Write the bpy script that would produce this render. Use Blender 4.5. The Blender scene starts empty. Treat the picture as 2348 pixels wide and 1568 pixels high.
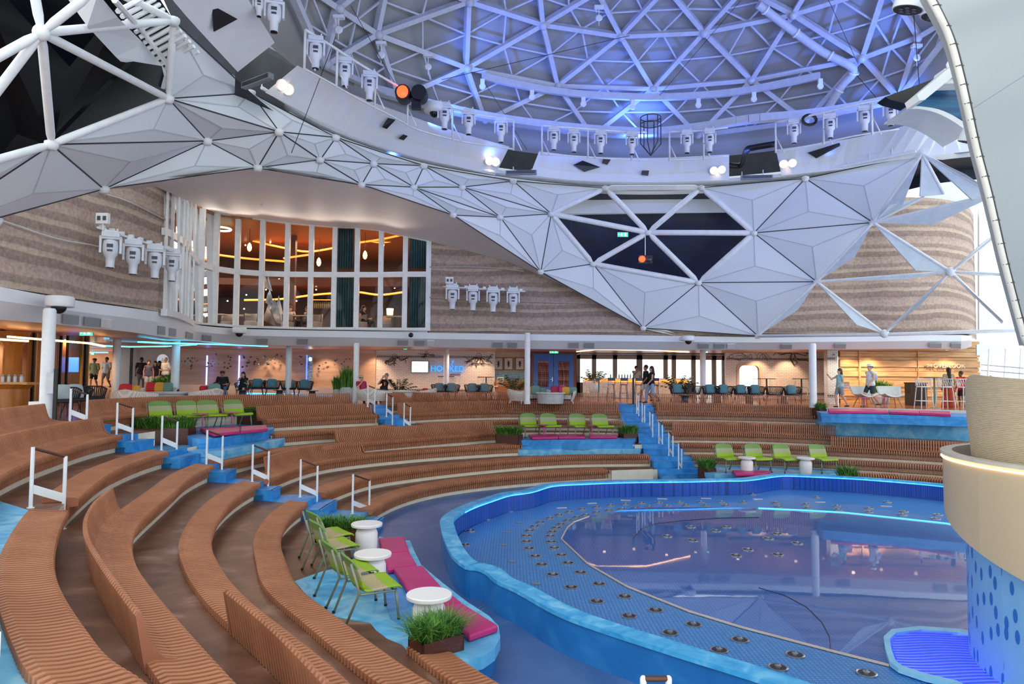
import bpy, bmesh, math, random
from mathutils import Vector, Matrix
random.seed(7)
D=bpy.data; C=bpy.context.scene.collection
# ------------------------------------------------------------ camera model
F_=1600.0; CX=1174.0; CY=784.0; HY=866.0; ROLL=0.008
PITCH=math.atan((HY-CY)/F_)
def ray(px,py):
    u=px-CX; v=CY-py
    U=u*math.cos(ROLL)-v*math.sin(ROLL); V=u*math.sin(ROLL)+v*math.cos(ROLL)
    a,b=U/F_,V/F_; cp,sp=math.cos(PITCH),math.sin(PITCH)
    return Vector((a,cp-b*sp,sp+b*cp))
def atz(px,py,z):
    d=ray(px,py); return d*(z/d.z)
def aty(px,py,y):
    d=ray(px,py); return d*(y/d.y)
def proj(p):
    cp,sp=math.cos(PITCH),math.sin(PITCH)
    Y=p[1]*cp+p[2]*sp; Z=-p[1]*sp+p[2]*cp
    if Y<0.05: return (-9999,9999)
    U=p[0]/Y*F_; V=Z/Y*F_
    u=U*math.cos(ROLL)+V*math.sin(ROLL); v=-U*math.sin(ROLL)+V*math.cos(ROLL)
    return CX+u,CY-v
cam=D.cameras.new('camera'); co=D.objects.new('camera',cam); C.objects.link(co)
cam.sensor_width=36; cam.lens=36*F_/2348; cam.clip_start=.05; cam.clip_end=500
fw=ray(CX,CY); up=Vector((0,0,1)); right=fw.cross(up).normalized(); upv=right.cross(fw).normalized()
# roll: world up appears tilted by ROLL to the right
r2=right*math.cos(ROLL)-upv*math.sin(ROLL); u2=upv*math.cos(ROLL)+right*math.sin(ROLL)
r2,u2=(ray(CX+F_,CY)-fw).normalized(),(ray(CX,CY-F_)-fw).normalized()
M3=Matrix((r2,u2,-fw.normalized())).transposed(); co.matrix_world=M3.to_4x4()
sc=bpy.context.scene; sc.camera=co
sc.view_settings.view_transform='Standard'; sc.view_settings.look='None'; sc.view_settings.gamma=1; sc.view_settings.exposure=0.3
# ------------------------------------------------------------ materials
MT={}
def srgb(h):
    if isinstance(h,str):
        h=h.lstrip('#'); c=[int(h[i:i+2],16)/255 for i in (0,2,4)]
    else: c=h
    return tuple((x/12.92 if x<=.04045 else ((x+.055)/1.055)**2.4) for x in c)
def mat(name,col,rough=.5,metal=0,emit=None,es=1,col2=None,scale=4,detail=3,stretch=None,bump=0,bscale=40,spec=.5,trans=0,alpha=1,noise=True):
    if name in MT: return MT[name]
    m=D.materials.new(name); m.use_nodes=True; nt=m.node_tree; N=nt.nodes; L=nt.links
    b=N['Principled BSDF']; c=srgb(col)
    b.inputs['Base Color'].default_value=(*c,1); b.inputs['Roughness'].default_value=rough; b.inputs['Metallic'].default_value=metal
    b.inputs['Specular IOR Level'].default_value=spec
    if trans: b.inputs['Transmission Weight'].default_value=trans
    if alpha<1: b.inputs['Alpha'].default_value=alpha
    if emit: b.inputs['Emission Color'].default_value=(*srgb(emit),1); b.inputs['Emission Strength'].default_value=es
    tc=N.new('ShaderNodeTexCoord'); mp=N.new('ShaderNodeMapping'); L.new(tc.outputs['Object'],mp.inputs[0])
    if stretch: mp.inputs['Scale'].default_value=stretch
    if noise:
        n=N.new('ShaderNodeTexNoise'); n.inputs['Scale'].default_value=scale; n.inputs['Detail'].default_value=detail; L.new(mp.outputs[0],n.inputs['Vector'])
        mx=N.new('ShaderNodeMix'); mx.data_type='RGBA'
        c2=srgb(col2) if col2 else tuple(x*.9 for x in c)
        mx.inputs['A'].default_value=(*c,1); mx.inputs['B'].default_value=(*c2,1)
        rp=N.new('ShaderNodeMapRange'); rp.inputs[1].default_value=.35; rp.inputs[2].default_value=.65
        L.new(n.outputs[0],rp.inputs[0]); L.new(rp.outputs[0],mx.inputs['Factor']); L.new(mx.outputs['Result'],b.inputs['Base Color'])
    if bump:
        n2=N.new('ShaderNodeTexNoise'); n2.inputs['Scale'].default_value=bscale; L.new(mp.outputs[0],n2.inputs['Vector'])
        bp=N.new('ShaderNodeBump'); bp.inputs['Strength'].default_value=bump; bp.inputs['Distance'].default_value=.01
        L.new(n2.outputs[0],bp.inputs['Height']); L.new(bp.outputs[0],b.inputs['Normal'])
    MT[name]=m; return m
def node_mat(name,fn):
    if name in MT: return MT[name]
    m=D.materials.new(name); m.use_nodes=True; nt=m.node_tree
    fn(nt,nt.nodes,nt.links,nt.nodes['Principled BSDF']); MT[name]=m; return m
def mth(N,L,op,a,b=None,c=None):
    n=N.new('ShaderNodeMath'); n.operation=op
    for i,x in enumerate((a,b,c)):
        if x is None: continue
        if isinstance(x,(int,float)): n.inputs[i].default_value=x
        else: L.new(x,n.inputs[i])
    return n.outputs[0]
def ramp(N,L,fac,stops,interp='LINEAR'):
    r=N.new('ShaderNodeValToRGB'); r.color_ramp.interpolation=interp
    e=r.color_ramp.elements
    while len(e)<len(stops): e.new(.5)
    for el,(p,c) in zip(e,stops): el.position=p; el.color=(*srgb(c),1)
    L.new(fac,r.inputs[0]); return r.outputs[0]
# ------------------------------------------------------------ mesh building
class MB:
    def __init__(s): s.v=[]; s.f=[]; s.mi=[]; s.m=0
    def add(s,vs,fs):
        o=len(s.v); s.v.extend([tuple(v) for v in vs])
        for f in fs: s.f.append(tuple(i+o for i in f)); s.mi.append(s.m)
        return s
    def box(s,c,d,rz=0,M=None):
        x,y,z=d[0]/2,d[1]/2,d[2]/2
        vs=[Vector((a*x,b*y,e*z)) for e in(-1,1) for b in(-1,1) for a in(-1,1)]
        if M is None: M=Matrix.Rotation(rz,3,'Z')
        vs=[M@v+Vector(c) for v in vs]
        return s.add(vs,[(0,2,3,1),(4,5,7,6),(0,1,5,4),(2,6,7,3),(0,4,6,2),(1,3,7,5)])
    def bar(s,a,b,w,h,upv=(0,0,1)):
        a=Vector(a);b=Vector(b);d=(b-a); l=d.length
        if l<1e-6: return s
        y=d/l; x=y.cross(Vector(upv))
        if x.length<1e-4: x=y.cross(Vector((1,0,0)))
        x.normalize(); z=x.cross(y)
        M=Matrix((x,y,z)).transposed()
        return s.box((a+b)/2,(w,l,h),M=M)
    def tube(s,path,r,n=8,caps=True):
        P=[Vector(p) for p in path]; m=len(P); R=r if isinstance(r,(list,tuple)) else [r]*m
        o=len(s.v); pv=None; vs=[];fs=[]
        for i,p in enumerate(P):
            t=(P[min(i+1,m-1)]-P[max(i-1,0)]); t.normalize()
            if pv is None:
                pv=t.cross(Vector((0,0,1)))
                if pv.length<.01: pv=t.cross(Vector((1,0,0)))
            pv=(pv-t*pv.dot(t)); pv.normalize(); q=t.cross(pv)
            for k in range(n):
                a=2*math.pi*k/n; vs.append(p+(pv*math.cos(a)+q*math.sin(a))*R[i])
        for i in range(m-1):
            for k in range(n):
                k2=(k+1)%n; fs.append((i*n+k,i*n+k2,(i+1)*n+k2,(i+1)*n+k))
        if caps: fs.append(tuple(range(n))[::-1]); fs.append(tuple((m-1)*n+k for k in range(n)))
        return s.add(vs,fs)
    def lathe(s,prof,c=(0,0,0),n=20,M=None):
        vs=[];fs=[];m=len(prof)
        for r,z in prof:
            for k in range(n):
                a=2*math.pi*k/n; v=Vector((r*math.cos(a),r*math.sin(a),z))
                if M is not None: v=M@v
                vs.append(v+Vector(c))
        for i in range(m-1):
            for k in range(n):
                k2=(k+1)%n; fs.append((i*n+k,i*n+k2,(i+1)*n+k2,(i+1)*n+k))
        fs.append(tuple(range(n))[::-1]); fs.append(tuple((m-1)*n+k for k in range(n)))
        return s.add(vs,fs)
    def ball(s,c,r,n=10,m=6,sc=(1,1,1)):
        vs=[];fs=[];c=Vector(c)
        for i in range(1,m):
            for k in range(n):
                a=2*math.pi*k/n;b=math.pi*i/m
                vs.append(c+Vector((r*sc[0]*math.sin(b)*math.cos(a),r*sc[1]*math.sin(b)*math.sin(a),r*sc[2]*math.cos(b))))
        vs.append(c+Vector((0,0,r*sc[2])));vs.append(c-Vector((0,0,r*sc[2])))
        T=len(vs)-2
        for i in range(m-2):
            for k in range(n):
                k2=(k+1)%n; fs.append((i*n+k,(i+1)*n+k,(i+1)*n+k2,i*n+k2))
        for k in range(n):
            fs.append((T,k,(k+1)%n)); fs.append((T+1,(m-2)*n+(k+1)%n,(m-2)*n+k))
        return s.add(vs,fs)
    def prism(s,poly,z0,z1):
        n=len(poly); vs=[(p[0],p[1],z0) for p in poly]+[(p[0],p[1],z1) for p in poly]
        fs=[tuple(range(n))[::-1],tuple(range(n,2*n))]+[(i,(i+1)%n,n+(i+1)%n,n+i) for i in range(n)]
        return s.add(vs,fs)
    def slab(s,pts,th):          # polygon (3d, planar-ish) thickened along its normal (away from the camera)
        P=[Vector(p) for p in pts]; n=len(P); nr=Vector((0,0,0))
        for i in range(n): nr+=(P[i]).cross(P[(i+1)%n])
        nr.normalize()
        if nr.dot(P[0])<0: nr=-nr
        vs=P+[p+nr*th for p in P]
        return s.add(vs,[tuple(range(n))]+[tuple(range(n,2*n))[::-1]]+[(i,n+i,n+(i+1)%n,(i+1)%n) for i in range(n)])
    def loft(s,A,B,closed=False):
        n=len(A); o=[*A,*B]
        return s.add(o,[(i,(i+1)%n,n+(i+1)%n,n+i) for i in range(n if closed else n-1)])
    def strip(s,rows):           # list of polylines of equal length
        n=len(rows[0]); vs=[p for r in rows for p in r]; fs=[]
        for j in range(len(rows)-1):
            for i in range(n-1): fs.append((j*n+i,j*n+i+1,(j+1)*n+i+1,(j+1)*n+i))
        return s.add(vs,fs)
    def build(s,name,m,parent=None,smooth=False,angle=None,solid=0,sub=0):
        me=D.meshes.new(name); me.from_pydata(s.v,[],s.f)
        ms=m if isinstance(m,(list,tuple)) else [m]
        for x in ms: me.materials.append(x)
        if len(ms)>1:
            me.polygons.foreach_set('material_index',s.mi)
        bm=bmesh.new(); bm.from_mesh(me); bmesh.ops.recalc_face_normals(bm,faces=bm.faces); bm.to_mesh(me); bm.free()
        if smooth:
            me.polygons.foreach_set('use_smooth',[True]*len(me.polygons))
            if angle is not None: me.set_sharp_from_angle(angle=math.radians(angle))
        me.update()
        o=D.objects.new(name,me); C.objects.link(o)
        if parent is not None: o.parent=parent
        if solid:
            q=o.modifiers.new('solid','SOLIDIFY'); q.thickness=solid; q.offset=0
        if sub:
            q=o.modifiers.new('sub','SUBSURF'); q.levels=sub; q.render_levels=sub
        return o
def thing(name,label,cat,loc=(0,0,0),rz=0,group=None):
    o=D.objects.new(name,None); C.objects.link(o); o.location=loc; o.rotation_euler=(0,0,rz); o.empty_display_size=.1
    o['label']=label; o['category']=cat
    if group: o['group']=group
    return o
def tag(o,label,cat,group=None,kind=None):
    o['label']=label; o['category']=cat
    if group: o['group']=group
    if kind: o['kind']=kind
    return o
def struct(o): o['kind']='structure'; return o
def copy_tree(o,parent=None):
    c=o.copy(); C.objects.link(c)
    if parent is not None: c.parent=parent
    for ch in list(o.children): copy_tree(ch,c)
    return c
class Proto:      # first use places the original, later uses copy it
    def __init__(s,fn): s.fn=fn; s.o=None
    def put(s,loc,rz,label,group=None,scale=None):
        if s.o is None: s.o=s.fn(); o=s.o
        else: o=copy_tree(s.o)
        o.location=loc; o.rotation_euler=(0,0,rz); o['label']=label
        if scale: o.scale=(scale,)*3
        if group: o['group']=group
        elif 'group' in o: del o['group']
        return o
def catmull(pts,n=12):
    P=[Vector((*p,0)) if len(p)==2 else Vector(p) for p in pts]; P=[P[0]*2-P[1]]+P+[P[-1]*2-P[-2]]; out=[]
    for i in range(1,len(P)-2):
        for k in range(n):
            t=k/n; a,b,c,d=P[i-1:i+3]
            out.append(.5*((2*b)+(c-a)*t+(2*a-5*b+4*c-d)*t*t+(3*b-a-3*c+d)*t**3))
    out.append(P[-2]); return out
def offset(pl,d):      # 2d offset, + is to the left of travel
    out=[]; n=len(pl)
    for i,p in enumerate(pl):
        t=pl[min(i+1,n-1)]-pl[max(i-1,0)]; t.z=0; t.normalize(); out.append(p+Vector((-t.y,t.x,0))*d)
    return out
def resample(pl,step):
    out=[pl[0].copy()]; acc=0
    for a,b in zip(pl,pl[1:]):
        l=(b-a).length
        while acc+l>=step:
            t=(step-acc)/l; a=a+(b-a)*t; out.append(a.copy()); l=(b-a).length; acc=0
        acc+=l
    return out
def setz(pl,z): return [Vector((p.x,p.y,z)) for p in pl]
# ------------------------------------------------------------ palette
def brownfloor(nt,N,L,b):
    tc=N.new('ShaderNodeTexCoord'); n=N.new('ShaderNodeTexNoise'); n.inputs['Scale'].default_value=1.1; n.inputs['Detail'].default_value=7; n.inputs['Distortion'].default_value=1.6
    L.new(tc.outputs['Object'],n.inputs['Vector'])
    c=ramp(N,L,n.outputs[0],[(.28,'523526'),(.48,'6e4733'),(.6,'7a543f'),(.68,'8f6f5e'),(.78,'a08474')])
    L.new(c,b.inputs['Base Color']); b.inputs['Roughness'].default_value=.42
m_brown=node_mat('stained_brown_floor',brownfloor)
def bluefloor(cols,sc_=2.2,r=.4):
    def fn(nt,N,L,b):
        tc=N.new('ShaderNodeTexCoord'); n=N.new('ShaderNodeTexNoise'); n.inputs['Scale'].default_value=sc_; n.inputs['Detail'].default_value=6; n.inputs['Distortion'].default_value=1.2
        L.new(tc.outputs['Object'],n.inputs['Vector'])
        c=ramp(N,L,n.outputs[0],[(.3,cols[0]),(.52,cols[1]),(.72,cols[2])]); L.new(c,b.inputs['Base Color']); b.inputs['Roughness'].default_value=r
    return fn
m_blue=node_mat('bright_blue_resin',bluefloor(('1f7cc0','3394da','4aa6e4')))
m_lblue=node_mat('light_blue_resin',bluefloor(('3f9fd6','6cbbe2','9ad2ea')))
m_pblue=node_mat('pale_blue_resin',bluefloor(('7cc3e4','92cfe9','a5d9ee')))
m_slate=node_mat('slate_blue_resin',bluefloor(('3a5d92','4a6a9c','5f7fae'),.5))
m_deep=node_mat('deep_blue_resin',bluefloor(('1b66a8','2474b8','3384c4'),1.2))
m_rim=node_mat('marbled_blue_rim',bluefloor(('2a93cf','4fb0e0','86cbea'),3))
m_cream=mat('cream_riser','e6dcc6',.6,col2='dcd2bc')
m_slat=mat('brown_slat','b97c58',.5,col2='a86c4b',scale=1.5,spec=.4)
m_slatend=mat('brown_bench_end','a8694a',.5)
m_dkred=mat('dark_red_rail','5c2718',.5)
m_white=mat('white_paint','eef0f0',.4,col2='e4e7e8')
m_panel=mat('matt_white_panel','e3e6e9',.6,col2='dde1e5',scale=.5)
m_black=mat('black_metal','141414',.45)
m_grey=mat('grey_metal','8d9298',.4,metal=.3)
m_dark=mat('dark_void','0d1016',.35)
m_handwood=mat('dark_wood_grip','5a3526',.45)
# ------------------------------------------------------------ arena curves (plan), from near left, round the far side, to the right
R_=.37; H0=-1.15
Z=[H0-R_*k for k in range(8)]
CV={
1:[(-3.9,4.6),(-5.3,6.3),(-6.9,8.2),(-8.0,9.9),(-8.9,11.9),(-10.1,15.2),(-10.8,18.3),(-10.9,20.8),(-10.1,23.6),(-8.6,25.8),(-6.6,27.9),(-4.9,29.3),(-3.6,30.9),(-1.8,32.0),(0.5,32.7),(6.3,32.1),(10.5,31.3),(13,30.2),(16.5,28.7),(20,26.6)],
2:[(-3.0,4.2),(-4.3,5.8),(-5.9,7.7),(-7.0,9.2),(-7.9,10.9),(-8.8,13.4),(-9.6,16.8),(-9.4,20.5),(-8.2,23.8),(-6.7,25.7),(-5.1,27.2),(-4.1,28.4),(-3.0,29.7),(-1.4,30.9),(0.5,31.6),(6.4,31.1),(10.5,30.3),(13,29.3),(16,27.9),(19.4,25.8)],
3:[(-1.7,3.65),(-2.32,4.22),(-2.98,4.83),(-4.48,6.68),(-5.95,9.15),(-6.95,11.3),(-7.9,13.9),(-8.45,17.0),(-8.2,20.4),(-7.3,22.7),(-6.0,24.4),(-4.5,26.2),(-2.8,28.2),(-.8,29.8),(2,30.4),(6.4,29.9),(10,29.6),(12.8,28.3),(15.8,27.2),(18.8,25.1)],
4:[(-1.3,4.1),(-2.2,5.2),(-3.0,6.2),(-3.7,7.1),(-4.5,8.2),(-5.2,9.4),(-5.8,10.8),(-6.6,13.5),(-7.2,15.6),(-7.5,17.6),(-7.4,19.0),(-7.0,20.8),(-5.1,23.6),(-3.6,25.4),(-1.8,27.3),(-.6,28.4),(2,29.2),(6.8,29.0),(10,28.7),(12.4,27.6),(15.2,26.2),(18.2,24.3)],
5:[(-.6,4.7),(-1.5,6.0),(-2.1,6.8),(-3.2,8.2),(-4.1,9.6),(-4.9,11.2),(-5.7,13.7),(-6.15,16.2),(-6.2,18.6),(-6.0,20.9),(-5.3,22.6),(-3.4,24.7),(-1.2,26.3),(.2,27.1),(3,28.0),(6.9,28.0),(10,27.7),(12.1,26.9),(15,25.4),(17.6,23.4)],
6:[(.5,5.2),(-.3,6.2),(-1.1,7.1),(-2.2,8.6),(-3.1,9.9),(-3.7,11.2),(-4.35,12.9),(-4.8,15.0),(-4.9,17.0),(-4.7,19.2),(-4.2,21.1),(-3.2,22.5),(-1.7,24.0),(0.2,25.5),(2.3,26.6),(5.4,27.1),(7.2,27.1),(9.6,26.8),(11.8,26.0),(14.5,24.6),(17,22.5)],
7:[(1.6,5.6),(.9,6.4),(-.15,7.6),(-.85,8.6),(-1.9,10.4),(-2.7,12.4),(-3.3,14.6),(-3.65,16.8),(-3.5,18.5),(-3.2,20.0),(-2.6,21.4),(-1.5,22.8),(0.4,24.2),(3,25.5),(5.6,26.3),(7.6,26.4),(10,25.9),(12.9,24.8),(14.1,24.2),(16.5,21.8)]}
CV={k:resample(catmull(v,16),.02) for k,v in CV.items()}
def evenly(pl,n): 
    m=len(pl)-1; return [pl[round(i*m/(n-1))] for i in range(n)]
def idx(k,px,py,z,u=-.15):      # index on curve k whose bench nose projects closest to the pixel
    pl=CV[k]; best=0;bd=1e18
    for i in range(0,len(pl),3):
        q=proj((pl[i].x,pl[i].y,z)); d=(q[0]-px)**2+(q[1]-py)**2
        if d<bd: bd=d;best=i
    return best
def nearest_y(k,x,y):
    return min(range(0,len(CV[k]),2),key=lambda i:(CV[k][i].x-x)**2+(CV[k][i].y-y)**2)
# terraces: tread k between riser k (outer) and riser k+1 (inner)
NS=260
POD=lambda p:325<proj((p.x,p.y,-1.7))[0]<615 and p.x<-6 and 18.9<p.y<26.5
for k in range(1,7):
    # match inner to outer by nearest normalised length
    A=evenly(CV[k],NS); B=evenly(CV[k+1],NS)
    mb=MB().strip([setz(A,Z[k]),setz(B,Z[k])])
    if k in(1,2): mb.f=[f for f in mb.f if not POD(Vector(mb.v[f[1 if k==1 else 1]] if k==1 else mb.v[f[1]]))]; mb.mi=[0]*len(mb.f)
    struct(mb.build('floor',m_brown))
A=evenly(CV[1],NS);B=evenly(CV[4],NS);q_=[i for i in range(NS) if 290<proj((A[i].x,A[i].y,-1.7))[0]<690 and A[i].y>18]
struct(MB().strip([[Vector((*A[i].xy,-2.05)) for i in q_],[Vector((*B[i].xy,-2.64)) for i in q_]]).build('floor',m_brown))
for k in range(1,8):
    A=evenly(CV[k],NS); mb=MB().strip([setz(A,Z[k-1]),setz(A,Z[k]-.02)])
    if k==5: mb.f=[f for f in mb.f if not (1187<proj(mb.v[f[0]])[0]<1448)]; mb.mi=[0]*len(mb.f)
    if k in(2,3): mb.f=[f for f in mb.f if not POD(Vector(mb.v[f[0]]))]; mb.mi=[0]*len(mb.f)
    if k==1:
        B=[p for p in A if POD(p)]; mb.strip([setz(B,Z[1]),setz(B,Z[3])])
    struct(mb.build('wall_riser',m_cream))
CEN=Vector((5,17,0))
def far(pl,s): 
    return [CEN+(p-CEN)*s for p in pl]
A=evenly(CV[1],NS)
Bm=offset(A,2.0)
m_deckfloor=mat('polished_deck_floor','a06a4a',.18,col2='8a5a44',scale=.6,spec=.6)
Cm=[p+(p-CEN).normalized()*24 for p in Bm]
floor_deck=MB().strip([setz(A,Z[0]),setz(Bm,Z[0]),setz(Cm,Z[0]+.018*24)]).build('floor',m_deckfloor); struct(floor_deck)
_A1=evenly(CV[1],400)
def deckz(x,y):
    d=min(math.hypot(p.x-x,p.y-y) for p in _A1); return Z[0]+.018*max(0,d-2)
def deck(px,d):           # point on the deck seen at column px, at depth d
    p=aty(px,900,d); return Vector((p.x,d,deckz(p.x,d)))
# arena floor
A=evenly(CV[7],NS); o=MB(); o.add([(p.x,p.y,Z[7]) for p in A]+[(17,3,Z[7]),(2,3,Z[7])],[tuple(range(NS+2))]); struct(o.build('floor',m_slate))
# ------------------------------------------------------------ benches
SEAT=[(.30,.455),(.24,.465),(.12,.44),(0,.43),(-.11,.428),(-.15,.41),(-.165,.37),(-.155,.30),(-.045,.29),(-.045,.11),(-.004,.11),(-.004,.375),(.30,.375)]
BACK=[(.31,.375),(.39,.82),(.375,.845),(.345,.835),(.29,.63),(.25,.53),(.18,.47),(.08,.437),(.08,.41),(.25,.40)]
def slats(mb,pl,i0,i1,step,prof,th,zb):
    n=len(prof)
    for i in range(i0,i1+1,step):
        p=pl[i]; t=(pl[min(i+3,len(pl)-1)]-pl[max(i-3,0)]).normalized(); nr=Vector((-t.y,t.x,0))
        vs=[]
        for s in(-1,1):
            for u,z in prof: 
                q=p+nr*u+t*(s*th/2); vs.append((q.x,q.y,zb+z))
        mb.add(vs,[tuple(range(n)),tuple(range(n,2*n))[::-1]]+[(j,n+j,n+(j+1)%n,(j+1)%n) for j in range(n)])
def bench(k,a,b,backs,label,group=None,pitch=4):
    pl=CV[k]; zn=Z[k]+.42
    i0=a if isinstance(a,int) else idx(k,*a,zn); i1=b if isinstance(b,int) else idx(k,*b,zn)
    if i0>i1: i0,i1=i1,i0
    m=pl[(i0+i1)//2]
    r=thing('slatted_bench',label,'bench',(m.x,m.y,Z[k]),0,group)
    inv=Vector((m.x,m.y,Z[k]))
    def fin(mb,name,mt): 
        mb.v=[(v[0]-inv.x,v[1]-inv.y,v[2]-inv.z) for v in mb.v]; return mb.build(name,mt,r)
    mb=MB(); slats(mb,pl,i0+3,i1-3,pitch,SEAT,.044,Z[k]); fin(mb,'seat_slats',m_slat)
    for i in (i0,i1):
        mb=MB(); slats(mb,pl,i,i,1,SEAT,.04,Z[k]); fin(mb,'end_board',m_slatend)
    def line(u,z,j0=i0,j1=i1):
        out=[]
        for i in range(j0,j1+1,10):
            t=(pl[min(i+3,len(pl)-1)]-pl[max(i-3,0)]).normalized(); q=pl[i]+Vector((-t.y,t.x,0))*u; out.append((q.x,q.y,Z[k]+z))
        return out
    mb=MB(); mb.tube(line(-.03,.13),.012,5); mb.tube(line(-.03,.27),.012,5); fin(mb,'front_rail',m_dkred)
    for (a2,b2) in backs:
        # backrest ends are given as pixels on the top of the back, or indices
        def bi(q):
            if isinstance(q,int): return q
            best=0;bd=1e18
            for i in range(0,len(pl),3):
                t=(pl[min(i+3,len(pl)-1)]-pl[max(i-3,0)]).normalized(); w=pl[i]+Vector((-t.y,t.x,0))*.36
                s=proj((w.x,w.y,Z[k]+.84)); d=(s[0]-q[0])**2+(s[1]-q[1])**2
                if d<bd: bd=d;best=i
            return best
        j0,j1=sorted((bi(a2),bi(b2))); j0=max(j0,i0);j1=min(j1,i1)
        if j1-j0<8: continue
        mb=MB(); slats(mb,pl,j0+3,j1-3,pitch,BACK,.044,Z[k]); bo=fin(mb,'backrest',m_slat)
        mb=MB(); mb.tube(line(.33,.66,j0,j1),.011,5); o=fin(mb,'back_rail',m_dkred)
        for j in(j0,j1):
            mb=MB(); slats(mb,pl,j,j,1,BACK,.04,Z[k]); fin(mb,'back_end_board',m_slatend)
    return r
END={k:len(CV[k])-1 for k in CV}
g='slatted benches curving round the tiers'
bench(6,0,(692,1155),[],'brown slatted bench without a back, long near row behind the four green chairs')
bench(5,0,(586,1116),[(0,(500,1380))],'brown slatted bench whose back starts halfway down, bottom centre-left foreground row')
bench(4,0,(480,1078),[((262,1130),(290,1425))],'brown slatted bench with one short free-standing curved backrest in the left foreground')
bench(3,(160,1150),(373,1041),[],'short brown slatted bench beside the near white handrail at far left')
bench(3,0,(137,1180),[],'wide brown slatted bench at the bottom-left corner beside the bright blue floor')
bench(2,(-90,1130),(268,1010),[((-80,1060),(240,975))],'brown slatted bench with full backrest at left edge, second row from the deck')
bench(1,(-90,1040),(150,972),[((-80,985),(103,940))],'brown slatted bench with full backrest at left edge, top row below the white column')
bench(1,(213,970),(812,938),[((203,932),(806,905))],'long brown bench with backrest on the top row behind the left green chairs')
bench(2,(605,968),(866,958),[((540,940),(853,933))],'brown bench with backrest, second row, between left grass planter and blue stairs')
bench(3,(625,1005),(905,985),[],'backless brown bench on the third row right of the pale blue step')
bench(4,(503,1062),(1145,1000),[((770,992),(1130,960))],'brown bench whose right half has a backrest, ending at the middle planter box')
bench(5,(605,1107),(1192,1028),[((608,1050),(828,1015))],'brown bench whose left end has a backrest beside the blue stairs')
bench(6,(737,1137),(1488,1045),[],'long backless brown bench on the sixth row, running under the middle blue platform')
bench(7,(840,1170),(1392,1082),[],'lowest backless brown bench facing the pool, ending at the white block')
bench(1,(885,935),(1412,935),[((885,903),(1405,908))],'top-row brown bench with backrest in the centre, in front of the restaurant tables')
bench(2,(918,955),(1421,950),[((910,926),(1415,926))],'second-row brown bench with backrest in the centre, behind the middle green chairs')
bench(3,(965,975),(1430,972),[],'backless brown bench hidden behind the middle green chairs')
bench(1,(1498,935),(1872,940),[((1497,910),(1868,915))],'top-row brown bench with backrest to the right of the centre stairs, below dark armchairs')
bench(2,(1506,952),(1872,958),[((1507,928),(1868,935))],'second-row brown bench with tall backrest right of the centre stairs')
bench(3,(1522,975),(2230,992),[],'third-row backless brown bench right of the stairs, below the long magenta cushions')
bench(4,(1538,998),(2230,1012),[((1541,968),(1914,975))],'fourth-row brown bench with backrest on its left part, right of the stairs')
bench(5,(1563,1022),(2230,1043),[((1905,1003),(2230,1020))],'fifth-row brown bench with backrest on its right part, near the beige tower')
bench(6,(1588,1050),(2230,1075),[],'sixth-row backless brown bench behind the right-hand green chairs')
bench(7,(1925,1090),(2230,1108),[],'lowest brown bench on the right, just above the pool rim beside a grass planter')
bench(7,0,(970,1500),[],'short brown slatted bench at bottom centre in front of the near grass planter')
# brown topped block at the end of the lowest bench
a=idx(7,1400,1078,Z[7]+.4); b=idx(7,1505,1078,Z[7]+.4); pl=CV[7]
r=thing('seating_block','plain cream seating block with brown top at the right end of the lowest bench','bench',tuple(setz([pl[(a+b)//2]],Z[7])[0]))
seg=pl[a:b:12]; inn=offset(seg,-.12); out=offset(seg,.35); poly=inn+out[::-1]; c0=Vector(r.location)
poly=[p-Vector((c0.x,c0.y,0)) for p in poly]
MB().prism(poly,0,.40).build('base',m_cream,r); MB().prism(poly,.40,.43).build('top',m_brown,r)
# ------------------------------------------------------------ stairs
def tread_patch(k,a,b,a2,b2,m=m_blue):
    A=[CV[k][i] for i in [round(a+(b-a)*j/12) for j in range(13)]]; B=[CV[k+1][i] for i in [round(a2+(b2-a2)*j/12) for j in range(13)]]
    z=Z[k]+.004; struct(MB().strip([setz(A,z),setz(B,z)]).build('floor',m))
def stair(ks,Lp,Rp,name_label,nst=2,dep=.22):
    ix={}
    for k,l,r in zip(ks,Lp,Rp):
        ix[k]=(idx(k,*l,Z[k]+.4),idx(k,*r,Z[k]+.4))
    for k in ks:
        a,b=sorted(ix[k]); seg=[CV[k][round(a+(b-a)*j/10)] for j in range(11)]
        if k==ks[0]: r=thing('stair_flight',name_label,'stairs',(seg[5].x,seg[5].y,Z[ks[-1]]))
        mb=MB()
        for s in range(1,nst+1):
            d=dep*(nst+1-s); top=Z[k-1]-R_*s/(nst+1)
            mb.prism(offset(seg,.02)+offset(seg,-d)[::-1],Z[k],top)
            mb.prism(offset(seg,-d+.03)+offset(seg,-d-.025)[::-1],top-.03,top)   # nosing
        mb.prism(offset(seg,.05)+offset(seg,-.03)[::-1],Z[k],Z[k-1]+.003)
        mb.v=[tuple(Vector(v)-Vector(r.location)) for v in mb.v]; mb.build('steps',m_blue,r)
    kk=list(ks)
    for k in kk:
        a,b=sorted(ix[k])
        if k+1 in ix: a2,b2=sorted(ix[k+1])
        else: continue
        tread_patch(k,a,b,a2,b2)
    return ix
stair(range(1,8),[(150,972),(268,1008),(373,1040),(480,1078),(586,1116),(692,1155),(800,1192)],
 [(215,970),(318,1010),(430,1040),(505,1062),(607,1107),(737,1137),(840,1170)],'bright blue stepped aisle descending between the left benches, edged by white handrails')
stair(range(1,4),[(814,938),(867,958),(906,985)],[(884,935),(917,955),(964,975)],'short bright blue stair left of centre, between two bench blocks')
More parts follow.
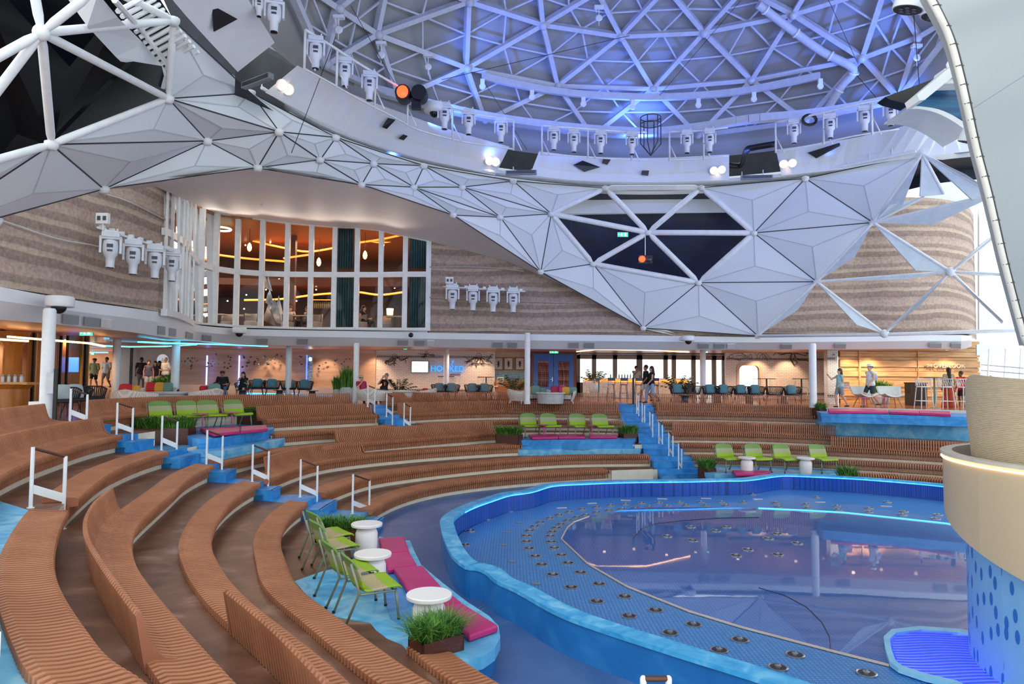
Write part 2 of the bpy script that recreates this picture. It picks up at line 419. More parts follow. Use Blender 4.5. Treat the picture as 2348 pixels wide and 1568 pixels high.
stair(range(1,8),[(1415,938),(1424,952),(1434,974),(1462,1000),(1472,1022),(1490,1045),(1507,1075)],
 [(1496,935),(1505,952),(1521,975),(1537,998),(1562,1022),(1587,1050),(1607,1075)],'broad bright blue stair rising from the pool to the bar, centre right')
for i in range(0,1):
    a,b=idx(1,150,972,Z[1]+.4),idx(1,215,970,Z[1]+.4)
# blue floors at lower left
a=idx(3,-60,1400,Z[3]+.4)
i1=nearest_y(2,-7.75,10.6); j1=nearest_y(3,-6.2,9.2)
tread_patch(2,0,i1,0,j1,m_lblue)
def patch(px,k,m,dz=.006):
    P=[atz(x,y,Z[k]) for x,y in px]; struct(MB().prism(P,Z[k]-.002,Z[k]+dz).build('floor',m))
patch([(675,1333),(719,1383),(761,1413),(809,1422),(848,1428),(863,1446),(887,1464),(922,1479),(939,1498),(1010,1512),(1060,1500),(1000,1400),(960,1330),(930,1290),(900,1240),(870,1230),(850,1290),(743,1309)],6,m_lblue)
patch([(884,1318),(940,1310),(985,1370),(1030,1440),(940,1450),(895,1420),(884,1385)],6,m_blue,.01)
# ------------------------------------------------------------ handrails
def handrail(u,ut,l,lt,zu,zl,label,ydef=None):
    A=atz(*u,zu); B=atz(*l,zl)
    if ydef: A=aty(u[0],u[1],ydef); B=aty(l[0],l[1],ydef+.1)
    if abs(A.y-B.y)>1.4 and not ydef: B=aty(l[0],l[1],A.y+.2)
    ha=aty(u[0],ut,A.y).z; hb=aty(l[0],lt,B.y).z
    r=thing('handrail',label,'handrail',tuple(A),0)
    a0=Vector((0,0,0)); a1=Vector((0,0,ha-A.z)); b0=B-A; b1=Vector((b0.x,b0.y,hb-A.z))
    for p,q in((a0,a1),(b0,b1)):
        m=MB(); m.tube([p-Vector((0,0,.0)),q],.026,8); m.tube([p,p+Vector((0,0,.012))],.05,8); m.build('post',m_white,r,smooth=True,angle=40)
    m=MB(); d=(b1-a1).normalized(); m.tube([a1+d*.02-Vector((0,0,.015)),b1-d*.02+Vector((0,0,-.005))],.022,8); m.build('grip',m_handwood,r,smooth=True,angle=40)
    lo=a0+Vector((0,0,.27)); hi=Vector((b0.x,b0.y,lo.z+(hb-ha)*1.15)); m=MB(); m.add([lo-Vector((0,0,.06)),hi-Vector((0,0,.06)),hi+Vector((0,0,.06)),lo+Vector((0,0,.06)),lo+Vector((0,.02,-.06)),hi+Vector((0,.02,-.06)),hi+Vector((0,.02,.06)),lo+Vector((0,.02,.06))],[(0,1,2,3),(4,5,6,7),(0,1,5,4),(2,3,7,6),(0,3,7,4),(1,2,6,5)]); m.build('kick_plate',m_white,r)
    return r
HR=[((160,971),891,(198,975),904,0,1,'white handrail with wooden grip, topmost on the left stairs beside dark armchairs'),
((267,999),923,(302,1031),935,1,2,'white handrail second from the top of the left stairs, left of the long planter'),
((370,1033),953,(404,1064),966,2,3,'white handrail on the left stairs directly in front of the long planter box'),
((473,1069),986,(508,1099),999,3,4,'white handrail on the left stairs in front of the pale blue rounded step'),
((578,1105),1019,(614,1137),1034,4,5,'white handrail on the left stairs beside the bench with a left-end backrest'),
((688,1140),1053,(726,1173),1068,5,6,'white handrail second from the bottom of the left stairs'),
((808,1178),1087,(846,1197),1101,6,7,'white handrail at the foot of the left stairs above the near planter'),
((70,1165),1025,(144,1213),1046,2,3,'large white handrail at far left between two wide foreground benches'),
((843,933),883,(858.6,953),890,0,1,'white handrail at the top left of the short central stair, by the wicker seat'),
((886,956),902,(899.5,977),910,1,2,'white handrail in the middle of the short central stair'),
((926,980),923.5,(940.5,982),932.6,2,3,'white handrail at the lower right of the short central stair'),
((1460,948),901,(1464.5,967),906,1,2,'uppermost white handrail on the broad centre-right stair'),
((1472.5,968),920.6,(1478,989),928,2,3,'second white handrail down on the broad centre-right stair'),
((1490,991.5),940.5,(1496.5,1016),949,3,4,'third white handrail down on the broad centre-right stair'),
((1510.6,1017),964,(1518.8,1040),974,4,5,'fourth white handrail down on the broad centre-right stair'),
((1533.5,1044.6),989,(1543,1069),999,5,6,'fifth white handrail down on the broad centre-right stair'),
((1556,1075.6),1017,(1563,1095.5),1028,6,7,'lowest white handrail on the broad stair, just above the pool rim')]
for u,ut,l,lt,ku,kl,lab in HR: handrail(u,ut,l,lt,Z[ku],Z[kl],lab)
# U-shaped rail end at the bottom edge
r=thing('handrail','white rail end with short brown grip poking up at the bottom edge of the view','handrail',tuple(atz(1500,1950,Z[7])))
o=Vector(r.location)
A=aty(1475,1556,6.4)-o; B=aty(1533,1556,6.4)-o
for p in(A,B): 
    m=MB(); m.tube([(p.x,p.y,Z[7]-o.z),(p.x,p.y,p.z-.02),(p.x,p.y,p.z)],.03,10); m.ball((p.x,p.y,p.z),.03); m.build('post',m_white,r,smooth=True)
m=MB(); m.tube([A,B],.026,10); m.build('grip',m_handwood,r,smooth=True,angle=40)
# ------------------------------------------------------------ pool
ZR=-3.2; ZF=-3.7
rim_px=[(2400,1690),(2000,1640),(1750,1557),(1530,1489),(1348,1430),(1266,1397),(1183,1351),(1137,1330),(1113,1309),(1090,1300),(1066,1297),(1036,1272),(1018,1235),(1011,1210),(1010,1190),(1030,1173),(1063,1157),(1107,1142),(1150,1129),(1200,1122),(1252,1108),(1330,1103),(1431,1099.5),(1560,1098),(1645,1096),(1700,1095),(1759,1087),(1798,1085),(1880,1088),(1976,1093),(2080,1101),(2167,1109),(2300,1124)]
RO=[atz(x,y,ZR) for x,y in rim_px]; RO=resample(catmull([(p.x,p.y) for p in RO],6),.12)
RI=offset(RO,-.30)
RI=[p for p in RI]
n=len(RO)
m_tile=None
def tilemat(c1,c2,grout,s,r=.25,coat=0):
    def fn(nt,N,L,b):
        tc=N.new('ShaderNodeTexCoord'); br=N.new('ShaderNodeTexBrick'); br.offset=0; br.squash=1
        L.new(tc.outputs['Object'],br.inputs['Vector']); br.inputs['Scale'].default_value=s
        br.inputs['Color1'].default_value=(*srgb(c1),1); br.inputs['Color2'].default_value=(*srgb(c2),1); br.inputs['Mortar'].default_value=(*srgb(grout),1)
        br.inputs['Mortar Size'].default_value=.06; br.inputs['Brick Width'].default_value=.5; br.inputs['Row Height'].default_value=.5
        L.new(br.outputs[0],b.inputs['Base Color']); b.inputs['Roughness'].default_value=r
        if coat: b.inputs['Coat Weight'].default_value=coat; b.inputs['Coat Roughness'].default_value=.03
    return fn
m_tile=node_mat('blue_grid_deck',tilemat('3f86c4','4a92cf','2a66a4',8,.3))
m_walltile=node_mat('royal_blue_tile',tilemat('1a4fae','2259bb','123a86',12,.25))
rim=thing('pool_rim','raised blue marbled rim around the stage pool with a glowing light strip','pool rim',tuple(setz([RO[n//2]],Z[7])[0]))
o3=Vector(rim.location)
def loc(pl,z): return [Vector((p.x,p.y,z))-o3 for p in pl]
MB().strip([loc(RO,ZR-.06),loc(RO,ZR),loc(RI,ZR),loc(RI,ZR-.08)]).build('coping',m_rim,rim)
OW=offset(RO,-.03)
MB().strip([loc(OW,ZR-.05),loc(OW,Z[7]-.01)]).build('outer_wall',m_deep,rim)
IW=offset(RI,.02)
MB().strip([loc(IW,ZR-.07),loc(IW,ZF-.01)]).build('inner_wall',m_walltile,rim)
m_led=mat('blue_led','2f8dff',.4,emit='3f9dff',es=3.5,noise=False)
i0=min(range(n),key=lambda i:(proj(tuple(setz([RI[i]],ZR)[0]))[0]-1063)**2+(proj(tuple(setz([RI[i]],ZR)[0]))[1]-1165)**2)
MB().tube([Vector((p.x,p.y,ZR-.055))-o3 for p in offset(RI,-.015)[i0::3]],.010,6).build('light_strip',m_led,rim)
# pool deck
FL=MB(); FL.add([(p.x,p.y,ZF) for p in RI],[tuple(range(len(RI)))]); o=FL.build('floor',m_tile); struct(o)
# water
wp=[(1287,1237),(1300,1212),(1315,1199),(1350,1186),(1398,1175.5),(1450,1167),(1510,1164),(1645,1164),(1739,1167),(1850,1172),(1936,1177),(2060,1190),(2169,1202),(2300,1225),(2500,1290),(2500,1640),(2205,1585),(2039,1529),(1905,1495),(1700,1441),(1579,1404),(1437,1347),(1348,1295)]
W=[atz(x,y,ZF) for x,y in wp]
def watermat(nt,N,L,b):
    tc=N.new('ShaderNodeTexCoord'); br=N.new('ShaderNodeTexBrick'); br.offset=0; L.new(tc.outputs['Object'],br.inputs['Vector']); br.inputs['Scale'].default_value=8
    br.inputs['Color1'].default_value=(*srgb('2f68b4'),1); br.inputs['Color2'].default_value=(*srgb('3570bc'),1); br.inputs['Mortar'].default_value=(*srgb('22549c'),1)
    br.inputs['Mortar Size'].default_value=.06; br.inputs['Brick Width'].default_value=.5; br.inputs['Row Height'].default_value=.5
    L.new(br.outputs[0],b.inputs['Base Color']); b.inputs['Roughness'].default_value=.6
    b.inputs['Coat Weight'].default_value=1; b.inputs['Coat Roughness'].default_value=.02; b.inputs['Coat IOR'].default_value=1.38
    n=N.new('ShaderNodeTexNoise'); n.inputs['Scale'].default_value=2.2; L.new(tc.outputs['Object'],n.inputs['Vector'])
    wv=N.new('ShaderNodeTexWave'); wv.wave_type='RINGS'; wv.rings_direction='Z'; wv.inputs['Scale'].default_value=2.2
    mp=N.new('ShaderNodeMapping'); q=atz(1500,1315,ZF); mp.inputs['Location'].default_value=(-q.x,-q.y,0); L.new(tc.outputs['Object'],mp.inputs[0]); L.new(mp.outputs[0],wv.inputs['Vector'])
    vl=N.new('ShaderNodeVectorMath'); vl.operation='LENGTH'; L.new(mp.outputs[0],vl.inputs[0])
    fall=N.new('ShaderNodeMapRange'); fall.inputs[1].default_value=.3; fall.inputs[2].default_value=2.2; fall.inputs[3].default_value=.35; fall.inputs[4].default_value=0; L.new(vl.outputs['Value'],fall.inputs[0])
    w=mth(N,L,'MULTIPLY',wv.outputs['Fac'],fall.outputs[0]); s=mth(N,L,'ADD',w,n.outputs[0])
    bp=N.new('ShaderNodeBump'); bp.inputs['Strength'].default_value=.05; bp.inputs['Distance'].default_value=.006; L.new(s,bp.inputs['Height']); L.new(bp.outputs[0],b.inputs['Coat Normal'])
m_water=node_mat('still_water_over_grid',watermat)
o=MB().prism(W,ZF+.004,ZF+.018).build('water_surface',m_water); tag(o,'still dark blue pool water mirroring the lit restaurant','water',kind='stuff')
m_metal=mat('brushed_steel','b9b9b4',.25,metal=.9)
m_goldline=mat('pale_edge_metal','e8cdb4',.3,metal=.3)
m=MB(); m.tube([(p.x,p.y,ZF+.02) for p in W[-6:]+W[:4]],.018,5); o=m.build('pool_edge_trim',m_goldline); tag(o,'thin pale metal trim along the near edge of the pool water','trim')
m=MB(); m.tube([(p.x,p.y,ZF+.03) for p in W[8:14]],.014,6); o=m.build('water_edge_light',m_led); tag(o,'glowing blue light line along the far edge of the pool water','light strip')
sm=[(1740,1350),(1800,1368),(1850,1395),(1885,1430),(1903,1465),(1905,1492)]
m=MB(); m.tube([atz(x,y,ZF)+Vector((0,0,.02)) for x,y in sm],.008,5); o=m.build('floor_seam',m_dark); tag(o,'thin curved dark seam line in the pool floor at lower right','seam')
arc=[(1452,1236),(1470,1215),(1500,1203),(1560,1196),(1640,1190),(1740,1188)]
m=MB(); m.tube([atz(x,y,ZF)+Vector((0,0,.02)) for x,y in arc],.012,4); o=m.build('floor_seam',m_dark); tag(o,'thin curved dark seam line under the water near the far edge','seam')
# nozzles
m_ndark=mat('nozzle_black','1b1a1d',.4)
def mk_nozzle():
    r=thing('fountain_nozzle','','fountain nozzle')
    MB().lathe([(.13,0),(.13,.012),(.115,.018),(.10,.012)],n=18).build('ring',m_metal,r,smooth=True,angle=40)
    m=MB(); m.lathe([(.10,.0),(.10,.013),(.06,.013)],n=18); m.build('grille',m_ndark,r)
    m=MB(); m.lathe([(.045,.012),(.045,.03),(.02,.035)],n=12); m.ball((.02,0,.035),.014,6,4); m.build('jet',m_metal,r,smooth=True,angle=40)
    return r
NZ=Proto(mk_nozzle)
def zz(l,s,ox,oy): return [(x/s+ox,y/s+oy) for x,y in l]
A1=zz([(270,447),(230,475),(195,505),(172,540),(172,580),(190,628),(233,682),(278,740),(355,810),(483,898),(662,996),(885,1098),(1170,1215),(1510,1335)],3.027,1150,1050)+zz([(213,1473)],2.537,1700,950)
A2=zz([(412,460),(382,485),(352,513),(338,543),(345,582),(366,625),(415,674),(462,729),(548,795),(677,875),(855,962),(1070,1057),(1333,1157),(1655,1263)],3.027,1150,1050)+zz([(312,1400),(727,1508)],2.537,1700,950)
A3=zz([(335,418),(400,396),(470,376),(558,356),(660,342),(755,328),(858,320),(970,312),(1092,308),(1235,306),(1383,304),(1527,304),(1680,306)],3.027,1150,1050)+zz([(198,515),(375,523),(555,533),(742,546),(945,566),(1145,585)],2.537,1700,950)
A4=zz([(462,434),(523,412),(585,395),(660,378),(747,363),(835,353),(927,345),(1025,337),(1147,332),(1278,329),(1420,328),(1557,329)],3.027,1150,1050)+zz([(217,537),(386,545),(562,555),(742,568),(937,585),(1130,607)],2.537,1700,950)
A5=zz([(52,367),(260,316),(498,281),(765,257),(1042,247),(1365,245),(1743,251)],3.027,1150,1050)+zz([(438,482),(850,511)],2.537,1700,950)+[(1113,1190),(1078,1217),(1066,1249)]
A6=zz([(1313,478),(1487,505),(1560,478),(1147,543),(1325,572),(1708,636),(1625,677)],3.027,1150,1050)+zz([(155,722),(207,695),(323,750),(210,816),(35,787)],2.537,1700,950)
for L_,lab,gr in((A1,'steel fountain nozzle in the outer row along the near side of the pool','outer near row of fountain nozzles'),(A2,'steel fountain nozzle in the inner row right beside the near water edge','inner near row of fountain nozzles'),
 (A3,'steel fountain nozzle in the outer of two close rows on the far pool deck','outer far row of fountain nozzles'),(A4,'steel fountain nozzle in the row beside the far water edge','inner far row of fountain nozzles'),
 (A5,'steel fountain nozzle set singly against the far tiled rim wall','fountain nozzles along the far rim wall'),(A6,'steel fountain nozzle standing in the reflecting water','fountain nozzles in the water')):
    for x,y in L_:
        p=atz(x,y,ZF+(.02 if L_ is A6 else .003)); NZ.put(p,random.random(),lab,gr)
m_slotlight=mat('pale_slot','e6d8d0',.4)
SL=zz([(628,315),(417,347),(862,294),(1115,284),(1420,281),(1780,287),(125,448),(42,516),(22,604),(73,718),(240,873)],3.027,1150,1050)+zz([(95,493),(458,511),(842,535)],2.537,1700,950)
for i_,(x,y) in enumerate(SL):
    nr_=6<=i_<=10; p=atz(x,y,ZF+.003); o=MB().box((0,0,.006),(.15,.10,.012) if nr_ else (.30,.07,.012)).build('floor_slot_cover',m_grey if nr_ else m_slotlight); o.location=p; o.rotation_euler=(0,0,random.uniform(-.4,.4))
    tag(o,'small rectangular metal cover between nozzles and rim on the pool deck','floor cover','rectangular floor covers on the pool deck')
# glowing grate
gp=[(2030,1490),(2026,1462),(2045,1445),(2110,1438),(2205,1445),(2330,1470),(2330,1640),(2205,1575),(2120,1555),(2060,1535),(2040,1520)]
G=[atz(x,y,ZF+.06) for x,y in gp]; gc=sum(G,Vector())/len(G)
r=thing('lit_floor_grate','round-cornered floor grate glowing violet-blue at the foot of the tower','grate',(gc.x,gc.y,ZF))
Gl=[p-Vector((gc.x,gc.y,0)) for p in G]; Gi=[p*.86 for p in Gl]
m=MB(); 
for a_,b_ in((Gl,Gi),):
    n_=len(a_); vs=[(p.x,p.y,.02) for p in a_]+[(p.x,p.y,.08) for p in a_]+[(p.x,p.y,.08) for p in b_]+[(p.x,p.y,.02) for p in b_]
    m.add(vs,[(q*n_+i,q*n_+(i+1)%n_,(q+1)*n_+(i+1)%n_,(q+1)*n_+i) for q in range(3) for i in range(n_)])
m.build('frame',m_pblue,r)
m_glow=mat('violet_blue_glow','2030d0',.5,emit='2440ff',es=1.6,scale=5,noise=False)
m=MB(); m.prism([(p.x,p.y) for p in Gi],.022,.03); m.build('glow_panel',m_glow,r)
def inside(x,y,P):
    c=False;n_=len(P)
    for i in range(n_):
        a_,b_=P[i],P[(i+1)%n_]
        if (a_[1]>y)!=(b_[1]>y) and x<(b_[0]-a_[0])*(y-a_[1])/(b_[1]-a_[1])+a_[0]: c=not c
    return c
m_lav=mat('lilac_bar','8f9ee8',.4,metal=.2)
m=MB(); 
for i in range(-26,27):
    yy=i*.09; xs=[x*.03 for x in range(-90,91) if inside(x*.03,yy,Gi)]
    if xs: m.tube([(x,yy+.03*math.sin(x*5),.055) for x in (xs[0]+(xs[-1]-xs[0])*j/16 for j in range(17))],.013,4)
m.build('bars',m_lav,r)
# ------------------------------------------------------------ dome
DC=Vector((5,17,9.6)); DR=11.9; DH=6.2
def on_dome(px,py,s=1.0):
    d=ray(px,py); a=d.x/(DR*s); b=d.y/(DR*s); c=d.z/(DH*s); e,f_,g_=-DC.x/(DR*s),-DC.y/(DR*s),-DC.z/(DH*s)
    A_=a*a+b*b+c*c; B_=2*(a*e+b*f_+c*g_); C_=e*e+f_*f_+g_*g_-1
    q=B_*B_-4*A_*C_
    t=(-B_+math.sqrt(max(q,0)))/(2*A_); return d*t
m_domepan=mat('grey_dome_membrane','a09f9a',.7,col2='989893',scale=.7)
m_domebeam=mat('white_dome_beam','c9ccd2',.4)
NU,NV=64,12; vs=[];fs=[]
for j in range(NV+1):
    a=j/NV*math.pi/2*.985-.06
    for i in range(NU):
        t=2*math.pi*i/NU; vs.append((DC.x+1.012*DR*math.cos(a)*math.cos(t),DC.y+1.012*DR*math.cos(a)*math.sin(t),DC.z+1.012*DH*math.sin(a)))
for j in range(NV):
    for i in range(NU):
        i2=(i+1)%NU; fs.append((j*NU+i,j*NU+i2,(j+1)*NU+i2,(j+1)*NU+i))
m=MB(); m.add(vs,fs); m.add([vs[NV*NU+i] for i in range(NU)],[tuple(range(NU))]); o=m.build('ceiling',m_domepan,smooth=True); struct(o)
ND={'a':(766,15),'b':(858,75),'c':(1065,153),'h':(1276,194),'i':(1496,201),'k':(1724,181),'m':(1980,130),'n':(2110,81),
'z':(640,-70),'B0':(1071,-3),'Bm':(890,-80),'d':(1242,51),'e':(1422,78),'j':(1614,69),'l':(1820,27),'q':(2035,-40),
'A0':(1230,-75),'A1':(1368,-25),'A2':(1528,-35),'A3':(1705,-32),'A4':(1880,-75),
'D0':(905,226),'D1':(1107,277),'D2':(1356,313),'D3':(1600,312),'D4':(1850,279),'D5':(2065,225),'Dm':(735,150),'n2':(2230,10)}
TR=['zaBm','abBm','BmbB0','bcB0','B0cd','chd','dhe','hie','eij','ikj','jkl','kml','lmq','mnq','B0dA0','dA0A1','deA1','eA1A2','ejA2','jA2A3','jlA3','lA3A4',
'aDmb','bDmD0','bcD0','cD0D1','chD1','hD1D2','hiD2','iD2D3','ikD3','kD3D4','kmD4','mD4D5','mnD5','zaDm','nn2q','nn2D5','lA4q']
import re
edges=set(); sub=set()
for t in TR:
    k=re.findall('[A-Z][0-9m]|n2|[a-z]',t)
    k=[x for x in k if x in ND]
    for a_,b_ in((0,1),(1,2),(0,2)): edges.add(tuple(sorted((k[a_],k[b_]))))
    for a_ in range(3):
        sub.add((tuple(sorted((k[a_],k[(a_+1)%3]))),tuple(sorted((k[a_],k[(a_+2)%3])))))
P3={k:on_dome(*v) for k,v in ND.items()}
dome=thing('dome_lattice','white triangulated steel lattice of the dome roof washed in blue light','dome frame',(DC.x,DC.y,DC.z))
def L3(p): return p-DC
def up3(p): 
    q=p-DC; return Vector((q.x/DR**2,q.y/DR**2,q.z/DH**2)).normalized()
def pos_beam(mb,a_,b_,w,h,n=1):
    mb.bar(L3(a_)-up3(a_)*h*.5,L3(b_)-up3(b_)*h*.5,w,h,up3((a_+b_)/2))
ring_e=0
for a_,b_ in sorted(edges):
    m=MB(); pos_beam(m,P3[a_],P3[b_],.17,.22); m.build('main_beam',m_domebeam,dome)
m=MB()
for e1,e2 in sub:
    p=(P3[e1[0]]+P3[e1[1]])/2; q=(P3[e2[0]]+P3[e2[1]])/2; pos_beam(m,p,q,.06,.06)
m.build('secondary_struts',m_domebeam,dome)
for k,p in P3.items():
    m=MB(); q=L3(p)-up3(p)*.24; m.ball(q,.16,8,6,(1,1,1)); m.build('node',m_domebeam,dome,smooth=True)
# base ring beam
rb=[(560,75),(640,118),(734,167),(820,195),(904,218),(1020,248),(1143,272),(1310,293),(1483,303),(1600,292),(1717,274),(1810,266),(1897,256),(1990,240),(2078,220),(2180,190)]
RB=catmull([tuple(atz(x,y,9.9)) for x,y in rb],4); RB=[Vector((*p.xy,9.9)) for p in RB]
m=MB()
for a_,b_ in zip(RB,RB[1:]): m.bar(a_,b_,.3,.28)
o=m.build('ring_beam',m_domebeam); tag(o,'white curved ring beam where the dome meets the lighting gantry','ring beam')
# curved monorail track on dome
trk=[(1092,166),(1150,180),(1240,198),(1330,209),(1420,214),(1497,216),(1600,212),(1700,202),(1790,185),(1887,165)]
TP=[on_dome(x,y)-up3(on_dome(x,y))*.55 for x,y in trk]; TP=catmull([tuple(p) for p in TP],3)
r=thing('hoist_track','white curved hoist track with pulleys hung under the dome lattice','hoist track',tuple(TP[15]))
o0=Vector(r.location); m=MB()
for a_,b_ in zip(TP,TP[1:]): m.bar(a_-o0,b_-o0,.14,.26)
m.build('track',m_domebeam,r)
for i in (0,5,9,13,18,22,len(TP)-1):
    p=TP[min(i,len(TP)-1)]-o0; m=MB(); m.box(p-Vector((0,0,.22)),(.16,.1,.2)); m.lathe([(.12,-.03),(.12,.03)],p-Vector((0,0,.40)),12,Matrix.Rotation(math.pi/2,3,'X')); m.build('pulley',m_white,r)
# big drain pipe
pp=[(1740,-10),(1810,45),(1890,105),(1965,150),(1940,190),(1905,250)]
PP=[on_dome(x,y)-up3(on_dome(x,y))*.5 for x,y in pp]
PP=[Vector(v) for v in catmull([tuple(p) for p in PP],4)]
r=thing('roof_pipe','thick white pipe running down the dome lattice at upper right','pipe',tuple(PP[8]))
o0=Vector(r.location); m=MB(); m.tube([p-o0 for p in PP],.15,12); m.build('pipe',m_domebeam,r,smooth=True,angle=40)
for i in range(1,len(PP)-1,4):
    m=MB(); t=(PP[i+1]-PP[i-1]).normalized(); m.tube([PP[i]-o0-t*.03,PP[i]-o0+t*.03],.185,12); m.build('clamp',m_white,r)
# hanging cables with pulley blocks
for nm,(x0,y0,x1,y1),lab in (('h',(758,28,741,75),'upper left of the dome'),('h',(859,90,856,112),'left of the dome below a lattice node'),('h',(970,118,968,148),'left centre of the dome'),('h',(1370,0,1372,8),'top centre of the dome'),('h',(2110,95,2112,120),'far right of the dome')):
    p=on_dome(x0,y0)-up3(on_dome(x0,y0))*.35; r=thing('pulley_block','small white pulley block hanging at the '+lab,'pulley',tuple(p)); 
    m=MB(); m.box((0,0,-.05),(.34,.16,.1)); m.tube([(-.12,0,-.1),(-.1,0,-.25)],.02,5); m.build('bracket',m_white,r)
    m=MB(); m.lathe([(.1,-.04),(.13,0),(.1,.04)],(0,0,-.45),12,Matrix.Rotation(math.pi/2,3,'X')); m.tube([(0,0,-.1),(0,0,-.75)],.015,5); m.build('wheel_and_hook',m_white,r)
cb=[((780,0),(905,200)),((1700,-20),(1500,215)),((1440,65),(1000,165)),((1960,150),(2035,228)),((2105,0),(2118,180)),((1905,-20),(1975,130)),((1102,190),(1200,330)),((740,80),(640,330))]
for (a_,b_) in cb:
    p=on_dome(*a_)-up3(on_dome(*a_))*.5; q=on_dome(*b_); q=q-(q-DC)*.03-Vector((0,0,.35))
    o=MB().tube([p,q],.011,4).build('wire_rope',m_black); tag(o,'thin dark wire rope strung below the dome lattice','wire rope','wire ropes strung across the dome')
# ------------------------------------------------------------ faceted shell
LN=[(95,75,12.5),(398,47,16),(386,226,17.5),(118,331,14.8),(238,433,18.6),(475,323,20),(-160,410,12.5),(-230,560,13.2),(-130,200,11.5),(60,-120,12),(215,-20,12.5),(-10,505,15.6),(591,384,21.5),(575,213,20.2),(640,302,21.2),(330,420,19.6)]
def on_shell(px,py):
    d=ray(px,py); best=None
    if px<600:
        W_=0;S_=0
        for x,y,t in LN:
            q=1/(((px-x)**2+(py-y)**2)**1.6+1); W_+=q; S_+=q*t
        return aty(px,py,S_/W_)
    # cone r = 12.5+(8-z)*.33 about (5,17)
    def g(t):
        p=d*t; return math.hypot(p.x-5,p.y-17)-(12.5+(8-p.z)*.33)
    lo,hi=12.0,45.0
    if g(lo)>0:
        t=lo
        while t<hi and g(t)>0: t+=.25
        if t>=hi: return d*22
        lo=t
    for _ in range(50):
        mid=(lo+hi)/2
        if g(mid)>0: hi=mid
        else: lo=mid
    return d*lo
SN={'A':(95,75),'B':(398,47),'C':(386,226),'D':(118,331),'E':(238,433),'F':(475,323),'G':(575,213),'H':(640,302),'I':(591,384),'J':(770,315),'K':(734,366),'L':(857,375),'M':(829,423),
'N':(972,380),'O':(949,429),'Q':(1060,429),'R':(1039,493),'S':(1147,498),'T':(1177,415),'U':(1264,490),'V':(1240,623),'W':(1360,605),'X':(1388,431),'Y':(1608,430),'a':(1486,533),
'b':(1729,534),'c':(1847,409),'d':(2115,352),'e':(1602,648),'f':(1475,752),'g':(1738,770),'h':(1873,646),'i':(2002,510),'z1':(-160,410),'z2':(-200,545),'z3':(-130,200),'z4':(60,-120),'z0':(-10,505)}
PS={k:on_shell(*v) for k,v in SN.items()}
PS['z2']=on_shell(-230,560)
for k in 'fg': 
    pass
TRI=['BCG','CFG','DCF','DFE','EFI','CHG','FCH','FHI','z1Dz2','z2DE','GHJ','HKJ','HIK','IKM','JKL','KLM','JLN','LNO','LMO','MOR','NOQ','ORS','OQS','NQT','QTU','QSU','RSV','SUV','UVW','TXU','YbC2','VWf','Wfe','feg','egh','ehb','bhi','bci','cdi','Ybc']
def parse(t): return [x for x in re.findall(r'z[0-4]|C2|[A-Za-z]',t)]
m_shell=mat('faceted_white_panel','dfe4e8',.55,col2='dadfe4',scale=.5)
m_seam=mat('dark_joint','2a2c30',.6)
m_groove=mat('panel_groove','c3c8cc',.6)
vertical=Vector((5,17,6))
frame=thing('faceted_shell','sweeping white faceted shell of triangular panels on a tubular frame with ball nodes','wall cladding',(5,31,0))
fo=Vector(frame.location)
done=set(); edg=set()
shell_names=0
for t in TRI:
    k=parse(t)
    if any(x not in PS for x in k): continue
    A_,B_,C_=[PS[x] for x in k]; cen=(A_+B_+C_)/3
    inw=(vertical-cen); nr=(B_-A_).cross(C_-A_).normalized()
    if nr.dot(cen)>0: nr=-nr        # towards the arena
    def sh(p,s=.988): return cen+(p-cen)*s
    a1,b1,c1=[sh(p) for p in(A_,B_,C_)]; peak=cen+nr*.09
    r=None
    m=MB(); back=-nr*.08
    m.add([a1-cen,b1-cen,c1-cen,peak-cen,a1-cen+back,b1-cen+back,c1-cen+back],[(0,1,3),(1,2,3),(2,0,3),(4,5,6),(0,4,5,1),(1,5,6,2),(2,6,4,0)])
    m.v=[tuple(Vector(v)+cen-fo) for v in m.v]; r=m.build('panel',m_shell,frame)
    m=MB()
    for p in(a1,b1,c1): m.bar(p-cen+nr*.012+(cen-p)*.03,peak-cen+nr*.008,.03,.012,nr)
    m.v=[tuple(Vector(v)+cen-fo) for v in m.v]; m.build('groove',m_groove,r)
    for a_,b_ in((0,1),(1,2),(0,2)): edg.add(tuple(sorted((k[a_],k[b_]))))
ctr=Vector((5,17,5))
m=MB()
for a_,b_ in edg:
    p,q=PS[a_],PS[b_]; m.bar(p-fo,q-fo,.035,.03,(ctr-(p+q)/2))
m.build('joint_strips',m_seam,frame)
for k,p in PS.items():
    if k.startswith('z') and k not in('z0',): continue
    if k=='A' : continue
    inn=(-p).normalized()
    MB().lathe([(.10,-.12),(.14,-.02),(.14,.05),(.05,.09)],p-fo+inn*.08,12,Matrix.Rotation(0,3,'Z')).build('ball_node',m_white,frame,smooth=True)
tb=[('A','B'),('A','C'),('A','D'),('A','z3'),('A','z4'),('A','z1'),('C','D'),('B','C'),('z1','D'),('B','z4'),('X','Y'),('X','a'),('Y','a'),('a','U'),('a','b'),('a','W'),('a','e'),('X','U'),('W','e'),('Y','b'),('U','W'),('b','e')]
SN['z4b']=(215,-20); PS['z4b']=on_shell(215,-20); tb.append(('A','z4b'))
px_left=lambda k:SN[k][0]<600
for a_,b_ in tb:
    p,q=PS[a_],PS[b_]; rad=.085 if a_=='A' or px_left(a_) else .12
    m=MB(); d=(q-p).normalized(); m.tube([p-fo+d*.1,p-fo+d*.3,q-fo-d*.3,q-fo-d*.1],[.06,rad,rad,.06],12); m.build('strut',m_white,frame,smooth=True,angle=40)
m=MB(); m.ball(PS['A']-fo,.15,12,8); m.build('ball_node',m_white,frame,smooth=True)
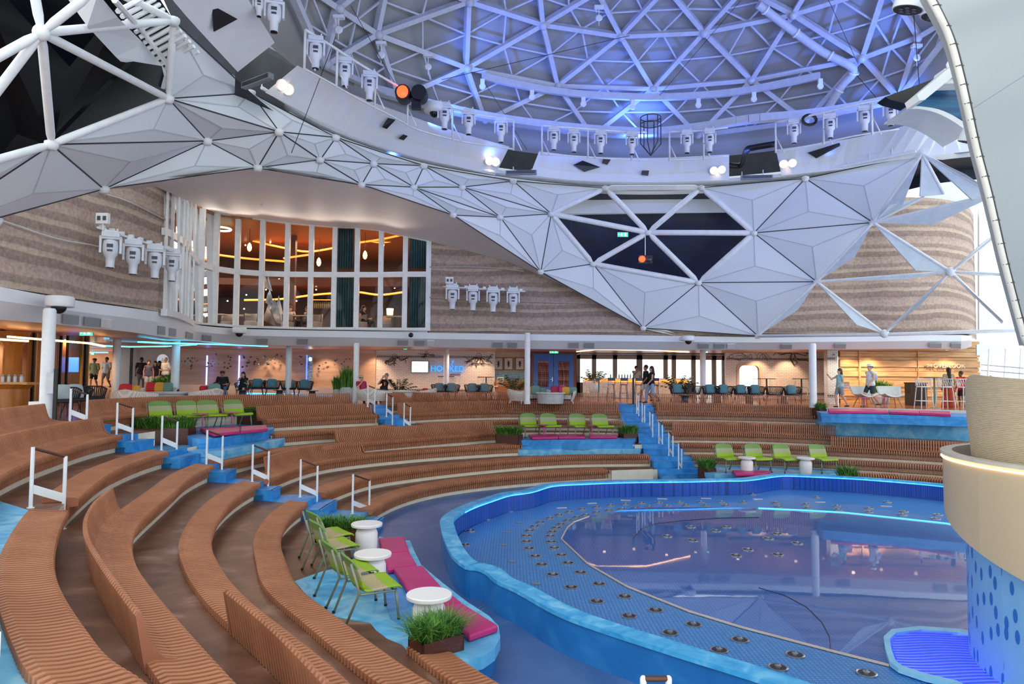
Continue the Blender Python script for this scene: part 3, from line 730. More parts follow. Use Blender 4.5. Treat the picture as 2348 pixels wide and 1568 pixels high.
# lit strip on the upper edge of the shell
# glazing behind the open bays
m_glass=mat('dark_bay_glass','05060a',.25,spec=.12,noise=False)
def sheet(pts,name,mt,label,cat,th=.04,**k):
    o=MB().slab(pts,th).build(name,mt); tag(o,label,cat,**k); return o
def push(k,s): return PS[k]*s if isinstance(k,str) else on_shell(*k)*s
sheet([push('D',1.06),push('C',1.06),push((398,47),1.06),push((330,-60),1.06),push((-60,-60),1.06),push((-60,440),1.06),push((60,400),1.06)],'bay_glazing',m_glass,'dark reflective glazing behind the tubular star at upper left','glazing')
# white curved soffit seen through the left bay
m=MB(); A_=[(150,-10),(200,60),(265,130),(330,190),(378,205)]; B_=[(225,-15),(270,40),(330,100),(372,150),(386,170)]
pa=[on_shell(x,y)*1.03 for x,y in A_]; pb=[on_shell(x,y)*1.02 for x,y in B_]
m.strip([pa,pb]); m.strip([[p*1.01 for p in pa],[p*1.01 for p in pb]]); m.loft(pa,[p*1.01 for p in pa]); o=m.build('curved_soffit',m_panel); tag(o,'white curved soffit band seen through the upper-left triangular bay','soffit')
m=MB()
for i in range(12):
    x=270+i*10; y=8+i*12; a_=on_shell(x,y)*1.0; m.tube([on_shell(x,y+18)*1.01,on_shell(x+75,y-22)*1.01],.05,6)
m.tube([on_shell(262,0)*1.0,on_shell(330,75)*1.0,on_shell(385,150)*1.0],.06,6)
o=m.build('roof_truss',m_white); tag(o,'white lattice truss behind the upper-left bay','truss')
# window bay in the middle right
m_navy=mat('navy_interior','131f45',.3,col2='0c1430',scale=1.2)
bay=thing('control_booth','dark navy glazed booth behind the tubular star, centre right','booth',tuple(PS['a']*1.05))
bo=Vector(bay.location)
def bp(x,y,s): return on_shell(x,y)*s
m=MB(); m.slab([bp(1250,480,1.10)-bo,bp(1770,480,1.10)-bo,bp(1770,700,1.10)-bo,bp(1250,660,1.10)-bo],.05); m.build('dark_interior',m_navy,bay)
m=MB(); m.slab([bp(1270,490,1.06)-bo,bp(1370,425,1.06)-bo,bp(1625,425,1.06)-bo,bp(1700,480,1.06)-bo,bp(1700,487,1.06)-bo,bp(1290,493,1.06)-bo],.05); m.build('header_panel',m_panel,bay)
for x0,x1 in((1310,1350),(1355,1420),(1425,1480),(1530,1590),(1600,1650)):
    m=MB(); fr=[bp(x0,505,1.085),bp(x1,505,1.085),bp(x1,600,1.085),bp(x0,600,1.085)]; fr=[p-bo for p in fr]
    for i in range(4): m.bar(fr[i],fr[(i+1)%4],.06,.04)
    m.build('window_frame',mat('navy_frame','1d2c58',.4),bay)
m_win=mat('cool_window','8aa8b8',.3,emit='7f9aa8',es=.35)
for x0,x1 in((1548,1585),(1607,1650)):
    m=MB(); m.slab([p-bo for p in(bp(x0,512,1.08),bp(x1,512,1.08),bp(x1,523,1.08),bp(x0,523,1.08))],.03); m.build('lit_transom',m_win,bay)
m_red=mat('red_signal_lamp','ff2a10',.3,emit='ff2a10',es=9,noise=False)
def beacon(p,label,off_lens=True,s=1.0):
    r=thing('signal_lamp',label,'signal lamp',tuple(p))
    m=MB(); m.box((0,.1*s,0),(.62*s,.18*s,.34*s)); m.build('housing',m_black,r)
    m=MB(); m.lathe([(.14*s,-.05),(.14*s,.02),(.05*s,.05)],(-.15*s,-.02*s,0),14,Matrix.Rotation(math.pi/2,3,'X')); m.build('red_lens',m_red,r,smooth=True)
    m=MB(); m.lathe([(.14*s,-.05),(.14*s,.02),(.05*s,.05)],(.15*s,-.02*s,0),14,Matrix.Rotation(math.pi/2,3,'X')); m.build('dark_lens',mat('unlit_lens','3b3b40',.15),r,smooth=True)
    return r
p=on_shell(1480,594)*.985; r=beacon(p,'signal lamp with glowing red-orange lens hanging in the star window'); MB().tube([(0,.05,.15),(0,.05,1.15)],.02,6).build('hanger',m_white,r)
def exitsign(p,label,w=.5,h=.22):
    r=thing('exit_sign',label,'exit sign',tuple(p)); 
    MB().box((0,0,0),(w,.05,h)).build('case',mat('sign_case','cfd6d2',.4),r)
    MB().box((0,-.03,0),(w*.94,.015,h*.86)).build('green_face',mat('exit_green','28c08a',.4,emit='36cf9a',es=1.6,noise=False),r)
    m=MB(); m.box((w*.2,-.042,0),(w*.2,.01,h*.6)); m.box((-w*.12,-.042,-h*.05),(w*.12,.01,h*.4)); m.ball((-w*.12,-.042,h*.25),h*.09,6,4); m.bar((-w*.3,-.042,0),(-w*.42,-.042,0),.01,h*.12); m.build('pictogram',mat('sign_white','f6fff8',.4,emit='ffffff',es=1.5,noise=False),r)
    return r
exitsign(bp(1428,538,1.06),'green exit sign inside the dark star-shaped window')
# ------------------------------------------------------------ shell wings at right (open folded fins)
XP={'j':(2180,623),'k2':(2028,765),'l2':(2300,440),'m2':(2310,630),'n3':(2300,740),'o2':(2345,490),'h':(1873,646),'i':(2002,510),'d':(2115,352),'g':(1738,770),'r1':(2340,745),'r0':(2350,770)}
PX={k:on_shell(*v)*.985 for k,v in XP.items()}
def rib(a_,b_,px_mid,label,depth=.45):
    A_=PX[a_] if isinstance(a_,str) else on_shell(*a_)*.985; B_=PX[b_] if isinstance(b_,str) else on_shell(*b_)*.985
    Mi=on_shell(*px_mid)*.975; d=(B_-A_)
    m=MB(); base=(A_+B_)/2
    r=thing('shell_fin',label,'shell fin',tuple(base))
    q=Mi-base
    m.add([A_-base,B_-base,q,q+Vector((0,.06,.0)),A_-base+Vector((0,.06,0)),B_-base+Vector((0,.06,0))],[(0,1,2),(4,5,3),(0,2,3,4),(2,1,5,3)])
    m.build('blade',mat('pale_fin','dfe9e9',.5),r)
    m=MB(); m.tube([A_-base,B_-base],.055,8); m.build('spine',m_white,r,smooth=True,angle=40)
rib('h','j',(2080,640),'nearly level white fin running from the shell edge to the right-hand node')
rib('h','k2',(1965,745),'white fin sloping down from the shell edge to the bottom-right node')
rib('i','j',(2100,620),'white fin sloping down from the upper shell edge to the right-hand node')
rib('i','l2',(2140,515),'pale fin running level from the upper shell edge to the pipe-edged screen')
rib('j','k2',(2110,700),'slim fin between the right-hand node and the bottom-right node')
rib('j','o2',(2250,560),'slim fin rising from the right-hand node to the screen edge')
rib('j','m2',(2250,632),'level fin from the right-hand node toward the screen edge')
rib('j','n3',(2300,735),'wide fin dropping from the right-hand node to the lower screen edge')
rib('d',(2270,440),(2230,458),'large pale fin hanging from the top-right node beside the screen')
rib('d',(2290,450),(2215,400),'narrow pale fin beside the large top-right fin')
rib('d','i',(2070,470),'folded white fin along the right edge of the shell',.4)
rib('d',(2165,445),(2110,450),'small folded white fin below the top-right node')
rib('i','h',(1960,590),'folded fin along the shell edge between its two right nodes')
rib('h','g',(1830,710),'folded fin along the lowest right edge of the shell')
rib((2005,510),(2120,450),(2040,470),'broad white fin spreading right of the shell edge above the striped drum')
for k,lab in(('j','star node where seven white fins meet at right'),('k2','white node at the foot of the fins above the wood wall')):
    m=MB(); m.ball((0,0,0),.17,12,8); o=m.build('fin_node',m_white,smooth=True); o.location=PX[k]; tag(o,lab,'node')
m=MB(); m.tube([on_shell(1738,770)*.985,on_shell(2028,767)*.985,on_shell(2350,757)*.985],.07,8); o=m.build('edge_tube',m_white,smooth=True); tag(o,'white tube running along the bottom of the open fin bays','tube')
# ------------------------------------------------------------ ring panels + lamps
m_lampw=mat('warm_floodlight','ffd9b0',.4,emit='ffc890',es=9,noise=False)
def ringpanel(bot,top,label,cuts=(),lamps=(),zb=8.0,zt=8.95):
    Bt=catmull([tuple(atz(x,y,zb)) for x,y in bot],5); Tp=catmull([tuple(atz(x,y,zt)) for x,y in top],5)
    nn=20; Bt=[Bt[round(i*(len(Bt)-1)/nn)] for i in range(nn+1)]; Tp=[Tp[round(i*(len(Tp)-1)/nn)] for i in range(nn+1)]
    c=(Bt[nn//2]+Tp[nn//2])/2; r=thing('curved_gantry_board',label,'gantry board',tuple(c))
    Bt=[p-c for p in Bt];Tp=[p-c for p in Tp]; bk=[(p+c)*1.004-c for p in Bt]; tk=[(p+c)*1.004-c for p in Tp]
    m=MB(); m.strip([Bt,Tp,tk,bk,Bt]); m.add([Bt[0],Tp[0],tk[0],bk[0]],[(0,1,2,3)]); m.add([Bt[-1],Tp[-1],tk[-1],bk[-1]],[(0,1,2,3)]); m.build('curved_board',m_panel,r)
    def onp(x,y,off=.03):
        # intersect pixel ray with panel: bilinear search
        best=None;bd=1e9
        for i in range(nn*2+1):
            for j in range(21):
                a_=i/2; i0_=min(int(a_),nn-1); f=a_-i0_; s=j/20
                p=(Bt[i0_]*(1-f)+Bt[i0_+1]*f)*(1-s)+(Tp[i0_]*(1-f)+Tp[i0_+1]*f)*s
                q=proj(tuple(p+c)); dd=(q[0]-x)**2+(q[1]-y)**2
                if dd<bd: bd=dd;best=p
        dpt=(best+c).y
        return aty(x,y,dpt)*(1-off*.12)-c
    for poly in cuts:
        m=MB(); m.slab([onp(x,y) for x,y in poly],.03); m.build('cut_out',m_dark,r)
    for x,y in lamps:
        p=onp(x,y); d=-(p+c).normalized(); z=d.to_track_quat('Z','Y').to_matrix()
        m=MB(); m.lathe([(.17,-.05),(.17,.05),(.14,.05)],p,16,z); m.build('lamp_housing',m_white,r)
        m=MB(); m.lathe([(.135,.03),(.135,.06),(.05,.075)],p,16,z); m.build('lamp_lens',m_lampw,r)
    return r
ringpanel([(330,-110),(400,5),(545,165)],[(480,-160),(570,0),(630,98)],'wide white curved board at upper left with a triangular cut-out',cuts=[[(487,12),(545,44),(491,73)]])
ringpanel([(608,212),(760,290),(900,345),(1060,385),(1135,402)],[(682,150),(800,212),(920,258),(1050,303),(1168,336)],'long white curved board left of centre, a lamp pair at each end',cuts=[[(890,270),(906,274),(886,295),(876,291)],[(925,308),(934,311),(924,321),(914,317)]],lamps=[(647,195),(661,205),(1122,369),(1137,371)])
ringpanel([(1215,402),(1330,414),(1500,418),(1672,413)],[(1236,347),(1340,358),(1500,362),(1672,354)],'white curved board at centre with a diamond-shaped cut-out and two lamps',cuts=[[(1315,378),(1336,368),(1376,383),(1340,394)],[(1383,364),(1400,366),(1392,378),(1380,374)],[(1472,391),(1488,391),(1486,403),(1470,401)]],lamps=[(1637,391),(1655,389)])
ringpanel([(1792,402),(1930,388),(2060,366),(2240,345)],[(1779,343),(1900,326),(2010,305),(2140,275),(2200,300)],'white curved board at right with a slanted dark wedge cut-out and two lamps',cuts=[[(1852,350),(1925,327),(1927,334),(1872,363)]],lamps=[(1797,376),(1817,374)])
# backing drum, pipes and shelf in the gantry
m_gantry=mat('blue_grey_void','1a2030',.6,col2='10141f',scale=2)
gb=[(540,150),(640,235),(770,305),(972,370),(1177,405),(1388,425),(1608,424),(1847,403),(2040,372),(2150,345),(2290,330)]
GB=[atz(x,y,8.3)*1.07 for x,y in gb]; GB=catmull([tuple(p) for p in GB],5)
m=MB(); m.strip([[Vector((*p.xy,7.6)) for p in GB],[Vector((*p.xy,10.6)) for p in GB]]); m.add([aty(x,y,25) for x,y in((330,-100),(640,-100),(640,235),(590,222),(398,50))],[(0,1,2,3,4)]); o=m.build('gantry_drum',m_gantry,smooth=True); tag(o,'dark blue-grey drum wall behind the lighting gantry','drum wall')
m=MB(); m.strip([[Vector((*p.xy,8.02)) for p in GB],[Vector((*(p*.945).xy,8.02)) for p in GB]]); o=m.build('gantry_floor',m_gantry); tag(o,'narrow dark service floor of the lighting gantry','service floor')
for s,zz_,rad,lab in((1.045,8.75,.22,'thick blue-lit duct running round inside the gantry'),(1.03,8.4,.07,'thin lower pipe running round inside the gantry')):
    q=[Vector((p.x*s/1.07,p.y*s/1.07,zz_)) for p in GB[6:]]; o=MB().tube(q,rad,10).build('duct',m_domebeam,smooth=True); tag(o,lab,'duct')
sp=[(600,205),(770,303),(972,367),(1177,402),(1388,420),(1608,419),(1847,398),(2100,350)]
q=catmull([tuple(atz(x,y,8.0)*1.005) for x,y in sp],5); m=MB()
for i in range(0,len(q)-1): 
    m.tube([q[i],q[i]+Vector((0,0,.35))],.02,5)
m.tube([p+Vector((0,0,.05)) for p in q],.05,6)
o=m.build('edge_conduit',m_white); tag(o,'thin white conduit and stubs along the top edge of the faceted shell','conduit')
# light rails
m_mh=mat('moving_light_white','dfe3ea',.35)
def railing(pts,label,zt=9.35):
    P=[atz(x,y,zt) for x,y in pts]; P=catmull([tuple(p) for p in P],5); c=P[len(P)//2]; r=thing('lighting_rail',label,'lighting rail',tuple(c))
    m=MB(); m.tube([p-c for p in P],.04,8); m.build('top_tube',m_white,r,smooth=True)
    for i in range(0,len(P),6):
        m=MB(); p=P[i]; dn=Vector((p.x*1.015,p.y*1.015,zt-1.0)); m.tube([p-c,dn-c],.035,6); m.tube([Vector((p.x*1.02,p.y*1.02,zt-.3))-c,dn-c+Vector((.3,0,0))],.025,6); m.build('hanger',m_white,r,smooth=True)
    m=MB(); m.tube([Vector((p.x*1.015,p.y*1.015,zt-.95))-c for p in P],.03,6); m.build('bottom_tube',m_white,r,smooth=True)
    return r
railing([(700,68),(760,105),(830,150),(905,193),(960,225),(1060,255),(1178,275)],'white tubular lighting rail above the long left board')
railing([(1243,288),(1330,294),(1420,301),(1486,303)],'white tubular lighting rail above the diamond cut-out board')
railing([(1535,302),(1600,300),(1669,292)],'short white tubular lighting rail above the centre lamps')
railing([(1778,281),(1870,262),(1960,240),(2060,222)],'white tubular lighting rail above the right board')
def mk_head():
    r=thing('moving_head_light','','moving light')
    m=MB(); m.box((0,0,-.07),(.46,.26,.14)); m.box((0,0,.02),(.34,.06,.08)); m.tube([(-.16,0,.0),(-.16,0,.12)],.03,6); m.tube([(.16,0,0),(.16,0,.12)],.03,6); m.build('base',m_mh,r)
    m=MB(); 
    for s in(-1,1):
        m.prism([(s*.23,-.07),(s*.29,-.07),(s*.29,.07),(s*.23,.07)],-.62,-.12)
    m.box((0,0,-.17),(.54,.14,.07)); m.build('yoke',m_mh,r)
    m=MB(); m.lathe([(.12,-.22),(.19,-.26),(.21,-.40),(.21,-.58),(.18,-.68),(.13,-.74),(.115,-.98),(.125,-1.04)],n=14); m.build('head',m_mh,r,smooth=True,angle=50)
    m=MB(); m.lathe([(.105,-1.03),(.105,-1.06),(.04,-1.07)],n=14); m.build('lens',mat('dark_lens','16181d',.1),r,smooth=True,angle=40)
    m=MB(); m.box((0,-.195,-.42),(.16,.05,.10)); m.box((0,-.19,-.56),(.14,.05,.06)); m.build('vent_grille',mat('dark_vent','4a4d55',.5),r)
    return r
MH=Proto(mk_head)
def head(x,yt,yb,label,y=None,zt=9.3,rz=None,group=None):
    p=atz(x,yt,zt) if y is None else aty(x,yt,y)
    h=(yb-yt)/F_*p.y; a=math.atan2(p.x,p.y)
    o=MH.put(p,-a*.8 if rz is None else rz,label,group,scale=h/1.07)
    return o
for i,(x,a_,b_,l) in enumerate([(595,-12,42,'white moving light cut by the top edge, leftmost on the gantry'),(630,-5,80,'white moving light second from left on the gantry, by the cut-out board'),(725,85,163,'white moving light at the left end of the long rail'),(792,133,203,'second white moving light on the long left rail'),(848,165,235,'third white moving light on the long left rail, before the red lamp'),
 (1020,237,300,'white moving light just right of the domed camera on the left rail'),(1075,252,312,'second white moving light right of the domed camera'),(1149,272,330,'white moving light at the right end of the long left rail'),
 (1270,292,347,'leftmost of the four lights above the diamond cut-out board'),(1316,297,352,'second of the four lights above the diamond cut-out board'),(1377,300,355,'third of the four lights above the diamond cut-out board'),(1449,303,357,'fourth of the four lights, beside the round cage'),
 (1575,300,354,'left of the two moving lights above the centre lamp pair'),(1627,297,352,'right of the two moving lights above the centre lamp pair'),
 (1820,275,332,'leftmost moving light above the right board'),(1903,262,320,'second moving light above the right board, after the ring'),(1982,243,305,'third moving light above the right board'),(2041,232,292,'rightmost moving light above the right board')]):
    head(x,a_,b_,l,group=None)
# domed camera, ring, beacon on gantry
p=atz(996,252,9.1); r=thing('dome_camera','white drum-shaped camera housing on the left gantry rail','camera',tuple(p)); MB().lathe([(.2,.25),(.34,.2),(.36,-.05),(.3,-.1)],n=18).build('housing',m_white,r,smooth=True,angle=50); MB().ball((0,0,-.1),.16,12,8).build('lens_dome',m_black,r,smooth=True)
p=atz(940,211,9.2); r=thing('signal_lamp','black hooded signal lamp with red glowing lens on the left gantry rail','signal lamp',tuple(p))
for s,nm in((-.22,'red'),(.3,'dark')):
    m=MB(); m.lathe([(.25,-.25),(.27,0),(.25,.25)],(s,.1,-.05),14,Matrix.Rotation(math.pi/2,3,'X')); m.build('hood',m_black,r,smooth=True,angle=40)
    if s<0: MB().ball((s,-.12,-.05),.2,12,8,(1,.5,1.1)).build('red_lens',m_red,r,smooth=True)
m=MB(); m.box((.2,.1,-.38),(.3,.2,.3)); m.build('mount',m_black,r)
p=atz(1856,275,9.2); o=MB().tube([(.24*math.cos(t/10*math.pi),0,.18*math.sin(t/10*math.pi)) for t in range(21)],.05,6).build('ring_light',m_black); o.location=p; tag(o,'small black oval ring mounted between the right-hand moving lights','ring light')
p=atz(1492,300,9.3); m=MB()
for z_ in(.5,.25): m.tube([(.38*math.cos(t/8*math.pi),.38*math.sin(t/8*math.pi),z_) for t in range(17)],.02,5)
for t in range(6): m.tube([(.38*math.cos(t*1.05),.38*math.sin(t*1.05),.5),(.38*math.cos(t*1.05),.38*math.sin(t*1.05),-.5),(0,0,-.95)],.02,5)
o=m.build('wire_cage',mat('dark_steel','3c414b',.4)); o.location=p; tag(o,'dark round wire cage standing between the centre moving lights','cage')
# bent black hose
hp=[(1665,378),(1700,378),(1712,345),(1730,338),(1778,330)]
o=MB().tube(catmull([tuple(atz(x,y,8.6)*1.02) for x,y in hp],5),.12,8).build('black_hose',m_black,smooth=True); tag(o,'thick black bent hose in the gap right of the centre board','hose')
for x,lab in((1735,'grey slotted louvre bar in the gap between centre and right boards'),(1195,'grey slotted louvre bar in the gap between left and centre boards'),(590,'grey slotted louvre bar below the upper-left board')):
    y={1735:407,1195:396,590:186}[x]; p=atz(x,y,7.95); r=thing('louvre_bar',lab,'louvre',tuple(p),-.1 if x>1000 else .6-1.2); MB().box((0,0,0),(1.2,.16,.16)).build('case',m_grey,r); m=MB(); [m.box((0,-.085,.05-.03*i),(1.12,.02,.012)) for i in range(4)]; m.build('slots',m_black,r)

# moving lights hung on the two striped walls
for pts,d0,d1,bar,box_,lab in (([(255,535,617),(307,553,632),(357,565,641),(396,575,647)],19.6,21.6,((222,521),(412,581)),(236,501),'left striped wall'),([(1038,655,711),(1085,659,714),(1131,662,717),(1177,664,718)],30.8,30.8,((1016,657),(1205,668)),(1031,643),'striped wall at centre')):
    a_=aty(*bar[0],d0-.1); b_=aty(*bar[1],d1+.1); c=(a_+b_)/2
    r=thing('lighting_bar','white lighting bar with clamps carrying four moving lights on the '+lab,'lighting bar',tuple(c))
    MB().tube([a_-c,b_-c],.035,8).build('tube',m_white,r,smooth=True)
    for i in range(9):
        t=(i+.5)/9; p=a_+(b_-a_)*t-c; MB().box(p+Vector((0,0,.05)),(.14,.08,.1)).build('clamp',m_white,r)
    m=MB()
    for t in(.08,.92): p=a_+(b_-a_)*t-c; m.bar(p,p+Vector(((a_+b_)/2).normalized())*1.3*(1 if d0<25 else .6),.05,.05)
    m.build('wall_arm',m_white,r)
    for i,(x,yt,yb) in enumerate(pts):
        o=head(x,yt-2,yb,('first','second','third','fourth')[i]+' from left of four white moving lights, '+lab,y=d0+(d1-d0)*i/3)
    q=aty(*box_,d0-.1); r=thing('wall_floodlight','small white twin-window box light above the first moving light on the '+lab,'wall light',tuple(q)); MB().box((0,0,0),(.34,.12,.3)).build('case',m_white,r); m=MB(); [m.box((s_*.08,-.065,0),(.09,.02,.12)) for s_ in(-1,1)]; m.build('window',MT['dark_vent'],r); MB().tube([(0,0,-.15),(0,.02,-.35)],.02,6).build('stalk',m_white,r)
# ------------------------------------------------------------ travertine banded walls
def trav(nt,N,L,b):
    tc=N.new('ShaderNodeTexCoord'); sx=N.new('ShaderNodeSeparateXYZ'); L.new(tc.outputs['Object'],sx.inputs[0])
    mp=N.new('ShaderNodeMapping'); mp.inputs['Scale'].default_value=(.22,.22,.35); L.new(tc.outputs['Object'],mp.inputs[0])
    n=N.new('ShaderNodeTexNoise'); n.inputs['Scale'].default_value=1.0; n.inputs['Detail'].default_value=2; L.new(mp.outputs[0],n.inputs['Vector'])
    zz_=mth(N,L,'ADD',mth(N,L,'MULTIPLY',sx.outputs[2],1.05),mth(N,L,'MULTIPLY',n.outputs[0],.55))
    fr=mth(N,L,'FRACT',zz_)
    c=ramp(N,L,fr,[(0,'cbbeb0'),(.16,'c6b8a9'),(.19,'b59a8c'),(.42,'bba293'),(.45,'d2c6b8'),(.58,'cec1b3'),(.61,'bba595'),(.79,'c0ab9c'),(.82,'cdc0b2'),(1,'cbbeb0')])
    n2=N.new('ShaderNodeTexNoise'); n2.inputs['Scale'].default_value=9; n2.inputs['Detail'].default_value=8; n2.inputs['Roughness'].default_value=.7; L.new(tc.outputs['Object'],n2.inputs['Vector'])
    mx=N.new('ShaderNodeMix'); mx.data_type='RGBA'; mx.blend_type='OVERLAY'; mx.inputs['Factor'].default_value=.75
    L.new(c,mx.inputs['A']); L.new(ramp(N,L,n2.outputs[0],[(.3,'505050'),(.7,'a8a8a8')]),mx.inputs['B'])
    L.new(mx.outputs['Result'],b.inputs['Base Color']); b.inputs['Roughness'].default_value=.7
m_trav=node_mat('banded_travertine',trav)
def wallstrip(pts,z0,z1,name,mt,th=.12):
    P=[Vector((p[0],p[1],0)) for p in pts]; Q=[p+p.normalized()*th for p in P]
    zt=z1 if isinstance(z1,(list,tuple)) else [z1]*len(P)
    zs=lambda pl,z:[Vector((p.x,p.y,z)) for p in pl]
    zz2=lambda pl:[Vector((p.x,p.y,z)) for p,z in zip(pl,zt)]
    m=MB(); m.strip([zs(P,z0),zz2(P),zz2(Q),zs(Q,z0),zs(P,z0)]); o=m.build(name,mt,smooth=False); return struct(o)
def XY(px,y,py=800): p=aty(px,py,y); return (p.x,p.y)
lw=catmull([XY(-250,13.6,690),XY(-120,15.5,690),XY(0,16.9,690),XY(119,18.4,690),XY(220,20.2,690),XY(300,21.6,690),XY(386,23.4,690)],6)
wallstrip([(p.x,p.y) for p in lw],2.05,[4.6+2.4*min(1,i/(len(lw)-1)) for i in range(len(lw))],'wall_left',m_trav)
B3=[aty(983,775,31.6),aty(983,545,31.6),aty(1160,592,31.6),aty(1300,650,31.6),aty(1420,712,31.6),aty(1480,738,31.6),aty(1560,757,31.6),aty(1745,757,31.6),aty(1745,785,31.6)]
struct(MB().slab(B3,.12).build('wall_back',m_trav))
rw=catmull([XY(1745,31.8),XY(1850,31.8),XY(1960,31.7),XY(2040,31.3),XY(2110,31.2),XY(2180,31.6),XY(2225,32.6),XY(2240,34.5)],6)
wallstrip([(p.x,p.y) for p in rw],2.05,8.3,'wall_right',m_trav)
m_ledge=mat('pale_ledge','b9b1a8',.5)
def ledge(px,label,off=.96):
    o=MB().tube(catmull([tuple(aty(x,y,d)*.997) for x,y,d in px],5),.03,5).build('wall_ledge',m_ledge); tag(o,label,'ledge')
ledge([(985,612,31.6),(1110,613,31.6),(1200,622,31.6)],'upper thin pale ledge line across the striped wall right of the windows')
ledge([(985,682,31.6),(1200,691,31.6),(1345,695,31.6)],'lower thin pale ledge line across the striped wall right of the windows')
ledge([(0,505,16.8),(130,548,18.3),(230,567,20.1),(385,610,23.2)],'wavy pale ledge line low on the left striped wall')
ledge([(230,442,20.2),(300,465,21.4),(386,507,23.2)],'wavy pale ledge line high on the left striped wall')
# soffit of the upper lounge
SA=[(250,434),(340,420),(430,407),(510,396),(591,386),(660,398),(720,408),(780,417),(829,425),(900,447),(970,470),(1039,495),(1150,562),(1240,625),(1360,690),(1475,754)]
SB=[(385,427,23.2),(440,462,27.5),(487,485,30),(545,497,31),(597,503,31.4),(655,511,31.6),(710,516,31.6),(764,520,31.6),(816,522,31.6),(871,528,31.6),(927,541,31.6),(981,552,31.55),(1160,598,31.5),(1300,657,31.5),(1420,718,31.5),(1550,770,31.5)]
m_soff=mat('warm_grey_soffit','f0eeec',.6,col2='e9e6e4',scale=.4)
A_=[on_shell(x,y) for x,y in SA]; B_=[aty(x,y,d) for x,y,d in SB]
m=MB(); m.strip([A_,B_]); m.strip([[p+Vector((0,0,.1)) for p in A_],[p+Vector((0,0,.1)) for p in B_]]); o=m.build('ceiling',m_soff,smooth=True); struct(o)
for x,y in((708,455),(640,420),(600,470)):
    p=aty(x,y,27.5); o=MB().ball((0,0,0),.05,8,5).build('sprinkler_head',m_white); o.location=p; tag(o,'tiny white sprinkler head on the grey soffit','sprinkler','sprinkler heads on the upper soffit')
# ------------------------------------------------------------ fascia
FA=[(-120,640,722,15.6),(0,657,733,16.6),(104,677,741,18.0),(200,693,751,19.6),(300,706,761,21.3),(376,717,773,23.2),(400,724,776,24.6),(424,734,778,26.6),(445,745,780.5,28.2),(497,750,785.6,29.3),(559,754,790.7,30.3),(681,757,792.5,31),(800,759,793.5,31.2),(1000,763,796,31.4),(1208,766,800,31.5),(1475,769,802,31.5),(1740,773,802,31.3),(1972,770.5,800.5,31),(2138,768,799.5,30.6),(2210,768,801,30.4),(2238,772,790,31)]
FC=catmull([(x,0,0) for x,*_ in FA],6); fa=[]
def interp(px):
    for a_,b_ in zip(FA,FA[1:]):
        if a_[0]<=px<=b_[0]:
            t=(px-a_[0])/(b_[0]-a_[0]); return [a_[i]+(b_[i]-a_[i])*t for i in range(4)]
    return list(FA[-1])
def smooth4(px,w=14):
    q=[interp(px+d) for d in(-w,-w/2,0,w/2,w)]; return [sum(v[i] for v in q)/5 for i in range(4)]
rows=[[],[],[],[],[]]
x=-100
while x<=2236:
    X,yu,yl,d=smooth4(x) if x<2190 else interp(x); yc=yu+.42*(yl-yu)
    rows[0].append(aty(x,yu,d)*1.03); rows[1].append(aty(x,yu,d)); rows[2].append(aty(x,yc,d)); rows[3].append(aty(x,yl,d+.45)); rows[4].append(aty(x,yl,d+.45)*1.015)
    x+=12
o=MB().strip(rows).build('trim_fascia',m_panel,smooth=True,angle=25); struct(o)
m_ceil=mat('salmon_lounge_ceiling','c9a595',.35,col2='b98f7c',scale=.6)
bk=[]
for p in rows[3]:
    q=Vector((p.x,p.y,0)); t=48-q.y; bk.append(Vector((q.x*1.0+ (q.x-5)*t*.03,48,1.6)))
m=MB(); m.strip([[p+Vector((0,0,.02)) for p in rows[3]],bk]); o=m.build('ceiling',m_ceil); struct(o)
o=MB().strip([[Vector((p.x,p.y,2.08)) for p in rows[1]],[Vector((b_.x,b_.y,2.08)) for b_ in bk]]).build('floor',mat('upper_floor','6a5040',.4)); struct(o)
def bandpt(px,s,o=.0):
    X,yu,yl,d=interp(px); yc=yu+.42*(yl-yu); a_=aty(px,yc,d); b_=aty(px,yl,d+.45); return (a_+(b_-a_)*s)*(1-o)
m_grille=mat('grey_speaker_cloth','a4a9ae',.7,scale=60)
for x,w,k in((162,36,0),(210,34,0),(243,24,1),(372,16,0),(397,15,0),(434,15,0),(475,19,0),(602,24,0),(694,24,0),(924,24,0),(962,23,0),(988,17,1),(1142,22,0),(1175,21,0),(1316,22,0),(1352,22,0),(1614,23,0),(1650,23,0),(1677,17,1),(1804,24,0),(1927,26,0),(2145,28,0),(2192,22,0)):
    c=bandpt(x,.5,.003); P=[bandpt(x-w/2,.25,.003),bandpt(x+w/2,.25,.003),bandpt(x+w/2-1,.85,.003),bandpt(x-w/2-1,.85,.003)]
    o=MB().slab([p-c for p in P],.03).build('ceiling_hatch' if k else 'speaker_grille',m_white if k else m_grille); o.location=c
    side='left of the first column' if x<1 else 'far left' if x<260 else 'left' if x<500 else 'centre-left' if x<1000 else 'centre' if x<1400 else 'right of centre' if x<1700 else 'right'
    tag(o,('small white square hatch in the sloping fascia, ' if k else 'flat grey speaker grille set in the sloping fascia, ')+side,'hatch' if k else 'speaker','' or ('fascia speaker grilles, '+side if not k else 'fascia hatches, '+side))
def cctv(px,py,d,s,label):
    p=aty(px,py,d); r=thing('dome_camera',label,'camera',tuple(p)); r.scale=(s,)*3
    MB().lathe([(.22,.12),(.24,.1),(.24,-.06),(.22,-.08)],n=20).build('housing',m_white,r,smooth=True,angle=50); MB().box((-.1,.25,.02),(.3,.4,.14)).build('bracket',m_white,r)
    MB().ball((0,-.02,-.08),.13,12,8).build('lens_dome',m_black,r,smooth=True)
cctv(137,694,17.6,1.35,'large white dome camera above the first white column at far left')
cctv(549,759,29.6,1.2,'white dome camera on the fascia below the tall windows')
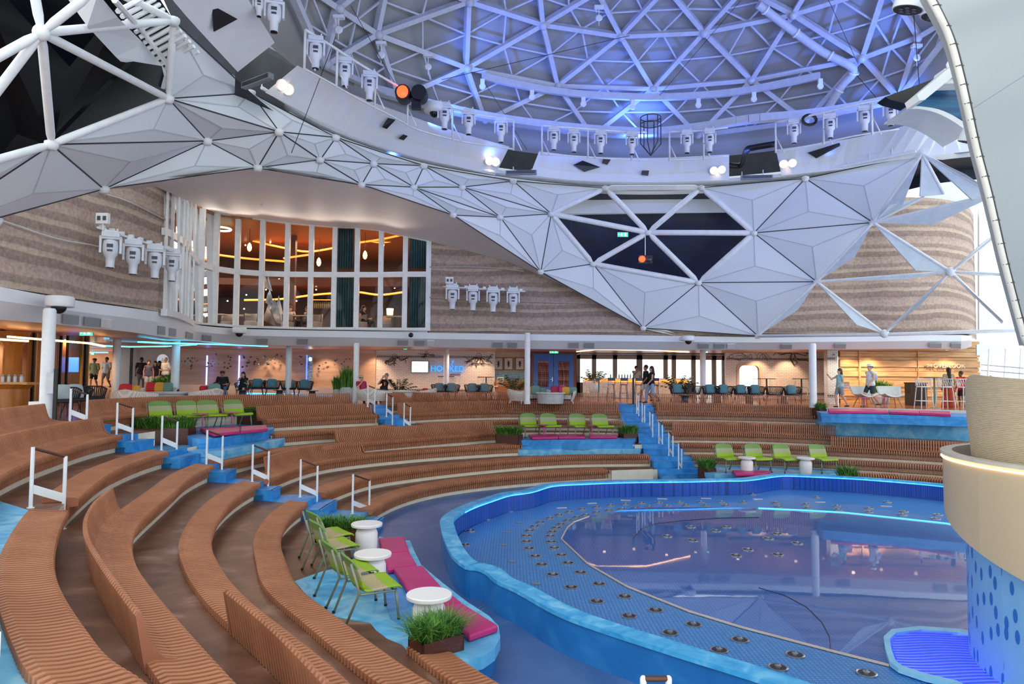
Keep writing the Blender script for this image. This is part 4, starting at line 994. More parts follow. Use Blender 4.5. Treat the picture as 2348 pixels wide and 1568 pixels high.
cctv(1578,777,30.6,1.15,'white dome camera on the fascia left of the rightmost column')
o=MB().ball((0,0,0),.11,12,8).build('ball_camera',m_black,smooth=True); o.location=aty(942,768,31.0); tag(o,'small black ball camera on the white fascia near the centre','camera')
# ------------------------------------------------------------ tall curved windows
WN=[(376,714,427,22.9,),(390,717,432,23.5),(404,721,438,24.5),(416,726,444,25.6),(424,730,448,26.5),(431,734,452,27.2),(440,740,460,28.0),(457,743.5,470,29.0),(491,745,486,30.2),(540,749,497,31.0),(597,751,504,31.3),(655,753,511,31.5),(710,754,516,31.6),(764,754,520,31.7),(816,754,522,31.7),(871,755,528,31.7),(927,755,541,31.7),(981,755,552,31.6)]
TRN={376:526,390:533,404:541,416:548,424:556,431:568,440:583,457:600,491:612,540:619,597:623,655:625,710:625.5,764:626,816:626,871:626,927:625,981:625}
cw=thing('curtain_wall','two-storey curved window wall with broad white mullions, upper left of centre','window wall',tuple(aty(655,753,31.4)))
wo=Vector(cw.location)
for x,ys,yt,d in WN:
    a_=aty(x,ys+4,d); b_=aty(x,yt-6,d); w=.22 if x>=457 else .07
    r1=math.atan2(a_.x,a_.y)*.2
    MB().box(((a_.x)-wo.x,a_.y-wo.y,(a_.z+b_.z)/2-wo.z),(w,.18 if x>=457 else .06,b_.z-a_.z),-r1).build('mullion',m_white,cw)
def rail_(pts,w,h,nm,mt,par): 
    m=MB()
    for p,q in zip(pts,pts[1:]): m.bar(p-wo,q-wo,w,h)
    m.build(nm,mt,par)
rail_([aty(x,TRN[x]+4,d) for x,ys,yt,d in WN],.16,.24,'transom',m_white,cw)
rail_([aty(x,ys+2,d) for x,ys,yt,d in WN],.2,.22,'sill',m_white,cw)
rail_([aty(x,yt-2,d) for x,ys,yt,d in WN],.18,.16,'head_frame',m_white,cw)
def glassfn(nt,N,L,b):
    out=nt.nodes['Material Output']; t=N.new('ShaderNodeBsdfTransparent'); g_=N.new('ShaderNodeBsdfGlossy'); g_.inputs['Roughness'].default_value=.03
    mx=N.new('ShaderNodeMixShader'); fr=N.new('ShaderNodeFresnel'); fr.inputs[0].default_value=1.35; t.inputs[0].default_value=(.93,.95,.95,1)
    L.new(fr.outputs[0],mx.inputs[0]); L.new(t.outputs[0],mx.inputs[1]); L.new(g_.outputs[0],mx.inputs[2]); L.new(mx.outputs[0],out.inputs['Surface'])
m_clear=node_mat('clear_glass',glassfn)
for (a_,b_) in zip(WN,WN[1:]):
    p=[aty(a_[0],a_[1],a_[3]+.03),aty(b_[0],b_[1],b_[3]+.03),aty(b_[0],b_[2],b_[3]+.03),aty(a_[0],a_[2],a_[3]+.03)]
    m=MB(); m.add([v-wo for v in p],[(0,1,2,3)]); m.build('pane',m_clear,cw)
# interior of the restaurant behind the windows
m_rest=mat('dark_walnut_wall','6b4228',.5,col2='402414',scale=1)
m_restc=mat('slatted_wood_ceiling','b98355',.45,col2='8d5c38',scale=9,stretch=(1,6,1))
wb=[XY(385,37.5),XY(470,41),XY(700,42),XY(990,42)]
wallstrip([XY(330,30.5),*wb],2.1,7.6,'wall_restaurant',m_rest)
wallstrip([XY(1002,31.9),XY(1020,42)],2.1,7.0,'wall_restaurant',m_rest)
m=MB(); cp=[XY(380,24,500),XY(440,28.4),XY(491,30.5),XY(655,31.8),XY(981,31.9),XY(1010,42),XY(330,42)]; m.prism(cp,7.0,7.1); struct(m.build('ceiling',m_restc))
m=MB(); m.prism([XY(430,35.0),XY(600,35.5),XY(1000,35.5),XY(1000,42),XY(400,42)],4.62,4.95); o=m.build('mezzanine_slab',mat('mezzanine_wood','6b4128',.4)); tag(o,'dark wooden mezzanine floor edge seen through the tall windows','mezzanine')
m_orange=mat('orange_cove_light','ff8a3a',.4,emit='ff7a28',es=2.6,noise=False)
def cove(pts,label,r=.05):
    o=MB().tube(catmull([tuple(aty(*p)) for p in pts],5),r,5).build('cove_light',m_orange); tag(o,label,'cove light')
cove([(470,580,34),(560,592,34.2),(660,600,34.4)],'thin orange cove light left half of the upper windows')
cove([(580,552,36),(640,566,36),(705,577,36),(770,568,36)],'orange V-shaped cove light in the upper windows above the dark post')
cove([(720,583,33.8),(700,585,33.8),(650,592,34)],'short orange cove light under the V-shaped one')
cove([(825,556,34),(872,549,34),(925,538,34)],'orange cove light at upper right of the tall windows')
cove([(820,545,36),(875,556,36),(925,545,36)],'second orange cove line crossing the upper right window')
cove([(560,688,36),(640,686,36),(720,676,36),(770,672,36)],'orange cove light across the lower windows')
cove([(825,670,35),(872,676,35),(925,670,35)],'orange cove light in the lower right windows')
m_curt=mat('teal_curtain','2f6068',.8,col2='234b54',scale=3)
def curtain(x0,x1,y0,y1,d,label):
    c=aty((x0+x1)/2,y1,d); a_=aty(x0,y1,d); b_=aty(x1,y1,d); zt=aty((x0+x1)/2,y0,d).z; n_=48; l=[];
    for i in range(n_+1):
        t=i/n_; l.append(Vector((a_.x+(b_.x-a_.x)*t-c.x,.07*math.sin(t*44)+.02*math.sin(t*17),0)))
    m=MB(); m.strip([[p for p in l],[p+Vector((0,0,zt-c.z)) for p in l]]); o=m.build('curtain',m_curt,smooth=True,solid=.02); o.location=c; tag(o,label,'curtain')
curtain(771,810,524,616,32.2,'teal curtain in the upper row of windows, left one'); curtain(771,810,634,752,32.2,'teal curtain in the lower row of windows, left one')
curtain(940,978,543,616,32.2,'teal curtain in the upper row of windows, right one'); curtain(938,978,634,752,32.2,'teal curtain in the lower row of windows, right one')
curtain(386,396,600,712,26,'dark teal curtain at the extreme left end of the curved windows')
m_wglow=mat('pendant_glow','ffc27a',.3,emit='ffb060',es=7,noise=False)
def pendant(x,y,d,label,s=1.0):
    p=aty(x,y,d); r=thing('pendant_lamp',label,'pendant lamp',tuple(p)); MB().tube([(0,0,.2*s),(0,0,1.2)],.012,5).build('cord',m_black,r); MB().lathe([(.02,.24),(.08,.15),(.11,0),(.08,-.12),(.03,-.17)],n=12).build('shade',m_wglow,r,smooth=True)
pendant(731,602,33.5,'glowing drop-shaped pendant lamp in the upper window beside the left teal curtain'); pendant(837,586,33.5,'glowing drop-shaped pendant lamp in the upper window right of the left teal curtain')
pendant(473,713,32,'round glowing pendant lamp in the lower far-left window'); pendant(572,568,33,'small glowing pendant lamp high in the third tall window')
m_rd=mat('ring_glow','cfeadf',.4,emit='bfe8d8',es=2,noise=False)
for x,y,l in((469,523,'oval ring of pale light on the ceiling, first tall window'),(506,525,'oval ring of pale light on the ceiling, second tall window')):
    o=MB().tube([(.45*math.cos(t/10*math.pi),.45*math.sin(t/10*math.pi),0) for t in range(21)],.05,5).build('ring_lamp',m_rd); o.location=aty(x,y,32); tag(o,l,'ring lamp')
m_spot=mat('warm_spot','fff0d8',.3,emit='ffe2b8',es=14,noise=False)
rs=[(470,545),(500,560),(520,548),(563,562),(540,575),(590,540),(575,594),(620,556),(690,530),(850,540),(880,562),(565,676),(522,690),(610,664),(560,708),(680,690),(725,664),(850,655),(905,660),(640,640)]
for x,y in rs:
    p=aty(x,y,36.2); o=MB().lathe([(.035,0),(.035,.02)],n=8,M=Matrix.Rotation(math.pi/2,3,'X')).build('downlight',m_spot); o.location=p; tag(o,'pin-point warm downlight inside the restaurant behind the tall windows','downlight','pin-point downlights behind the tall windows')
o=MB().box((0,0,0),(.28,.28,5)).build('dark_post',m_rest); o.location=aty(672,600,34.5); tag(o,'dark square post standing behind the tall windows','post')
m_silver=mat('silver_shard','cfd4d8',.15,metal=.8,col2='9aa3aa',scale=3)
for x,y,s,l in((620,728,1.25,'large pale sail-like metal sculpture in the lower fourth window'),(618,690,.6,'small silver shard above the large sail sculpture'),(472,690,.5,'thin silver shard sculpture in the lower first window'),(605,655,.7,'hanging silver shard under the transom')):
    c=aty(x,y,33.5); m=MB()
    for i in range(5):
        a0=Vector((random.uniform(-.3,.1),random.uniform(-.2,.2),random.uniform(-.2,.1)))*s; m.add([a0,a0+Vector((.5,.1,-.25))*s,a0+Vector((.25,-.12,.55+.1*i))*s,a0+Vector((.1,.15,.1))*s],[(0,1,2),(0,2,3),(1,2,3),(0,1,3)])
    o=m.build('metal_sculpture',m_silver); o.location=c; tag(o,l,'sculpture')
# bar shelf with bottles
r=thing('back_bar','dark shelf with glowing bottles in the lower window left of the teal curtain','bar shelf',tuple(aty(735,730,35)))
MB().box((0,0,.5),(1.3,.3,.04)).build('shelf',m_rest,r); MB().box((0,.1,.95),(1.3,.05,.03)).build('shelf',m_orange,r)
m=MB(); [m.lathe([(.03,0),(.03,.18),(.012,.22),(.012,.3)],(-.6+.1*i,0,.52),6) for i in range(13)]; o=m.build('bottles',mat('amber_glass','b8743a',.15,col2='7fa06a',scale=8),r); o['kind']='stuff'
def simple_table(x,y,d,label,w=.8):
    p=aty(x,y,d); p.z=2.1; r=thing('dining_table',label,'table',tuple(p)); MB().box((0,0,.74),(w,.7,.04)).build('top',mat('pale_table','cbb9a4',.4),r); MB().tube([(0,0,0),(0,0,.72)],.04,8).build('leg',m_black,r)
for x,d,l in((500,32.6,'small dining table in the lower second window'),(560,33,'small dining table in the lower third window'),(690,33,'small dining table behind the lower window with people'),(905,33,'dining table with bright lamp in the lower right window')):
    simple_table(x,740,d,l)
def tubchair(x,d,label,col):
    p=aty(x,740,d); p.z=2.1; r=thing('tub_chair',label,'chair',tuple(p),random.uniform(-.6,.6)); MB().lathe([(.28,.05),(.30,.2),(.30,.42),(.26,.44)],n=16).build('seat',col,r,smooth=True,angle=50)
    m=MB(); pts=[Vector((.3*math.cos(a),.3*math.sin(a),0)) for a in [math.pi*i/12 for i in range(13)]]; m.strip([setz(pts,.4),setz([p*1.08 for p in pts],.82),setz([p*.9 for p in pts],.82),setz([p*.85 for p in pts],.4)]); m.build('backrest',col,r,smooth=True)
cg=mat('grey_upholstery','a59a92',.8)
for x,d,l in((520,32.9,'grey tub chair in the lower second window'),(575,32.6,'grey tub chair in the lower third window'),(660,32.8,'grey tub chair left of the dark post'),(724,32.8,'grey tub chair in front of the bottle shelf'),(828,32.5,'white tub chair under the seated dark-haired woman upstairs'),(885,33.3,'tub chair beside the lit table upstairs')): tubchair(x,d,l,cg)
o=MB().lathe([(.14,0),(.17,.3)],n=14).build('table_lamp',m_wglow); o.location=aty(894,722,33); tag(o,'bright cream table lamp in the lower right window','table lamp')
# ------------------------------------------------------------ columns
def column(px,d,rad,zt,label,zb=None):
    p=aty(px,880,d); z0=deckz(p.x,p.y) if zb is None else zb
    r=thing('round_column',label,'column',(p.x,p.y,z0)); MB().lathe([(rad,0),(rad,zt-z0-.05),(rad*.8,zt-z0)],n=24).build('shaft',m_white,r,smooth=True,angle=50); MB().lathe([(rad*1.15,0),(rad*1.15,.12)],n=24).build('base_collar',m_white,r,smooth=True,angle=50)
column(107,17.2,.145,1.62,'nearest white round column at far left beside the dark armchairs')
column(265,28.5,.15,1.5,'white round column behind the wicker seat with red cushion')
column(401,28.8,.16,1.5,'white round column in front of the standing man in a white shirt')
column(661,33.0,.14,1.5,'slim white column behind the row of teal-cushioned armchairs')
column(816,31.3,.125,1.5,'white column beside the two tall grass pots')
column(1023,35.2,.13,1.5,'white column standing in front of the blue lit restaurant sign')
column(1209,30.9,.125,2.0,'tall white column left of the blue double door')
column(1612,34.0,.14,1.5,'white column right of the bar, behind armchairs')
column(1864,29.4,.15,1.55,'white rounded column right of the octopus mural')
o=MB().box((0,0,.22),(.45,.4,.5)).build('column_plinth',m_white); p=aty(98,940,17.4); o.location=(p.x,p.y,Z[0]); tag(o,'white box plinth at the foot of the nearest column','plinth')
# ------------------------------------------------------------ lounge back walls
def brick(c1,c2,gr,sc_=1,ax='X',bw=.26,bh=.085):
    def fn(nt,N,L,b):
        tc=N.new('ShaderNodeTexCoord'); sx=N.new('ShaderNodeSeparateXYZ'); L.new(tc.outputs['Object'],sx.inputs[0]); cb=N.new('ShaderNodeCombineXYZ')
        L.new(sx.outputs[0],cb.inputs[0]); L.new(sx.outputs[2],cb.inputs[1]); br=N.new('ShaderNodeTexBrick'); L.new(cb.outputs[0],br.inputs['Vector']); br.inputs['Scale'].default_value=1
        br.inputs['Brick Width'].default_value=bw; br.inputs['Row Height'].default_value=bh; br.inputs['Mortar Size'].default_value=.008
        br.inputs['Color1'].default_value=(*srgb(c1),1); br.inputs['Color2'].default_value=(*srgb(c2),1); br.inputs['Mortar'].default_value=(*srgb(gr),1)
        L.new(br.outputs[0],b.inputs['Base Color']); b.inputs['Roughness'].default_value=.3
    return fn
m_brick=node_mat('white_glazed_brick',brick('e9dcd2','f2e9e2','b7a497'))
def woodbands(nt,N,L,b):
    tc=N.new('ShaderNodeTexCoord'); mp=N.new('ShaderNodeMapping'); mp.inputs['Scale'].default_value=(.25,.25,2.2); L.new(tc.outputs['Object'],mp.inputs[0])
    n=N.new('ShaderNodeTexNoise'); n.inputs['Scale'].default_value=1.6; n.inputs['Detail'].default_value=4; L.new(mp.outputs[0],n.inputs['Vector'])
    L.new(ramp(N,L,n.outputs[0],[(.3,'c49a7c'),(.5,'d3ae92'),(.7,'dfc2aa')]),b.inputs['Base Color']); b.inputs['Roughness'].default_value=.5
m_art=node_mat('pale_banded_wall',woodbands)
m_grpan=mat('grey_pink_panel','b3a198',.4,col2='a5938c',scale=1)
ZL=-1.25
wallstrip([XY(262,41),XY(412,40)],ZL,1.75,'wall_back',m_grpan)
wallstrip([XY(412,40),XY(600,39.6),XY(800,39.2),XY(862,38.6)],ZL,1.75,'wall_back',m_art)
wallstrip([XY(862,38.6),XY(866,40.5)],ZL,1.75,'wall_back',m_art)
wallstrip([XY(862,38.7),XY(1000,38.7),XY(1135,38.7)],ZL,1.75,'wall_back',m_brick)
m_cream2=mat('cream_panel','e2c9b0',.5)
wallstrip([XY(1135,39.3),XY(1216,39.3)],ZL,1.75,'wall_back',m_cream2)
m_redb=mat('red_brown_surround','7d2f1a',.35,col2='6a2412',scale=2)
wallstrip([XY(1216,38.8),XY(1322,38.8)],ZL,1.75,'wall_back',m_redb)
m_brick2=m_brick
# tile wall with window opening
def wall_hole(px0,px1,d,hx0,hx1,hy0,hy1,name,mt):
    a_=aty(px0,860,d).x; b_=aty(px1,860,d).x; x0=aty(hx0,860,d).x; x1=aty(hx1,860,d).x; zt=aty((hx0+hx1)/2,hy0,d).z; zb=aty((hx0+hx1)/2,hy1,d).z
    m=MB(); 
    for (l,r_,b2,t2) in((a_,x0,ZL,1.75),(x1,b_,ZL,1.75),(x0,x1,zt,1.75),(x0,x1,ZL,zb)): m.box(((l+r_)/2,d+.1,(b2+t2)/2),(r_-l,.2,t2-b2))
    struct(m.build(name,mt)); return x0,x1,zb,zt
x0,x1,zb,zt=wall_hole(1664,1897,38,1694,1741,837,905,'wall_back',m_brick)
wf=thing('window_5','','window',((x0+x1)/2,38,(zb+zt)/2)); wf['kind']='structure'; del wf['label'],wf['category']; wf.name='window_2'
m=MB(); 
rr=.18; w_=(x1-x0)/2; h_=(zt-zb)/2; 
def rrect(w,h,r,n=5):
    P=[]
    for cx_,cy_,a0 in((w-r,h-r,0),(-w+r,h-r,90),(-w+r,-h+r,180),(w-r,-h+r,270)):
        for i in range(n+1): a=math.radians(a0+90*i/n); P.append((cx_+r*math.cos(a),cy_+r*math.sin(a)))
    return P
o_=rrect(w_+.12,h_+.12,.3); i_=rrect(w_-.02,h_-.02,.26); n_=len(o_)
m.add([(x,-.06,z) for x,z in o_]+[(x,-.06,z) for x,z in i_]+[(x,.18,z) for x,z in i_],[(i,(i+1)%n_,n_+(i+1)%n_,n_+i) for i in range(n_)]+[(n_+i,n_+(i+1)%n_,2*n_+(i+1)%n_,2*n_+i) for i in range(n_)]); m.build('frame',m_cream2,wf)
# tiled pillar
p0=XY(1897,33.5);p1=XY(1920,33.5); m=MB(); m.box(((p0[0]+p1[0])/2,33.7,.25),(p1[0]-p0[0],.4,3.1)); o=m.build('tiled_pillar',node_mat('grey_white_brick',brick('cfd3d3','dde0df','8d9090',bw=.2,bh=.075))); tag(o,'square pillar clad in pale brick tiles beside the woman in teal','pillar')
m_check=mat('black_tile','17181a',.3)
def checker(pxa,pxb,py,d,label,pillar=False):
    a_=aty(pxa,py,d-.08); b_=aty(pxb,py,d-.08); m=MB(); n_=int((b_.x-a_.x)/.10); c=a_
    for i in range(n_): m.box((i*.10+.05,0,0),(.06,.02,.06))
    m.box(((b_.x-a_.x)/2,0,.06),(b_.x-a_.x,.02,.012)); m.box(((b_.x-a_.x)/2,0,-.06),(b_.x-a_.x,.02,.012))
    o=m.build('tile_band',m_check); o.location=c; tag(o,label,'tile band')
checker(864,1133,817,38.7,'upper black-and-white tile band behind the blue sign'); checker(864,1133,893.5,38.7,'lower black-and-white tile band near the floor behind the palm')
checker(1666,1896,822.5,38,'upper black-and-white tile band under the octopus mural'); checker(1666,1896,901,38,'lower black-and-white tile band below the arched window')
checker(1897,1920,822,33.5,'upper black tile band round the brick pillar'); checker(1897,1920,907,33.5,'lower black tile band round the brick pillar')
# wood plank wall at right
def plank(nt,N,L,b):
    tc=N.new('ShaderNodeTexCoord'); sx=N.new('ShaderNodeSeparateXYZ'); L.new(tc.outputs['Object'],sx.inputs[0])
    mp=N.new('ShaderNodeMapping'); mp.inputs['Scale'].default_value=(.5,.5,5); L.new(tc.outputs['Object'],mp.inputs[0]); n=N.new('ShaderNodeTexNoise'); n.inputs['Scale'].default_value=2.5; n.inputs['Detail'].default_value=6; L.new(mp.outputs[0],n.inputs['Vector'])
    L.new(ramp(N,L,n.outputs[0],[(.3,'b5854f'),(.5,'cda06a'),(.7,'dcb888')]),b.inputs['Base Color']); b.inputs['Roughness'].default_value=.45
m_plank=node_mat('honey_oak_plank',plank)
ww=thing('oak_plank_wall','long wall of stepped horizontal honey-oak planks at right','wall panel',(aty(2080,860,34).x,34,0))
X0=aty(1920,860,34.3).x-ww.location.x; X1=aty(2237,860,34.3).x-ww.location.x
zc=ZL; i=0
m=MB()
while zc<1.7:
    hgt=[.34,.16,.26,.2][i%4]; m.box(((X0+X1)/2,.08*(i%2),zc+hgt/2-.008),(X1-X0,.10,hgt-.016)); zc+=hgt; i+=1
m.build('planks',m_plank,ww); MB().box(((X0+X1)/2,.16,.2),(X1-X0,.05,3)).build('backing',m_rest,ww)
for x in(1972,2106): 
    p=aty(x,860,33.9); MB().box((p.x-ww.location.x,-.08,.25),(.07 if x<2000 else .03,.05,3.0)).build('upright_batten',m_plank,ww)
# text helper
def text(s,size,ext,mt,name,parent=None,loc=(0,0,0),rot=(math.pi/2,0,0),bold=0):
    cu=D.curves.new(name,'FONT'); cu.body=s; cu.size=size; cu.extrude=ext; cu.align_x='CENTER'; cu.align_y='CENTER'; cu.offset=bold
    t=D.objects.new(name,cu); C.objects.link(t); bpy.context.view_layer.update()
    me=D.meshes.new_from_object(t); D.objects.remove(t); me.materials.clear(); me.materials.append(mt)
    o=D.objects.new(name,me); C.objects.link(o); o.location=loc; o.rotation_euler=rot
    if parent: o.parent=parent
    return o
m_bsign=mat('blue_lit_letter','2f9be8',.3,emit='2a98ff',es=1.1,noise=False)
s_=thing('restaurant_sign','blue illuminated HOOKED sign on white brick, partly behind a column','sign',tuple(aty(1026,846,38.5)))
text('HOOKED',.44,.03,m_bsign,'letters',s_,bold=.004); text('SEAFOOD',.12,.015,m_black,'small_letters',s_,(.42,0,-.30),bold=.002)
m=MB(); m.tube([(.22,0,.18),(.30,0,.42),(.36,0,.50)],.02,6); m.tube([(.3,0,.42),(.24,0,.46),(.26,0,.36)],.015,5); m.build('hook_mark',m_bsign,s_)
m_brz=mat('pale_metal_letter','d8cfb4',.3,metal=.5)
s_=thing('wall_sign','metal THE OVERLOOK lettering on the oak plank wall','sign',tuple(aty(2172,839,33.8)))
text('OVERLOOK',.29,.03,m_brz,'letters',s_,(.08,0,0),bold=.004); text('THE',.17,.03,m_brz,'small_letters',s_,(-.88,0,-.0),bold=.002)
# screen
r=thing('wall_screen','white blank wall screen left of the blue lit sign','screen',tuple(aty(963,841,38.5))); MB().box((0,0,0),(.96,.05,.66)).build('bezel',m_black,r); MB().box((0,-.03,0),(.9,.02,.6)).build('display',mat('white_display','eef4f6',.3,emit='e6f0f4',es=.9,noise=False),r)
# mural line drawings
m_ink=mat('brown_ink_line','3a2a22',.5)
def mural(px,py,d,strokes,s,label,rad=.014):
    c=aty(px,py,d-.09); m=MB()
    for st in strokes:
        pts=catmull([(x*s,0,y*s) for x,y in st],5); m.tube(pts,rad,4)
    o=m.build('wall_mural',m_ink); o.location=c; tag(o,label,'mural')
def octo(seed,n=8):
    rd=random.Random(seed); S=[[(-.25,.1),(-.3,.45),(0,.7),(.3,.45),(.25,.1),(-.25,.1)],[(-.12,.3),(-.05,.35),(-.12,.4)],[(.12,.3),(.05,.35),(.12,.4)]]
    for i in range(n):
        a=math.pi*(1+(i+.5)/n); pts=[(0.2*math.cos(a),.1)]; r_=.2; 
        for k in range(1,6): r_+=.24; a+=rd.uniform(-.35,.35); pts.append((r_*math.cos(a)*1.4,.1+r_*math.sin(a)*.8+ .1*math.sin(k*2)))
        S.append(pts); S.append([(x+.06,y-.04) for x,y in pts])
    return S
def fish(): return [[(-.9,0),(-.5,.25),(.2,.28),(.8,.05),(1.1,.25),(1.05,-.2),(.8,-.02),(.2,-.22),(-.5,-.2),(-.9,0)],[(-.6,.2),(-.5,0),(-.6,-.15)],[(-.1,.27),(.1,.5),(.4,.22)],[(-.3,.05),(.1,.1),(.6,.03)],[(-.1,-.2),(.05,-.38),(.2,-.2)]]
mural(1818,812,38,octo(3),.55,'brown line drawing of an octopus on the right brick wall',.010)
mural(1694,818,38,fish(),.62,'brown line drawing of a fish on the right brick wall',.010)
mural(1748,817,38,[[(-.5,-.3),(-.4,.2),(.1,.4),(.5,.1),(.9,-.3)],[(-.3,-.2),(0,.2),(.5,-.1)],[(.1,.3),(.5,-.4)],[(-.1,.3),(.2,-.3)],[(-.5,.1),(-.7,.3)]],.6,'brown line drawing of a shrimp on the right brick wall',.010)
mural(905,822,38.7,octo(5,9),.38,'dark line drawing of a sea creature at upper left of the brick wall',.009)
mural(978,812,38.7,octo(9,6),.24,'small dark line drawing above the wall screen',.008)
mural(1098,822,38.7,octo(12,10),.44,'large dark line drawing of tentacles right of the blue sign',.010)
mural(936,906,38.2,octo(8,5),.3,'faint dark line drawing low on the brick wall beside the palm',.012)
mural(1912,815,33.5,[[(-.2,0),(0,.2),(.2,0)]],.3,'short dark stroke drawn on the brick pillar')
# menu frames
for x,l,cc in((1143,'leftmost framed poster beside the white column','d9d4cc'),(1166,'middle framed poster of a lobster drawing','e6e1d8'),(1192,'rightmost framed poster partly behind the white column','e0dcd4')):
    r=thing('framed_poster',l,'poster',tuple(aty(x,834,39.1))); MB().box((0,0,0),(.5,.05,.72)).build('frame',mat('walnut_frame','8a5a34',.4),r); MB().box((0,-.03,0),(.42,.02,.62)).build('print',mat('poster_paper_'+cc,cc,.6),r)
    m=MB(); m.lathe([(.02,-.2),(.06,0),(.04,.15)],n=6); [m.tube([(0,-.05,.05*k-.1),(.14*(-1)**k,-.05,.08*k-.12)],.008,4) for k in range(6)]; o=m.build('drawing',m_ink,r); o.scale=(1,.3,1); o.location=(0,-.045,0)
o=MB().box((0,0,0),(1.9,.06,.32)).build('blue_wave_panel',mat('aqua_panel','4b8ea6',.4,col2='a8d0d8',scale=3,stretch=(2,1,6))); o.location=aty(1172,861,39.1); tag(o,'aqua panel with white waves under the framed posters','wall panel')
r=thing('banquette','tan buttoned leather banquette under the framed posters','bench',tuple(deck(1172,38.3))); m=MB(); m.box((0,0,.25),(1.9,.6,.42)); m.build('seat',mat('tan_leather','a86a3a',.4),r)
m=MB(); [m.lathe([(.0,0),(.06,.02),(.07,.35),(.0,.5)],(-.9+.11*i,.25,.45),8) for i in range(17)]; m.build('backrest',MT['tan_leather'],r,smooth=True)
# blue double door
bd=thing('door_1','','door',(aty(1269,860,38.6).x,38.6,deckz(aty(1269,860,38.6).x,38.6))); del bd['label'],bd['category']; bd['kind']='structure'
m_bdoor=mat('royal_blue_door','2e6fd2',.4,col2='2866c4',scale=1)
hD=aty(1269,812,38.6).z-bd.location.z
MB().box((0,.06,hD/2),(2.42,.10,hD+.12)).build('door_frame',m_redb,bd)
for s in(-1,1):
    m=MB(); W2=1.08; x_=s*.56
    m.box((x_,0,hD*.12),(.62,.07,hD*.24)); m.box((x_,0,hD*.92),(.62,.07,hD*.16)); m.box((x_-.42,0,hD/2),(.24,.08,hD)); m.box((x_+.42,0,hD/2),(.24,.08,hD)); m.build('door_leaf',m_bdoor,bd)
    m=MB(); m.box((x_,.02,hD*.54),(.62,.02,hD*.6)); m.build('glass_pane',mat('glowing_amber_pane','94705a',.3,emit='a87a5c',es=.4,col2='d9b894',scale=5,stretch=(6,1,1)),bd)  # pane emission stands in for the lit interior behind the door
    m=MB(); [m.box((x_-.24+.12*i,-.01,hD*.54),(.014,.03,hD*.58)) for i in range(5)]; m.build('glazing_bars',m_bdoor,bd)
m=MB(); m.box((-.06,-.08,hD*.42),(.04,.03,.24)); m.bar((-.06,-.1,hD*.42),(-.18,-.1,hD*.42),.02,.02); m.build('door_handle',m_metal,bd)
exitsign(aty(1270,806,37.8),'green exit sign above the blue double door',.5,.2); exitsign(aty(929.5,797.5,36),'small green exit sign above the white brick wall',.2,.18); exitsign(aty(199,763,23.5),'large green exit sign at left under the golden ceiling',.46,.2)
exitsign(aty(1620,806,36),'tiny green exit sign beside the column right of the bar',.12,.16); exitsign(aty(2170,801,33),'tiny green exit sign under the fascia at far right',.14,.12)
exitsign(aty(213,811,38),'small dark green exit sign over the corridor',.2,.12)
# bar opening: white frames and outside brightness
r=thing('bar_window_frames','white window framing behind the bar opening onto bright daylight','window frames',(aty(1470,860,43).x,43,ZL)); o0=Vector(r.location)
for x in(1325,1362,1410,1466,1526,1545,1590,1637,1660):
    p=aty(x,860,43); MB().box((p.x-o0.x,0,1.5),(.26 if x not in(1466,) else .35,.15,3.1)).build('post',m_cream2 if x!=1466 else m_grpan,r)
a_=aty(1322,860,43).x-o0.x; b_=aty(1664,860,43).x-o0.x
MB().box(((a_+b_)/2,0,2.72),(b_-a_,.15,.55)).build('header',m_cream2,r); MB().box(((a_+aty(1590,860,43).x-o0.x)/2,0,.5),(aty(1590,860,43).x-o0.x-a_,.15,1.0)).build('low_wall',m_cream2,r)
MB().box(((a_+b_)/2,-1.5,2.70),(b_-a_,3,.05)).build('timber_soffit',mat('brown_header','8a4f2c',.4),r)
m_ledw=mat('warm_led_line','ffd9a8',.4,emit='ffc98c',es=4,noise=False)
o=MB().tube([aty(1322,806,34),aty(1370,801,33),aty(1480,803,33),aty(1580,807,35)],.025,5).build('ceiling_light_line',m_ledw); tag(o,'thin warm light line on the ceiling over the bar','light line')
# bar counter
bc=deck(1455,39); r=thing('bar_counter','long bar counter with amber lit front edge, centre right','bar counter',(bc.x,39,bc.z)); w_=aty(1580,900,39).x-aty(1345,900,39).x
MB().box((0,0,.5),(w_,.5,1.0)).build('front',mat('terrazzo_white','e8ded4',.4,col2='c9b8aa',scale=18),r); MB().box((0,-.05,1.06),(w_+.1,.7,.06)).build('worktop',mat('pale_worktop','efe3d4',.3),r)
MB().box((0,-.28,.95),(w_,.05,.16)).build('lit_edge',mat('amber_edge','e8903c',.4,emit='ff9a3c',es=1.2,noise=False),r)
bl=mat('bottle_glass','8f8a7c',.2)
for i in range(9):
    p=aty(1400+i*6.5,872,39.2); o=MB().lathe([(.035,0),(.035,.16),(.013,.21),(.013,.28)],n=8).build('bottle',bl); o.location=(p.x,p.y,bc.z+1.09); tag(o,'small glass bottle standing in a row on the bar counter','bottle','bottles on the bar counter')
